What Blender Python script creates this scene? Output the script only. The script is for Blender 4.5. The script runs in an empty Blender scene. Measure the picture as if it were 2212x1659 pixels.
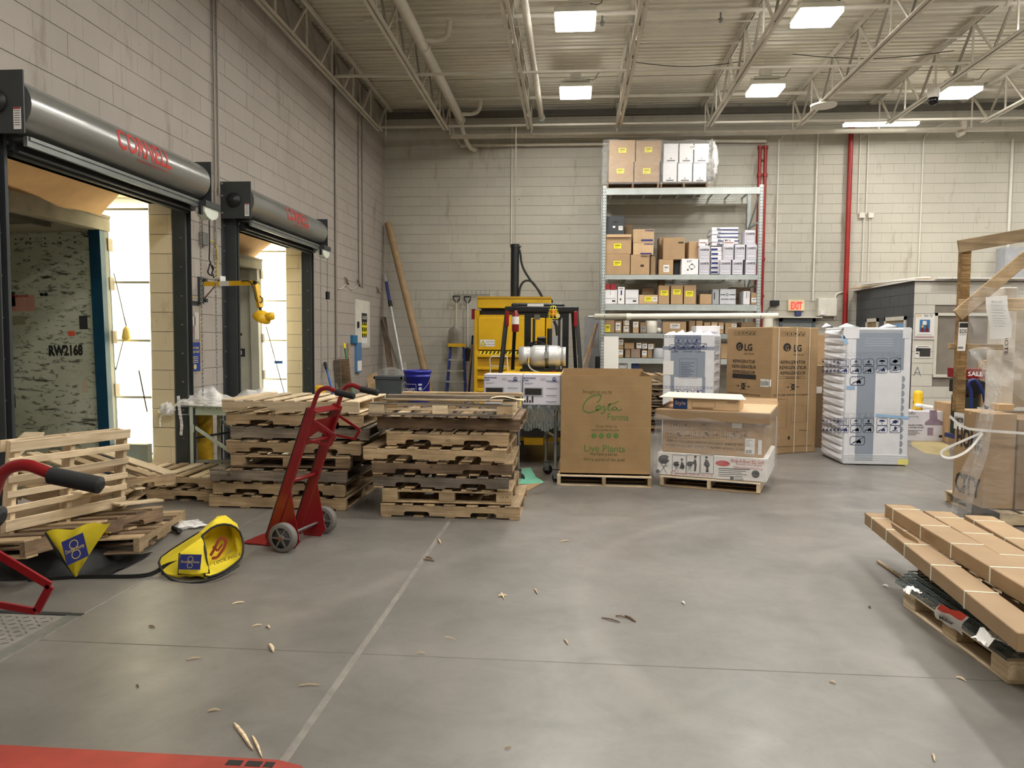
import bpy, bmesh, math, random
from mathutils import Vector, Matrix, Euler
random.seed(7)
rnd = random.random
def ru(a, b): return a + (b-a)*random.random()
SC = bpy.context.scene
COL = SC.collection

# ---------------------------------------------------------------- camera (solved from the building's own lines)
FPX, CX, CY, EYE = 1640.0, 1106.0, 829.5, 1.57
def _n(v): v = Vector(v); v.normalize(); return v
_dy = _n((134, 94.5, -FPX)); _up = _n((.0128, 1, 0)); _dz = _n(_up-_dy*_up.dot(_dy)); _dx = _dy.cross(_dz)
RW = Matrix((_dx, _dy, _dz))                      # camera axes -> world axes
EYEP = Vector((0, 0, EYE))
cam = bpy.data.objects.new('camera', bpy.data.cameras.new('camera')); COL.objects.link(cam)
cam.matrix_world = Matrix.Translation(EYEP) @ RW.to_4x4()
cam.data.sensor_fit = 'HORIZONTAL'; cam.data.sensor_width = 36; cam.data.lens = 36*FPX/2212
cam.data.clip_start = .05; cam.data.clip_end = 300
SC.camera = cam
SC.view_settings.view_transform = 'Standard'; SC.view_settings.look = 'None'
SC.view_settings.gamma = 1; SC.view_settings.use_curve_mapping = False
SC.view_settings.exposure = -0.14
def ray(u, v): return RW @ Vector(((u-CX)/FPX, -(v-CY)/FPX, -1))
def P(u, v, Y): r = ray(u, v); return EYEP + r*(Y/r.y)          # measured point on the plane y = Y
def XP(u, v, x): r = ray(u, v); return EYEP + r*(x/r.x)
def G(u, v, z=0): r = ray(u, v); return EYEP + r*((z-EYE)/r.z)
def px(p):
    c = RW.transposed() @ (Vector(p)-EYEP)
    return (CX+FPX*c.x/-c.z, CY-FPX*c.y/-c.z) if c.z < -.1 else (-9999, -9999)

# ---------------------------------------------------------------- world, sun, exposure
LAMP_W = 74.0
W = bpy.data.worlds.new('world'); SC.world = W; W.use_nodes = True
_b = W.node_tree.nodes['Background']; _b.inputs[0].default_value = (.78, .88, 1, 1); _b.inputs[1].default_value = 4.0
sun = bpy.data.objects.new('sun', bpy.data.lights.new('sun', 'SUN')); COL.objects.link(sun)
sun.data.energy = 60; sun.data.color = (1, .93, .80); sun.data.angle = .01
sun.rotation_euler = Vector((.10, -.36, -.92)).to_track_quat('-Z', 'Y').to_euler()

# ---------------------------------------------------------------- mesh builder
def rotz(a): return Matrix.Rotation(a, 3, 'Z')
class Face:                                       # a flat frame on a surface; decals are laid on it
    def __init__(s, O, U, V, eps=.0025):
        s.U = _n(U); s.V = _n(V); s.N = s.U.cross(s.V); s.O = Vector(O)+s.N*eps
    def pt(s, x, y): return s.O+s.U*x+s.V*y
    def at(s, u, v):
        r = ray(u, v); t = (s.O-EYEP).dot(s.N)/r.dot(s.N); p = EYEP+r*t-s.O
        return p.dot(s.U), p.dot(s.V)
_TX = {}
def glyphs(t, bold=0.0):
    k = (t, bold)
    if k not in _TX:
        c = bpy.data.curves.new('t', 'FONT'); c.body = t; c.size = 1; c.resolution_u = 2; c.offset = bold
        c.align_x = 'CENTER'
        o = bpy.data.objects.new('t', c); COL.objects.link(o)
        dg = bpy.context.evaluated_depsgraph_get()
        m = bpy.data.meshes.new_from_object(o.evaluated_get(dg))
        _TX[k] = ([tuple(v.co) for v in m.vertices], [tuple(p.vertices) for p in m.polygons])
        bpy.data.objects.remove(o); bpy.data.meshes.remove(m)
    return _TX[k]
class MB:
    def __init__(s): s.v = []; s.f = []; s.sm = []
    def add(s, vs, fs, smooth=False):
        k = len(s.v); s.v += [tuple(v) for v in vs]; s.f += [tuple(i+k for i in f) for f in fs]; s.sm += [smooth]*len(fs); return s
    def box(s, x0, x1, y0, y1, z0, z1, R=None, O=None):
        vs = [Vector((x, y, z)) for x in (x0, x1) for y in (y0, y1) for z in (z0, z1)]
        if R is not None:
            R3 = R if len(R) == 3 else R.to_3x3()
            vs = [R3 @ v for v in vs]
        if O is not None: vs = [v+Vector(O) for v in vs]
        return s.add(vs, [(0,1,3,2),(4,6,7,5),(0,4,5,1),(2,3,7,6),(0,2,6,4),(1,5,7,3)])
    def bar(s, a, b, w, h=None, up=(0,0,1)):      # rectangular bar from a to b
        a = Vector(a); b = Vector(b); h = h or w
        d = _n(b-a); up = Vector(up)
        if abs(d.dot(up)) > .98: up = Vector((1,0,0))
        l = _n(d.cross(up)); n = l.cross(d)
        vs = [p+l*(i*w/2)+n*(j*h/2) for p in (a, b) for i in (-1,1) for j in (-1,1)]
        return s.add(vs, [(0,1,3,2),(4,6,7,5),(0,4,5,1),(2,3,7,6),(0,2,6,4),(1,5,7,3)])
    def ring(s, c, u, w, r, seg): return [Vector(c)+u*(r*math.cos(2*math.pi*k/seg))+w*(r*math.sin(2*math.pi*k/seg)) for k in range(seg)]
    def cyl(s, a, b, r, seg=12, r2=None, caps=True):
        a = Vector(a); b = Vector(b); d = _n(b-a); r2 = r if r2 is None else r2
        u = _n(d.cross(Vector((0,0,1)) if abs(d.z) < .9 else Vector((1,0,0)))); w = d.cross(u)
        vs = s.ring(a, u, w, r, seg)+s.ring(b, u, w, r2, seg)
        s.add(vs, [(k, (k+1) % seg, seg+(k+1) % seg, seg+k) for k in range(seg)], True)
        if caps: s.add(vs, [tuple(range(seg-1, -1, -1)), tuple(range(seg, 2*seg))])
        return s
    def lathe(s, c, d, prof, seg=20, caps=True):             # prof: list of (distance along d, radius)
        c = Vector(c); d = _n(d); u = _n(d.cross(Vector((0,0,1)) if abs(d.z) < .9 else Vector((1,0,0)))); w = d.cross(u)
        vs = []
        for t, r in prof: vs += s.ring(c+d*t, u, w, max(r, 1e-4), seg)
        n = len(prof)
        s.add(vs, [(i*seg+k, i*seg+(k+1) % seg, (i+1)*seg+(k+1) % seg, (i+1)*seg+k) for i in range(n-1) for k in range(seg)], True)
        if caps: s.add(vs, [tuple(range(seg-1, -1, -1)), tuple(range((n-1)*seg, n*seg))])
        return s
    def tube(s, pts, r, seg=8, smooth=0, flat=None):   # swept round (or flat w,h) tube
        pts = [Vector(p) for p in pts]
        for _ in range(smooth):
            q = [pts[0]]
            for a, b in zip(pts, pts[1:]): q += [a*.75+b*.25, a*.25+b*.75]
            pts = q+[pts[-1]]
        n = len(pts); vs = []; pu = None
        for i, p in enumerate(pts):
            d = _n(pts[min(i+1, n-1)]-pts[max(i-1, 0)])
            if pu is None: pu = _n(d.cross(Vector((0,0,1)) if abs(d.z) < .9 else Vector((1,0,0))))
            u = pu-d*pu.dot(d)
            u = _n(u) if u.length > 1e-5 else pu
            pu = u; w = d.cross(u)
            if flat: vs += [p+u*(i2*flat[0]/2)+w*(j2*flat[1]/2) for i2, j2 in ((-1,-1),(1,-1),(1,1),(-1,1))]
            else: vs += s.ring(p, u, w, r, seg)
        sg = 4 if flat else seg
        s.add(vs, [(i*sg+k, i*sg+(k+1) % sg, (i+1)*sg+(k+1) % sg, (i+1)*sg+k) for i in range(n-1) for k in range(sg)], not flat)
        s.add(vs, [tuple(range(sg-1, -1, -1)), tuple(range((n-1)*sg, n*sg))]); return s
    def prism(s, poly, O, U, V, t):               # 2-D outline in frame (O,U,V), thickness t along UxV
        U = Vector(U); V = Vector(V); N = _n(U.cross(V))*t; O = Vector(O); n = len(poly)
        a = [O+U*x+V*y for x, y in poly]; b = [p+N for p in a]
        return s.add(a+b, [tuple(range(n-1, -1, -1)), tuple(range(n, 2*n))]+[(k, (k+1) % n, n+(k+1) % n, n+k) for k in range(n)])
    def grid(s, fn, nu, nv, smooth=True):
        vs = [fn(i/nu, j/nv) for i in range(nu+1) for j in range(nv+1)]
        return s.add(vs, [(i*(nv+1)+j, (i+1)*(nv+1)+j, (i+1)*(nv+1)+j+1, i*(nv+1)+j+1) for i in range(nu) for j in range(nv)], smooth)
    def ball(s, c, r, sx=1, sy=1, sz=1, n=10):
        c = Vector(c)
        return s.grid(lambda a, b: c+Vector((r*sx*math.cos(2*math.pi*a)*math.sin(math.pi*b), r*sy*math.sin(2*math.pi*a)*math.sin(math.pi*b), -r*sz*math.cos(math.pi*b))), n, n//2+1)
    # decals
    def q2(s, F, x0, y0, x1, y1): return s.add([F.pt(x0,y0), F.pt(x1,y0), F.pt(x1,y1), F.pt(x0,y1)], [(0,1,2,3)])
    def p2(s, F, pts): return s.add([F.pt(*p) for p in pts], [tuple(range(len(pts)))])
    def l2(s, F, a, b, t):
        dx, dy = b[0]-a[0], b[1]-a[1]; L = math.hypot(dx, dy) or 1; nx, ny = -dy/L*t/2, dx/L*t/2
        return s.p2(F, [(a[0]+nx,a[1]+ny),(a[0]-nx,a[1]-ny),(b[0]-nx,b[1]-ny),(b[0]+nx,b[1]+ny)])
    def pl2(s, F, pts, t, close=False):
        pts = list(pts)+([pts[0]] if close else [])
        for a, b in zip(pts, pts[1:]): s.l2(F, a, b, t)
        return s
    def r2(s, F, x0, y0, x1, y1, t): return s.pl2(F, [(x0,y0),(x1,y0),(x1,y1),(x0,y1)], t, True)
    def c2(s, F, cx, cy, r, n=20, ry=None): return s.p2(F, [(cx+r*math.cos(2*math.pi*k/n), cy+(ry or r)*math.sin(2*math.pi*k/n)) for k in range(n)])
    def o2(s, F, cx, cy, r, t, n=20, a0=0, a1=6.2832, ry=None): return s.pl2(F, [(cx+r*math.cos(a0+(a1-a0)*k/n), cy+(ry or r)*math.sin(a0+(a1-a0)*k/n)) for k in range(n+1)], t)
    def t2(s, F, t, h, x, y, sx=1.0, bold=0.0, w=None):       # text: cap height h, centred at x, baseline y, or fitted to width w
        vs, fs = glyphs(t, bold); k = h/.70
        if w and vs:
            xs = [p[0] for p in vs]; sx = w/((max(xs)-min(xs))*k)
        return s.add([F.pt(x+p[0]*k*sx, y+p[1]*k) for p in vs], fs)
    def build(s, name, mat, parent=None, bev=0, world=True, **kw):
        me = bpy.data.meshes.new(name)
        M = WM.get(parent.name) if (parent is not None and world) else None
        vs = s.v
        if M is not None:
            Mi = M.inverted(); vs = [tuple(Mi @ Vector(v)) for v in vs]
        me.from_pydata(vs, [], s.f)
        if any(s.sm): me.polygons.foreach_set('use_smooth', s.sm)
        if bev:
            bm = bmesh.new(); bm.from_mesh(me)
            bmesh.ops.bevel(bm, geom=bm.edges[:], offset=bev, segments=1, affect='EDGES', clamp_overlap=True); bm.to_mesh(me); bm.free()
        me.validate(); me.update()
        if mat: me.materials.append(mat)
        return link(name, me, parent, **kw)
WM = {}                                           # world matrix of every thing, for its parts
def link(name, me, parent=None, loc=None, rot=None, **kw):
    o = bpy.data.objects.new(name, me); COL.objects.link(o)
    if parent is not None:
        o.parent = parent
        if parent.name in WM: WM[o.name] = WM[parent.name]
    if loc is not None: o.location = loc
    if rot is not None: o.rotation_euler = rot
    for k, v in kw.items():
        if v is not None: o[k] = v
    return o
def thing(name, label, cat, loc=(0,0,0), rz=0, group=None, M=None):
    o = bpy.data.objects.new(name, None); COL.objects.link(o); o.empty_display_size = .1
    m = M if M is not None else Matrix.Translation(loc) @ Matrix.Rotation(rz, 4, 'Z')
    o.matrix_world = m; WM[o.name] = m.copy()
    o['label'] = label; o['category'] = cat
    if group: o['group'] = group
    return o
def solo(mb, name, mat, label, cat, group=None, kind=None, bev=0):      # a thing that is one mesh; origin at its base
    n = len(mb.v); c = Vector((sum(v[0] for v in mb.v)/n, sum(v[1] for v in mb.v)/n, min(v[2] for v in mb.v)))
    mb.v = [tuple(Vector(v)-c) for v in mb.v]
    o = mb.build(name, mat, None, bev=bev, label=label, category=cat, group=group, kind=kind); o.location = c
    WM[o.name] = Matrix.Translation(c); return o
def struct(mb, name, mat): return mb.build(name, mat, None, kind='structure')
def copy_tree(o, M, label, group=None, name=None):
    r = o.copy(); COL.objects.link(r); r.matrix_world = M; r['label'] = label
    WM[r.name] = M.copy()
    if group: r['group'] = group
    for ch in KIDS(o):
        c = ch.copy(); COL.objects.link(c); c.parent = r; WM[c.name] = M.copy()
        for g in KIDS(ch): d = g.copy(); COL.objects.link(d); d.parent = c
    return r
def KIDS(o): return [c for c in bpy.data.objects if c.parent == o]
def frame(O, X, Y):                               # matrix from origin, x direction, rough y direction
    X = _n(X); Z = _n(X.cross(Vector(Y))); Yv = Z.cross(X); O = Vector(O)
    return Matrix(((X.x,Yv.x,Z.x,O.x),(X.y,Yv.y,Z.y,O.y),(X.z,Yv.z,Z.z,O.z),(0,0,0,1)))

# ---------------------------------------------------------------- materials
def srgb(r, g, b):
    f = lambda c: (c/12.92 if c <= .04045 else ((c+.055)/1.055)**2.4)
    return (f(r/255), f(g/255), f(b/255), 1)
def newmat(name):
    m = bpy.data.materials.new(name); m.use_nodes = True; nt = m.node_tree
    return m, nt, nt.nodes, nt.links, nt.nodes['Principled BSDF']
def mixc(N, L, fac, a, b, mode='MIX'):
    x = N.new('ShaderNodeMix'); x.data_type = 'RGBA'; x.blend_type = mode
    for sock, val in ((0, fac), (6, a), (7, b)):
        if hasattr(val, 'is_output'): L.new(val, x.inputs[sock])
        else: x.inputs[sock].default_value = val
    return x.outputs[2]
def noise(N, L, vec, scale, detail=3, rough=.55, dist=0):
    n = N.new('ShaderNodeTexNoise'); n.inputs['Scale'].default_value = scale; n.inputs['Detail'].default_value = detail
    n.inputs['Roughness'].default_value = rough; n.inputs['Distortion'].default_value = dist
    if vec is not None: L.new(vec, n.inputs['Vector'])
    return n.outputs['Fac']
def ramp(N, L, fac, stops):
    r = N.new('ShaderNodeValToRGB'); e = r.color_ramp.elements
    while len(e) < len(stops): e.new(.5)
    for i, (p, c) in enumerate(stops): e[i].position = p; e[i].color = c if len(c) == 4 else (*c, 1)
    L.new(fac, r.inputs[0]); return r.outputs[0]
def coords(N, L, kind='Object', scale=None):
    t = N.new('ShaderNodeTexCoord').outputs['Object'] if kind == 'Object' else N.new('ShaderNodeNewGeometry').outputs['Position']
    if scale:
        m = N.new('ShaderNodeMapping'); m.inputs['Scale'].default_value = scale; L.new(t, m.inputs[0]); t = m.outputs[0]
    return t
def bump(N, L, B, h, strength=.2, dist=.01):
    b = N.new('ShaderNodeBump'); b.inputs['Strength'].default_value = strength; b.inputs['Distance'].default_value = dist
    L.new(h, b.inputs['Height']); L.new(b.outputs[0], B.inputs['Normal'])
def dark(c, k): return (c[0]*k, c[1]*k, c[2]*k, 1)
_MC = {}
def M(rgb, rough=.55, metal=0, var=.18, scale=6, bmp=.05, spec=.5, kind='Object', name=None):
    key = (rgb, rough, metal, var, scale)
    if key in _MC: return _MC[key]
    m, nt, N, L, B = newmat(name or 'paint_%d_%d_%d' % rgb); c = srgb(*rgb)
    co = coords(N, L, kind); f = noise(N, L, co, scale, 4); f2 = noise(N, L, co, scale*9, 2)
    g = ramp(N, L, f, [(.3, (1-var,)*3), (.7, (1+var*.3,)*3)])
    L.new(mixc(N, L, 1, c, g, 'MULTIPLY'), B.inputs['Base Color'])
    B.inputs['Roughness'].default_value = rough; B.inputs['Metallic'].default_value = metal
    B.inputs['Specular IOR Level'].default_value = spec
    if bmp: bump(N, L, B, f2, bmp, .004)
    _MC[key] = m; return m
def emit(name, rgb, s):
    m, nt, N, L, B = newmat(name); B.inputs['Base Color'].default_value = srgb(*rgb)
    B.inputs['Emission Color'].default_value = srgb(*rgb); B.inputs['Emission Strength'].default_value = s; return m
def wood(name, a, b, grain=1.0, stain=.25):
    m, nt, N, L, B = newmat(name); A = srgb(*a); Bc = srgb(*b)
    oi = N.new('ShaderNodeObjectInfo'); t = N.new('ShaderNodeTexCoord').outputs['Object']
    ad = N.new('ShaderNodeVectorMath'); ad.operation = 'MULTIPLY_ADD'
    cb = N.new('ShaderNodeCombineXYZ'); L.new(oi.outputs['Random'], cb.inputs[0]); L.new(oi.outputs['Random'], cb.inputs[1]); L.new(oi.outputs['Random'], cb.inputs[2])
    L.new(cb.outputs[0], ad.inputs[0]); ad.inputs[1].default_value = (31, 17, 23); L.new(t, ad.inputs[2])
    mp = N.new('ShaderNodeMapping'); mp.inputs['Scale'].default_value = (1.3, 22, 22); L.new(ad.outputs[0], mp.inputs[0])
    f = noise(N, L, mp.outputs[0], 1.2, 5, .6, 1.5)
    g = ramp(N, L, f, [(.32, dark(A, .72)), (.5, A), (.68, Bc)])
    f2 = noise(N, L, ad.outputs[0], 3.5, 3)
    g = mixc(N, L, 1, g, ramp(N, L, f2, [(.35, (1-stain,)*3), (.62, (1.05,)*3)]), 'MULTIPLY')
    rv = N.new('ShaderNodeMapRange'); rv.inputs[3].default_value = .72; rv.inputs[4].default_value = 1.18; L.new(oi.outputs['Random'], rv.inputs[0])
    g = mixc(N, L, 1, g, rv.outputs[0], 'MULTIPLY')
    vo = N.new('ShaderNodeTexVoronoi'); vo.inputs['Scale'].default_value = 3.1; L.new(ad.outputs[0], vo.inputs['Vector'])
    kn = ramp(N, L, vo.outputs['Distance'], [(.03, (.35, .25, .18)), (.075, (1, 1, 1))])
    g = mixc(N, L, .8, g, kn, 'MULTIPLY')
    L.new(g, B.inputs['Base Color']); B.inputs['Roughness'].default_value = .72; bump(N, L, B, f, .25, .003); return m
def kraft(name, rgb, var=.1):
    m, nt, N, L, B = newmat(name); c = srgb(*rgb); co = coords(N, L)
    oi = N.new('ShaderNodeObjectInfo')
    g = mixc(N, L, 1, c, ramp(N, L, noise(N, L, co, 5, 4), [(.3, (1-var,)*3), (.7, (1.05,)*3)]), 'MULTIPLY')
    rv = N.new('ShaderNodeMapRange'); rv.inputs[3].default_value = .88; rv.inputs[4].default_value = 1.1; L.new(oi.outputs['Random'], rv.inputs[0])
    g = mixc(N, L, 1, g, rv.outputs[0], 'MULTIPLY')
    mp = N.new('ShaderNodeMapping'); mp.inputs['Scale'].default_value = (1, 1, 160); L.new(co, mp.inputs[0])
    fl = noise(N, L, mp.outputs[0], 1, 1)
    g = mixc(N, L, .12, g, fl, 'OVERLAY')
    L.new(g, B.inputs['Base Color']); B.inputs['Roughness'].default_value = .68; bump(N, L, B, fl, .06, .002); return m
def film(name, rgb, alpha, rough=.18, scale=9, st=.6):
    m, nt, N, L, B = newmat(name); B.inputs['Base Color'].default_value = srgb(*rgb)
    mp = coords(N, L, 'Object', (1, 1, 3.2)); f = noise(N, L, mp, scale, 6, .62, 1.2)
    B.inputs['Roughness'].default_value = rough
    L.new(ramp(N, L, f, [(.3, (alpha*.45,)*3), (.62, (min(1, alpha*1.7),)*3)]), B.inputs['Alpha'])
    bump(N, L, B, f, st, .02); return m

PINE = wood('fresh_pine', (216, 194, 160), (228, 208, 178), stain=.12)
OLD = wood('aged_pine', (176, 150, 114), (196, 172, 138), stain=.3)
BROWNW = wood('brown_wood', (126, 102, 78), (154, 130, 102), stain=.4)
GREYW = wood('grey_wood', (120, 108, 94), (150, 138, 122), stain=.35)
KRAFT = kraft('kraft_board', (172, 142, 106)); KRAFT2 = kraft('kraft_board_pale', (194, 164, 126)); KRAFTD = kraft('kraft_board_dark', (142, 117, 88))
WHITEB = kraft('white_board', (226, 224, 226), .04); INK = M((38, 34, 30), .7, var=.3); PAPER = M((232, 230, 226), .6, var=.05)
YELL = M((232, 220, 40), .6, var=.05); NAVY = M((28, 38, 110), .6, var=.1); FILM = film('stretch_film', (225, 226, 226), .11, .14, 7, .5)
FILMW = film('cloudy_film', (248, 246, 244), .72, .3, 8, .35)
BLACKM = M((26, 26, 28), .5, var=.2); RED = M((128, 20, 26), .28, var=.15, scale=3); RUBBER = M((30, 30, 31), .7, var=.2)
GALV = M((172, 176, 172), .38, .75, var=.2, scale=14); STEEL = M((140, 142, 142), .4, .8, var=.25)
RACKM = M((178, 184, 182), .45, .15, var=.12); SAFE = M((236, 186, 24), .45, var=.22, scale=4); DGREY = M((62, 64, 66), .5, .3, var=.2)
WHITEP = M((216, 212, 200), .5, var=.1); REDP = M((150, 30, 24), .4, var=.15)
# ================================================================ THE SETTING
def wall_mat(name, rgb, var=.10):
    m, nt, N, L, B = newmat(name); c = srgb(*rgb); co = coords(N, L, 'Position')
    oi = N.new('ShaderNodeObjectInfo')
    f = noise(N, L, co, .7, 5, .6); g = mixc(N, L, 1, c, ramp(N, L, f, [(.3, (1-var,)*3), (.65, (1.03,)*3)]), 'MULTIPLY')
    s = coords(N, L, 'Position', (2.2, 2.2, .5)); d = noise(N, L, s, 1.6, 6, .7)
    g = mixc(N, L, 1, g, ramp(N, L, d, [(.30, (.72, .68, .62)), (.42, (1, 1, 1))]), 'MULTIPLY')
    sp = noise(N, L, co, 14, 2, .6); g = mixc(N, L, 1, g, ramp(N, L, sp, [(.20, (.45, .42, .38)), (.27, (1, 1, 1))]), 'MULTIPLY')
    rv = N.new('ShaderNodeMapRange'); rv.inputs[3].default_value = .965; rv.inputs[4].default_value = 1.03; L.new(oi.outputs['Random'], rv.inputs[0])
    g = mixc(N, L, 1, g, rv.outputs[0], 'MULTIPLY')
    L.new(g, B.inputs['Base Color']); B.inputs['Roughness'].default_value = .6
    bump(N, L, B, noise(N, L, co, 55, 4, .7), .35, .006); return m
WALL = wall_mat('painted_block', (166, 158, 149)); WALLB = wall_mat('painted_block_back', (182, 178, 165)); CREAM = wall_mat('cream_block', (228, 213, 180), .06)
SLATE = wall_mat('slate_paint', (78, 82, 84), .06); OFFW = wall_mat('office_block', (206, 202, 192), .06)
MORTAR = M((138, 130, 120), .9, var=.15); CEILM = M((226, 221, 204), .5, var=.1, scale=1.2, kind='Position')
WX, BY, CZ = -4.19, 16.6, 6.56                     # left wall x, back wall y, deck height
X1, Y0 = 14.0, -5.0

# floor: slabs with filled joints
def floor_mat():
    m, nt, N, L, B = newmat('concrete'); co = coords(N, L, 'Position')
    f = noise(N, L, co, .55, 6, .6, .4); g = ramp(N, L, f, [(.28, srgb(96, 93, 89)), (.5, srgb(117, 113, 108)), (.72, srgb(129, 124, 118))])
    f2 = noise(N, L, co, 3.3, 7, .7, 1.0); g = mixc(N, L, 1, g, ramp(N, L, f2, [(.25, (.80, .80, .80)), (.6, (1.04, 1.04, 1.04))]), 'MULTIPLY')
    # drag marks and scuffs
    s = coords(N, L, 'Position', (9, 1.1, 1)); d = noise(N, L, s, 1.4, 7, .75, 1.5)
    g = mixc(N, L, 1, g, ramp(N, L, d, [(.27, (.92, .92, .92)), (.42, (1, 1, 1))]), 'MULTIPLY')
    s = coords(N, L, 'Position', (1.2, 7, 1)); d = noise(N, L, s, 1.2, 7, .75, 2.5)
    g = mixc(N, L, 1, g, ramp(N, L, d, [(.60, (1, 1, 1)), (.75, (1.16, 1.15, 1.14))]), 'MULTIPLY')
    # worn turning circle left by the truck tyres
    for (cx_, cy_, r_, w_, lo) in ((2.74, 4.59, 2.69, .10, 1.20), (5.24, .97, 7.46, .13, 1.16), (3.3, 4.4, 1.9, .10, 1.12), (1.7, 6.6, 2.3, .12, .90), (-.3, 4.6, 1.6, .07, .92)):
        sub = N.new('ShaderNodeVectorMath'); sub.operation = 'SUBTRACT'; L.new(co, sub.inputs[0]); sub.inputs[1].default_value = (cx_, cy_, 0)
        ln = N.new('ShaderNodeVectorMath'); ln.operation = 'LENGTH'; L.new(sub.outputs[0], ln.inputs[0])
        ab = N.new('ShaderNodeMath'); ab.operation = 'SUBTRACT'; L.new(ln.outputs['Value'], ab.inputs[0]); ab.inputs[1].default_value = r_
        a2 = N.new('ShaderNodeMath'); a2.operation = 'ABSOLUTE'; L.new(ab.outputs[0], a2.inputs[0])
        mr = N.new('ShaderNodeMapRange'); mr.inputs[1].default_value = 0; mr.inputs[2].default_value = w_; mr.inputs[3].default_value = 1; mr.inputs[4].default_value = 0; L.new(a2.outputs[0], mr.inputs[0])
        mu = N.new('ShaderNodeMath'); mu.operation = 'MULTIPLY'; L.new(mr.outputs[0], mu.inputs[0]); L.new(ramp(N, L, noise(N, L, co, .8, 3), [(.36, (0,)*3), (.5, (1,)*3)]), mu.inputs[1])
        g = mixc(N, L, mu.outputs[0], g, mixc(N, L, 1, g, (lo, lo, lo*.99, 1), 'MULTIPLY'))
    sp = noise(N, L, co, 30, 2, .5); g = mixc(N, L, 1, g, ramp(N, L, sp, [(.19, (.5, .48, .46)), (.25, (1, 1, 1))]), 'MULTIPLY')
    L.new(g, B.inputs['Base Color'])
    r1 = noise(N, L, co, 2.2, 6, .7, .6)
    L.new(ramp(N, L, r1, [(.3, (.32,)*3), (.7, (.46,)*3)]), B.inputs['Roughness']); B.inputs['Specular IOR Level'].default_value = .65; bump(N, L, B, noise(N, L, co, 9, 6, .7), .10, .006)
    return m
CONC = floor_mat(); JOINT = M((132, 127, 119), .8, var=.3, scale=9, kind='Position')
fl = MB().box(WX-.3, X1, Y0, BY+.3, -.2, -.003).build('floor', JOINT, kind='structure')
jx, jx2, jy = -1.055, -2.745, 3.63
def slab(x0, x1, y0, y1): MB().box(x0, x1, y0, y1, -.19, 0).build('slab', CONC, fl, bev=.002)
slab(jx2+.006, jx-.016, jy+.004, BY); slab(jx+.016, 4.2, jy+.004, BY); slab(4.212, X1, jy+.004, BY)
slab(WX-.3, jx2-.006, 4.02, BY); slab(jx2+.006, jx-.016, Y0, jy-.004); slab(jx+.016, 4.2, Y0, jy-.004); slab(4.212, X1, Y0, jy-.004)
slab(WX-.3, jx2-.006, Y0, 1.9)
# dock leveller let into the floor in front of the first door
lv = thing('dock_leveler', 'grey tread-plate dock leveler let into the floor at bottom left', 'dock leveler', (-3.5, 3, 0))
tp = MB().box(WX, -2.83, 1.95, 3.96, -.03, -.004)
for i in range(26):
    for j in range(40):
        x = WX+.03+i*.051; y = 1.98+j*.05
        tp.bar((x-.012, y-.01, -.003), (x+.012, y+.01, -.003), .006, .004) if (i+j) % 2 else tp.bar((x-.012, y+.01, -.003), (x+.012, y-.01, -.003), .006, .004)
TREAD = M((104, 110, 112), .4, .6, var=.25); tp.build('tread_plate', TREAD, lv)
MB().box(-2.83, -2.752, 1.9, 4.02, -.05, .001).build('frame_angle', GALV, lv); MB().box(WX, -2.75, 3.975, 4.015, -.05, .002).build('frame_angle', DGREY, lv)

# ceiling: ribbed steel deck
cb = MB(); y = Y0; prof = []
while y < BY:
    prof += [(y, CZ), (y+.085, CZ), (y+.10, CZ+.045), (y+.14, CZ+.045)]; y += .155
cb.add([(x, yy, zz) for (yy, zz) in prof for x in (WX-.3, X1)], [(2*i, 2*i+1, 2*i+3, 2*i+2) for i in range(len(prof)-1)])
cb.box(WX-.3, X1, Y0, BY+.3, CZ+.06, CZ+.2)
struct(cb, 'ceiling', CEILM)
# deck sheet laps
for yy in (7.9, 9.9, 11.9, 13.2, 14.8):
    MB().box(WX, X1, yy, yy+.05, CZ-.012, CZ-.001).build('trim_1', CEILM, kind='structure')

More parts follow.
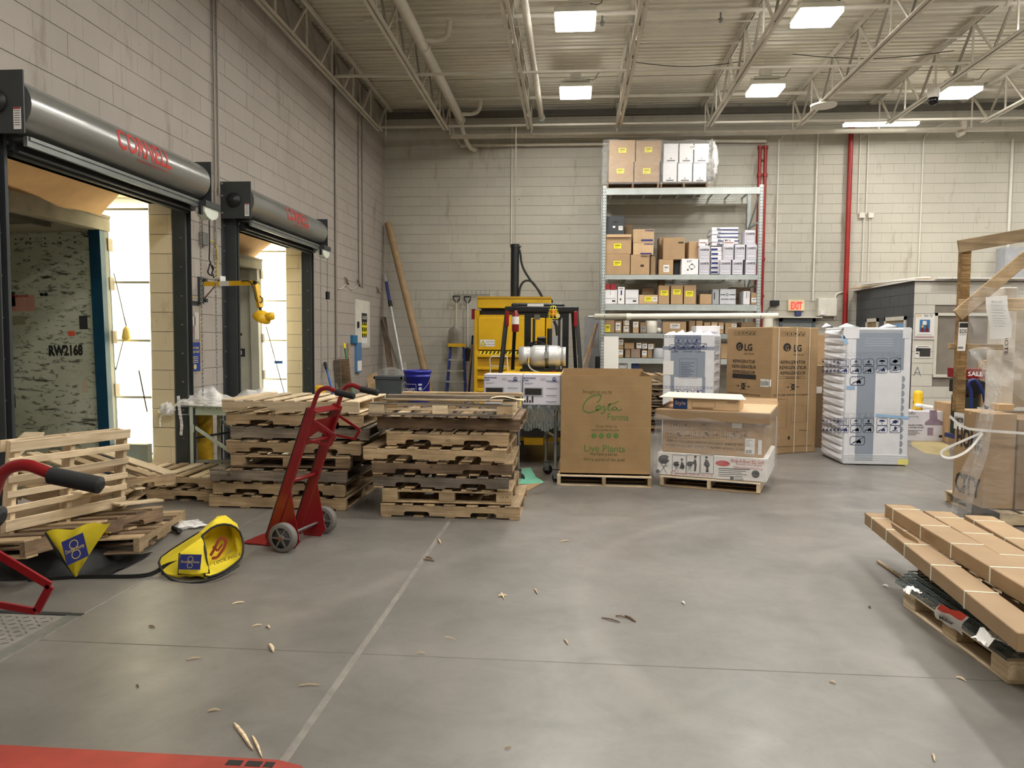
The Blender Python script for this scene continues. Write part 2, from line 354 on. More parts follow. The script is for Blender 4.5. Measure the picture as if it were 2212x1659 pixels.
# block walls -------------------------------------------------------
BH, BW, JG = .2032, .4064, .006
VG = .0025
def block_mesh(w, h, d, ax):
    mb = MB()
    mb.box(0, w, -d, 0, 0, h) if ax == 'x' else mb.box(0, d, 0, w, 0, h)
    return mb
def block_wall(parent, mat, ax, pos, a0, a1, z0, z1, holes=(), single=lambda c: True, limit=300, d=.006, off=0.0):
    cells = []; r = 0; z = z0
    while z < z1-.01:
        h = min(BH, z1-z); s = a0-(BW/2 if (r+int(off)) % 2 else 0)
        while s < a1:
            q = [(max(s, a0), min(s+BW, a1))]
            for (h0, h1, hz0, hz1) in holes:
                if z+h > hz0+.02 and z < hz1-.02:
                    nq = []
                    for a, b in q:
                        if b <= h0 or a >= h1: nq.append((a, b)); continue
                        if a < h0-.01: nq.append((a, h0))
                        if b > h1+.01: nq.append((h1, b))
                    q = nq
            for a, b in q:
                if b-a > .03: cells.append((a, b, z, h))
            s += BW
        z += BH; r += 1
    def key(c):
        p = (pos, (c[0]+c[1])/2, c[2]+.1) if ax == 'y' else ((c[0]+c[1])/2, pos, c[2]+.1)
        u, v = px(p); vis = 0 <= u <= 2212 and 0 <= v <= 1659 and single(c)
        return (0 if vis else 1, (Vector(p)-EYEP).length)
    cells.sort(key=key); shared = {}; rest = MB()
    for i, (a, b, z, h) in enumerate(cells):
        w = b-a-VG; hh = h-JG
        if i < limit:
            k = (round(w, 3), round(hh, 3))
            if k not in shared:
                me = bpy.data.meshes.new('block'); mb = block_mesh(w, hh, d, ax); me.from_pydata(mb.v, [], mb.f); me.materials.append(mat); shared[k] = me
            dd = ru(-.0012, .0012)
            o = bpy.data.objects.new('block', shared[k]); COL.objects.link(o); o.parent = parent
            o.location = (a+VG/2, pos+dd, z+JG/2) if ax == 'x' else (pos+dd, a+VG/2, z+JG/2)
        else:
            rest.box(a+VG/2, b-VG/2, pos-d, pos, z+JG/2, z+h-JG/2) if ax == 'x' else rest.box(pos, pos+d, a+VG/2, b-VG/2, z+JG/2, z+h-JG/2)
    if rest.v: rest.build('blockwork', mat, parent, kind='stuff')
D1 = (5.20, 7.70, -.1, 2.96); D2 = (8.98, 11.50, -.1, 2.96); T = .26
wl = MB()
for a, b, z0, z1 in ((Y0, D1[0], 0, CZ), (D1[0], D1[1], D1[3], CZ), (D1[1], D2[0], 0, CZ), (D2[0], D2[1], D2[3], CZ), (D2[1], BY+.3, 0, CZ)):
    wl.box(WX-T, WX, a, b, z0, z1+.2)
wl = struct(wl, 'wall_left', MORTAR)
block_wall(wl, WALL, 'y', WX, 1.0, BY, 0, CZ-.05, (D1, D2))
wb = struct(MB().box(WX-.3, X1, BY, BY+.3, -.1, CZ+.2), 'wall_back', MORTAR)
block_wall(wb, WALLB, 'x', BY, WX, 10.6, 0, CZ, single=lambda c: c[2] > 2.3 and c[2] < 6.1 and (c[1] < .5 or c[0] > 3.4))
struct(MB().box(X1, X1+.2, Y0, BY, 0, CZ), 'wall_right', WALLB); struct(MB().box(WX-.3, X1, Y0-.2, Y0, 0, CZ), 'wall_rear', WALLB)
# cream returns of the two door openings (far jamb + soffit)
for k, D in enumerate((D1, D2)):
    j = struct(MB().box(WX-T, WX-.012, D[1]-.004, D[1]+.10, 0, D[3]), 'trim_%d' % (k+2), MORTAR)
    block_wall(j, CREAM, 'x', D[1]-.004, WX-T, WX-.014, 0, D[3], d=.008)
    struct(MB().box(WX-T, WX-.01, D[0], D[1], D[3], D[3]+.06), 'trim_%d' % (k+4), CREAM)
# office block in the right-hand corner
OX, OY, OZ = 5.92, 13.87, 2.66
of = struct(MB().box(OX+.02, 12.5, OY+.02, OY+.2, 0, OZ-.01).box(OX+.02, OX+.2, OY+.2, BY, 0, OZ-.01), 'wall_office', MORTAR)
pw0 = P(2019, 680, OY).x; pw1 = pw0+1.3; wz1, wz0 = P(2030, 676, OY).z, P(2030, 815, OY).z
OFH = (pw0, pw1, wz0, wz1)
block_wall(of, OFFW, 'x', OY+.01, OX, 12.4, 0, OZ-.01, (OFH,), d=.012)
of2 = struct(MB().box(OX+.012, OX+.02, OY, BY, 0, OZ-.01), 'wall_office_side', SLATE)
mb = MB()
for r in range(13):
    n = 0; y = OY-(BW/2 if r % 2 else 0)
    while y < BY:
        a, b = max(y, OY), min(y+BW, BY)
        me = MB().box(OX, OX+.014, a+.002, b-.002, r*BH+.002, min(OZ, (r+1)*BH)-.002); me.build('block', SLATE, of2); y += BW
# office window with frame, glass, and a dim room
wn = MB(); w = .05
wn.box(pw0, pw0+w, OY-.02, OY+.2, wz0, wz1).box(pw1-w, pw1, OY-.02, OY+.2, wz0, wz1).box(pw0, pw1, OY-.02, OY+.2, wz1-w, wz1).box(pw0, pw1, OY-.03, OY+.2, wz0, wz0+w)
wn = struct(wn, 'window_1', WHITEP)
gm, nt, N, L, B = newmat('office_glass'); B.inputs['Base Color'].default_value = (.05, .055, .055, 1); B.inputs['Roughness'].default_value = .06; B.inputs['Alpha'].default_value = .75
MB().box(pw0+w, pw1-w, OY+.05, OY+.06, wz0+w, wz1-w).build('pane', gm, wn)
# windows in the slate side wall
for k, (a, b) in enumerate(((1872, 1898), (1912, 1958))):
    z1 = 2.05; y1, y0 = XP(a, 700, OX).y, XP(b, 700, OX).y
    f = struct(MB().box(OX-.025, OX+.02, y0, y0+.06, 1.0, z1).box(OX-.025, OX+.02, y1-.06, y1, 1.0, z1).box(OX-.025, OX+.02, y0, y1, z1-.07, z1), 'window_%d' % (k+2), WHITEP)
    MB().box(OX-.008, OX+.0, y0+.06, y1-.06, 1.0, z1-.07).build('pane', M((150, 130, 96), .2), f)
    if k: MB().box(OX-.02, OX-.012, y0+.08, y0+.5, 1.6, 1.93).build('notice', M((120, 160, 205), .5), f)
# exit door at back wall
d0, d1 = P(1683, 690, BY).x, P(1760, 690, BY).x; dz = P(1720, 688, BY).z
dr = struct(MB().box(d0, d0+.06, BY-.06, BY, 0, dz).box(d1-.06, d1, BY-.06, BY, 0, dz).box(d0, d1, BY-.06, BY, dz-.07, dz), 'door_1', M((112, 120, 126), .5))
MB().box(d0+.06, d1-.06, BY-.03, BY-.01, 0, dz-.07).build('door_leaf', M((140, 146, 148), .45), dr)
MB().box(d0-.1, d1+.1, BY-.2, BY, dz+.01, dz+.03).build('drip_cap', WHITEP, dr)

# ================================================================ ROOF STEEL
JM = M((214, 208, 194), .5, var=.1, scale=2)
def joist(x, y0, y1, zt, zb, label, ends=15.65):
    t = thing('roof_joist', label, 'joist', (x, y0, zb), group=None)
    for z, nm in ((zt, 'top_chord'), (zb, 'bottom_chord')):
        e = y1 if z == zt else ends
        for s in (-1, 1):
            MB().box(x+s*.014, x+s*.064, y0, e, z-.004, z+.004).box(x+s*.014, x+s*.020, y0, e, z, z+(.045 if z == zb else -.045)).build(nm, JM, t)
    y = y0+.3; k = 0
    while y < y1-.5:
        a = (x, y, zb+.02); b = (x, y+.6, zt-.02); c = (x, y+1.2, zb+.02)
        MB().bar(a, b, .03, .034, (1,0,0)).build('web_diagonal', JM, t)
        if c[1] < ends+.1: MB().bar(b, c, .03, .034, (1,0,0)).build('web_diagonal', DARKJ, t)
        MB().bar((x, y+.6, zb+.02), b, .022, .026, (1,0,0)).build('web_vertical', JM, t)
        y += 1.2
    return t
DARKJ = M((150, 144, 130), .55, var=.12, scale=2)
jn = ['steel roof joist running tight along the left block wall', 'steel roof joist left of the fat sprinkler main', 'steel roof joist above the yellow baler', 'steel roof joist just right of the two middle lamps',
      'steel roof joist left of the right pair of lamps', 'steel roof joist carrying the round white speaker dish', 'steel roof joist carrying the dark dome camera', 'steel roof joist in the top right corner of the picture', 'steel roof joist beyond the top right corner joist']
for x, lb in zip((-4.03, -2.66, -.94, .83, 2.62, 4.37, 6.06, 7.84, 9.6), jn): joist(x, 3.2, BY-.02, 6.50, 5.84, lb)
# bridging angles across the joists
for k, (yy, z, lb) in enumerate(((9.55, 5.90, 'nearest of the thin steel angles crossing under the joists'), (12.6, 5.90, 'thin steel angle crossing under the joists past the first lamp row'), (15.5, 5.86, 'thin steel angle crossing under the joist ends at the back wall'))):
    solo(MB().box(-4.03, X1-.5, yy-.025, yy+.025, z-.003, z+.003).box(-4.03, X1-.5, yy+.02, yy+.025, z, z+.045), 'bridging_bar', JM, lb, 'bracing')
for k, (yy, z, lb) in enumerate(((9.9, 6.42, 'upper bracing angle near the front lamps under the deck'), (12.9, 6.42, 'upper bracing angle near the back lamps under the deck'))):
    solo(MB().box(-4.03, X1-.5, yy-.02, yy+.02, z-.003, z+.003).box(-4.03, X1-.5, yy+.016, yy+.02, z, z+.04), 'bridging_bar', JM, lb, 'bracing')
# deck-mounted strut channels above lamp rows
def pipe(pts, r, mat, name, label, cat, seg=10, sm=0, rings=()):
    mb = MB().tube(pts, r, seg, smooth=sm)
    for (p, d, rr, ll) in rings: mb.cyl(Vector(p)-Vector(d)*ll/2, Vector(p)+Vector(d)*ll/2, rr, seg)
    return solo(mb, name, mat, label, cat)
def yline(u0, v0, u1, v1, z0): a = G(u0, v0, z0); b = G(u1, v1, z0); return a, b
PIPEM = M((212, 206, 192), .45, var=.1)
zs = 6.12
main = pipe([(-2.40, 3.0, zs), (-2.40, 15.9, zs)], .085, PIPEM, 'sprinkler_main', 'fat white sprinkler main pipe running back between first two free joists', 'pipe', 14, rings=[((-2.40, y, zs), (0,1,0), .10, .12) for y in (9, 12, 15.85)])
pipe([(-2.40, 15.9, zs), (-2.40, 16.05, zs), (-2.40, 16.12, 5.95), (-2.3, 16.4, 5.68), (-2.15, 16.45, 5.62)], .045, PIPEM, 'sprinkler_elbow', 'white elbow dropping from the end of the fat sprinkler main', 'pipe', 10, 1)
pipe([(-.72, 3.0, 6.1), (-.72, 15.9, 6.1)], .055, PIPEM, 'roof_drain_pipe', 'slimmer white pipe running back beside the joist above the baler', 'pipe', 12)
solo(MB().cyl((-.72, 15.75, 6.1), (-.72, 15.97, 6.1), .075, 12), 'pipe_label', M((190, 205, 200), .5), 'round capped end with sticker on the slimmer ceiling pipe', 'cap')
for (yy, z, r, lb) in ((11.45, 6.34, .036, 'white sprinkler branch pipe crossing in front of the back lamps'), (15.25, 6.34, .036, 'white sprinkler branch pipe crossing near the back wall'), (8.6, 6.36, .03, 'white sprinkler branch pipe nearest the viewer under the deck')):
    pipe([(-3.2, yy, z), (X1-1, yy, z)], r, PIPEM, 'sprinkler_branch', lb, 'pipe', 10, rings=[((x, yy, z), (1,0,0), r*1.45, .07) for x in (-1.9, 2.9, 6.0)])
for yy, lb in ((11.45, 'pipe bend linking the sprinkler main to the front branch'), (15.25, 'pipe bend linking the sprinkler main to the back branch')):
    pipe([(-2.32, yy+.25, 6.12), (-2.1, yy+.28, 6.12), (-1.95, yy+.2, 6.16), (-1.9, yy, 6.32)], .04, PIPEM, 'pipe_bend', lb, 'pipe', 10, 2)
for (x, yy, lb) in ((-2.85, 11.45, 'pendent sprinkler head left of the main, front branch'), (.35, 11.45, 'pendent sprinkler head between the two middle lamps'), (2.05, 11.45, 'pendent sprinkler head between middle and right lamps'), (-2.9, 15.25, 'pendent sprinkler head left of the main, back branch')):
    solo(MB().cyl((x, yy, 6.18), (x, yy, 6.32), .013, 8).cyl((x, yy, 6.20), (x, yy, 6.22), .035, 8).cyl((x, yy, 6.17), (x, yy, 6.178), .028, 8), 'sprinkler', STEEL, lb, 'sprinkler')
for (yy, z, lb) in ((12.1, 6.44, 'thin conduit under the deck crossing behind the front lamps'), (10.7, 6.46, 'thin conduit under the deck crossing in front of the front lamps')):
    pipe([(-3.9, yy, z), (X1-1, yy, z)], .012, PIPEM, 'conduit', lb, 'conduit', 6)
pipe([(-2.65, 16.2, 5.86), (12, 16.2, 5.86)], .05, PIPEM, 'header_pipe', 'long white pipe along the top of the back wall under the joist ends', 'pipe', 10)
solo(MB().box(-4.15, X1, BY-.12, BY-.02, 6.34, 6.46), 'wall_angle', M((96, 92, 84), .6), 'dark steel bearing angle along the top of the back wall', 'beam')

# lamps
LENS = emit('lamp_lens', (255, 252, 246), 34.0)
lamps = [(-.04, 10.93, 'lit square high-bay lamp, front one of the middle pair'), (-.03, 14.0, 'lit square high-bay lamp, back one of the middle pair'), (3.26, 11.0, 'lit square high-bay lamp, front one of the right pair'), (3.32, 14.06, 'lit square high-bay lamp, back one of the right pair'), (6.77, 14.38, 'lit square high-bay lamp beside the dark dome camera'),
         (-.04, 7.4, 'high-bay lamp overhead, one row nearer than the middle pair'), (3.2, 7.4, 'high-bay lamp overhead, one row nearer than the right pair'), (6.6, 10.8, 'high-bay lamp off to the right of the front lamps'), (-.04, 4.2, 'high-bay lamp overhead just ahead of the viewer'), (3.2, 4.2, 'high-bay lamp overhead right of the viewer'),
         (6.6, 7.4, 'high-bay lamp far right over the crates'), (6.6, 4.2, 'high-bay lamp far right near the viewer'), (-.04, 1.0, 'high-bay lamp above the viewer'), (3.2, 1.0, 'high-bay lamp above right of the viewer'), (-.04, -2.2, 'high-bay lamp behind the viewer'), (3.2, -2.2, 'high-bay lamp behind right of the viewer'), (10, 14, 'high-bay lamp over the office roof'), (10, 8, 'high-bay lamp at far right middle')]
AL = bpy.data.lights.new('lamp_light', 'AREA'); AL.shape = 'RECTANGLE'; AL.size = .52; AL.size_y = .48; AL.energy = LAMP_W; AL.color = (1, .965, .90)
lp = thing('high_bay_lamp', lamps[0][2], 'lamp', (0, 0, 5.98), group='high-bay ceiling lamps')
MB().box(-.29, .29, -.27, .27, .06, .14).build('housing', WHITEP, lp, world=False, bev=.01); MB().box(-.28, .28, -.26, .26, .0, .06).build('lens', LENS, lp, world=False, bev=.012)
MB().box(-.1, .1, -.06, .06, .28, .40).box(-.012, .012, -.012, .012, .40, .585).box(-.2, .2, -.04, .04, .24, .28).box(-.26, -.24, -.02, .02, .14, .26).box(.24, .26, -.02, .02, .14, .26).box(-.26, .26, -.02, .02, .24, .26).build('bracket', WHITEP, lp, world=False)
MB().tube([(.2, 0, .28), (.34, .02, .26), (.4, .0, .38), (.5, 0, .45)], .006, 5, 1).build('cord', BLACKM, lp, world=False)
lo = bpy.data.objects.new('light', AL); COL.objects.link(lo); lo.parent = lp; lo.location = (0, 0, -.004)
for i, (x, y, lb) in enumerate(lamps):
    Mx = Matrix.Translation((x, y, 5.98))
    if i == 0: lp.matrix_world = Mx; WM[lp.name] = Mx
    else: copy_tree(lp, Mx, lb, 'high-bay ceiling lamps')
# strip lamp seen edge on at the back right
t = thing('strip_lamp', 'long lit strip lamp seen edge-on at the top of back wall', 'lamp', (6.1, 15.9, 5.85))
MB().box(5.3, 6.75, 15.82, 16.0, 5.93, 5.99).build('housing', WHITEP, t); MB().box(5.32, 6.73, 15.83, 15.99, 5.88, 5.93).build('lens', emit('strip_lens', (255, 252, 240), 5), t)
# loose cables sagging under the deck
for k, (x0, x1, y, z, lb) in enumerate(((-.4, -1.2, 10.6, 6.4, 'black lamp cable left of the front middle lamp'), (.95, 2.9, 10.6, 6.35, 'black cable sagging between the front lamps'), (.95, 3.0, 13.6, 6.4, 'black cable sagging between the back lamps'), (3.6, 6.2, 13.4, 6.4, 'black cable sagging right of the back lamps'), (3.9, 7.5, 9.8, 6.4, 'black cable sagging at the top right'))):
    pipe([(x0+(x1-x0)*s/8, y, z-.1*math.sin(math.pi*s/8)) for s in range(9)], .007, BLACKM, 'cable', lb, 'cable', 5)
# dome camera, speaker dish
t = thing('dome_camera', 'dark dome security camera hanging below the right roof joist', 'camera', P(2016, 232, 13.1))
c = P(2016, 212, 13.1); MB().cyl(c, c+Vector((0,0,.14)), .09, 16).cyl(c+Vector((0,0,.14)), (c.x, c.y, 5.85), .02, 8).build('mount', WHITEP, t); MB().ball(c+Vector((0,0,-.04)), .085).build('dome', M((18, 18, 20), .15), t)
c = P(1779, 230, 14.3); solo(MB().lathe(c, (0,0,1), [(0, .22), (.03, .23), (.06, .1), (.14, .07)], 20), 'speaker_dish', WHITEP, 'round white ceiling speaker dish under the sixth joist', 'speaker')
# ================================================================ DOCK DOORS
HOODM = M((150, 151, 148), .26, .55, var=.08, scale=2); PLATE = M((66, 70, 72), .5, .3, var=.12)
REDTXT = M((196, 58, 52), .5, var=.15)
FXX = -3.815
for k, (ya, yb, D, lb) in enumerate(((5.06, 7.80, D1, 'rolled-up grey steel dock door, nearer of the two'), (8.77, 11.58, D2, 'rolled-up grey steel dock door, farther of the two'))):
    t = thing('rolling_door', lb, 'door', (WX, (ya+yb)/2, 0))
    r = .19; cx = FXX+.015-r; cz = 3.19
    prof = [(WX+.01, cz+r), (cx, cz+r)]+[(cx+r*math.sin(a*math.pi/16), cz+r*math.cos(a*math.pi/16)) for a in range(1, 14)]+[(cx+.05, cz-r+.01), (WX+.2, cz-r+.005)]
    mb = MB(); n = len(prof)
    mb.add([(x, y, z) for y in (ya+.06, yb-.06) for x, z in prof], [(i, i+1, n+i+1, n+i) for i in range(n-1)], True)
    mb.add([(x*1, y, z) for y in (ya+.06, yb-.06) for x, z in prof], [tuple(range(n)), tuple(range(2*n-1, n-1, -1))])
    hood = mb.build('hood', HOODM, t)
    for y in (ya, yb-.012):
        p = MB().box(WX, FXX, y, y+.012, cz-.215, cz+.215).build('end_plate', PLATE, t)
        s = -1 if y == ya else 1
        MB().lathe((-4.02, y, cz), (0, -1, 0), [(0, .085), (.02, .085), (.025, .07), (.05, .06), (.055, .03), (.07, .025)], 16).build('bearing', BLACKM, p)
        mb = MB()
        for (dx_, dz_) in ((.03, .19), (.03, .05), (.03, -.15)): mb.cyl((WX+dx_, y-.015, cz+dz_), (WX+dx_, y, cz+dz_), .014, 8)
        mb.build('bolt', GALV, p)
    st = MB().box(FXX-.075, FXX-.02, ya-.003, ya, cz-.19, cz-.04).build('sticker', PAPER, t)
    F = Face((FXX-.0475, ya-.003, cz-.115), (1,0,0), (0,0,1), .001); mb = MB()
    for q in range(7): mb.l2(F, (-.02, .05-q*.016), (.02, .05-q*.016), .004)
    mb.build('print', INK, st); MB().q2(F, -.027, .062, .027, .074).build('print_band', REDP, st)
    # under the hood: header angle, rolled curtain edge, bottom bar
    MB().box(WX+.04, WX+.30, D[0]+.02, D[1]-.02, 2.965, 2.99).box(WX+.26, WX+.29, D[0], D[1], 2.92, 2.99).build('curtain', M((128, 132, 130), .3, .5), t)
    MB().box(WX+.14, WX+.17, D[0]+.01, D[1]-.01, 2.885, 2.97).box(WX+.09, WX+.22, D[0]+.01, D[1]-.01, 2.88, 2.892).build('bottom_bar', DGREY, t)
    MB().box(WX+.13, WX+.18, D[0]+.01, D[1]-.01, 2.858, 2.882).build('weather_seal', RUBBER, t)
    MB().box(WX-.02, WX+.015, D[0], D[1], 2.93, 3.0).build('lintel_angle', PLATE, t)
    # guides
    for y, s in ((D[0], -1), (D[1], 1)):
        y0, y1 = (y-.21, y) if s < 0 else (y, y+.13)
        g = MB().box(WX, WX+.012, y0, y1, 0, 3.0).box(WX, WX+.135, (y-.012 if s > 0 else y-.03), (y if s > 0 else y-.018), 0, 3.0).box(WX+.055, WX+.135, min(y, y+s*.02), max(y, y+s*.02), 0, 3.0).box(WX, WX+.14, y+s*.10-.006, y+s*.10+.006, 0, 3.0).build('guide', PLATE, t)
        mb = MB()
        for q in range(10): mb.cyl((WX+.012, y+s*(.15 if s < 0 else .115), .2+q*.3), (WX+.022, y+s*(.15 if s < 0 else .115), .2+q*.3), .011, 8); mb.cyl((WX+.09, y-.035 if s < 0 else y-.03, .2+q*.3), (WX+.09, y-.012, .2+q*.3), .008, 6)
        mb.build('bolt', GALV, g)
    MB().box(WX-.0, WX+.045, D[1]+.018, D[1]+.03, 0, 2.95).build('brush_seal', RUBBER, t)
    # lettering on the hood, front upper quarter
    for (s, h, yy, ang, wd, bo) in (('CORNELL', .17, 0, 78, .84, .02), ('INNOVATIVE DOOR SOLUTIONS', .02, .13, 114, .5, 0)):
        a = math.radians(ang); N_ = Vector((math.sin(a), 0, math.cos(a))); O = Vector((cx, 0, cz))+N_*(r+.002)
        V = Vector((-math.cos(a), 0, math.sin(a)))
        F = Face(O+Vector((0, (ya+yb)/2+.12+yy, 0)), (0,1,0), V, 0)
        mb = MB().t2(F, s, h, 0, -h*.5, bold=bo, w=wd); bm = bmesh.new(); me_ = bpy.data.meshes.new('t'); me_.from_pydata(mb.v, [], mb.f); bm.from_mesh(me_)
        for q in range(-16, 17): bmesh.ops.bisect_plane(bm, geom=bm.verts[:]+bm.edges[:]+bm.faces[:], plane_co=O+V*(q*.0125), plane_no=V)
        bm.to_mesh(me_); bm.free(); mb = MB().add([v.co.copy() for v in me_.vertices], [tuple(p.vertices) for p in me_.polygons])
        vs = []                                   # wrap the flat glyphs round the hood
        for v in mb.v:
            d = (Vector(v)-O).dot(V); aa = a-d/r; vs.append((cx+(r+.002)*math.sin(aa), v[1], cz+(r+.002)*math.cos(aa)))
        mb.v = vs; mb.build('lettering', REDTXT, hood)
def chain(mb, x, y, z0, z1, s=.011):
    z = z1; k = 0
    while z > z0:
        L = s*2.3
        if k % 2: pts = [(x-s*.8, y, z), (x-s*.8, y, z-L), (x+s*.8, y, z-L), (x+s*.8, y, z), (x-s*.8, y, z)]
        else: pts = [(x, y-s*.8, z), (x, y-s*.8, z-L), (x, y+s*.8, z-L), (x, y+s*.8, z), (x, y-s*.8, z)]
        mb.tube(pts, .0028, 4); z -= L*.86; k += 1
    return mb
for k, (y0, lb) in enumerate(((7.66, 'white chain hoist cover under the nearer dock door hood'), (11.40, 'white chain hoist cover under the farther dock door hood'))):
    t = thing('chain_hoist', lb, 'hoist', (WX+.2, y0+.2, 2.8))
    MB().box(WX+.05, FXX+.0, y0+.01, y0+.33, 2.93, 2.99).build('mounting_plate', PLATE, t)
    Fp = [(0, 0), (.30, 0), (.30, -.06), (.25, -.10), (.15, -.125), (.05, -.10), (0, -.06)]
    MB().prism(Fp, (FXX-.12, y0+.02, 2.93), (0,1,0), (0,0,1), .10).build('cover', M((218, 226, 214), .4), t)
    mb = MB(); chain(mb, FXX-.05, y0-.02, .95, 2.9); chain(mb, FXX-.05, y0+.30, .95, 2.9); mb.build('chain', GALV, t)
    MB().box(FXX-.06, FXX-.03, y0-.04, y0+.0, 2.84, 2.92).build('chain_guide', BLACKM, t)
    if k: MB().cyl((FXX-.05, y0+.31, 2.18), (FXX-.05, y0+.31, 2.30), .035, 8).build('chain_ring', BLACKM, t)

# ================================================================ OUTSIDE THE DOORS: dock shelters, trailers, yard
struct(MB().box(-40, WX-.5, -20, 40, -1.35, -1.3), 'ground', M((150, 146, 138), .9, kind='Position'))
fm, nt, N, L, B = newmat('shelter_fabric'); B.inputs['Base Color'].default_value = srgb(238, 236, 224); B.inputs['Roughness'].default_value = .9
tr = N.new('ShaderNodeBsdfTranslucent'); tr.inputs[0].default_value = srgb(250, 248, 232); mx = N.new('ShaderNodeMixShader'); mx.inputs[0].default_value = .85
L.new(B.outputs[0], mx.inputs[1]); L.new(tr.outputs[0], mx.inputs[2]); L.new(mx.outputs[0], N['Material Output'].inputs[0])
tanf = M((222, 178, 126), .85, var=.2, scale=3); TRW = None
def scratched():
    m, nt, N, L, B = newmat('scratched_liner'); co = coords(N, L, 'Object', (1.0, 1, 5.2)); c = srgb(196, 200, 182)
    a = noise(N, L, co, 2.4, 8, .72, .6); g = mixc(N, L, 1, c, ramp(N, L, a, [(.385, (.16, .16, .15)), (.43, (.95, .95, .95))]), 'MULTIPLY')
    b = noise(N, L, coords(N, L, 'Object', (1.2, 1, 3)), 7, 6, .7, .4); g = mixc(N, L, 1, g, ramp(N, L, b, [(.40, (.28, .28, .26)), (.45, (1, 1, 1))]), 'MULTIPLY')
    d = noise(N, L, coords(N, L, 'Object'), 1.1, 5); g = mixc(N, L, 1, g, ramp(N, L, d, [(.3, (.72, .73, .68)), (.6, (1, 1, 1))]), 'MULTIPLY')
    L.new(g, B.inputs['Base Color']); B.inputs['Roughness'].default_value = .5; return m
LINER = scratched(); BLUEP = M((20, 66, 92), .4, .2, var=.2); CHROME = M((200, 205, 215), .2, .9, var=.1); TRWH = M((206, 202, 184), .5, var=.2, scale=2)
for k, D in enumerate((D1, D2)):
    nm = ('nearer', 'farther')[k]; yj = D[1]
    xo = WX-T; L0 = 1.25
    t = thing('dock_shelter', 'glowing translucent dock shelter outside the %s dock door' % nm, 'dock shelter', (xo, yj, 0))
    MB().box(xo-L0-.4, xo, yj-.012, yj-.006, -.1, 3.05).build('side_curtain', fm, t)
    for z in (.93, 1.53, 2.14, 2.9, .33): MB().box(xo-L0-.4, xo, yj-.03, yj-.014, z-.012, z+.012).build('frame_bar', M((190, 184, 160), .5), t)
    MB().box(xo-1.2, xo, yj-.12, yj-.03, -.1, .44).build('sill_pad', M((150, 156, 140), .7), t)
    MB().box(xo-L0-.4, xo+.02, D[0]-.2, yj+.02, 3.02, 3.08).build('top_panel', CREAM, t)
    MB().box(xo-L0-.4, xo, D[0]-.012, D[0]-.006, -.1, 3.05).build('side_curtain', fm, t)
    xh = xo-.12
    def hang(a, b):                              # head curtain hangs down onto the trailer roof in folds
        y = D[0]+a*(yj-.42-D[0]); z = 3.02-b*(.30 if k == 0 else .26)
        return (xo-.03-.38*b-.03*math.sin(a*13+b*3)*b-.02, y+.14*b, z+.03*math.sin(a*5))
    MB().grid(hang, 40, 8).build('head_curtain', tanf, t)
    # little yellow cord pull
    if k == 0:
        p = P(275, 722, yj-.1); MB().tube([P(268, 685, yj-.1), P(272, 700, yj-.1), p], .006, 5).build('cord', INK, t)
        MB().lathe(P(272, 705, yj-.1), (0,0,-1), [(0, .008), (.03, .03), (.12, .045), (.15, .03), (.155, 0)], 10).build('weight', M((226, 196, 90), .6), t)
        MB().tube([P(246, 590, yj-.1), P(258, 640, yj-.1), P(268, 685, yj-.1)], .005, 5).tube([P(245, 820, yj-.1), P(270, 720, yj-.1)], .005, 5).tube([P(300, 800, yj-.1), P(318, 890, yj-.1)], .007, 5).build('cord', INK, t)
    else:
        MB().tube([P(575, 705, yj-.1), P(590, 760, yj-.1), P(628, 900, yj-.1)], .008, 5).build('cord', INK, t)
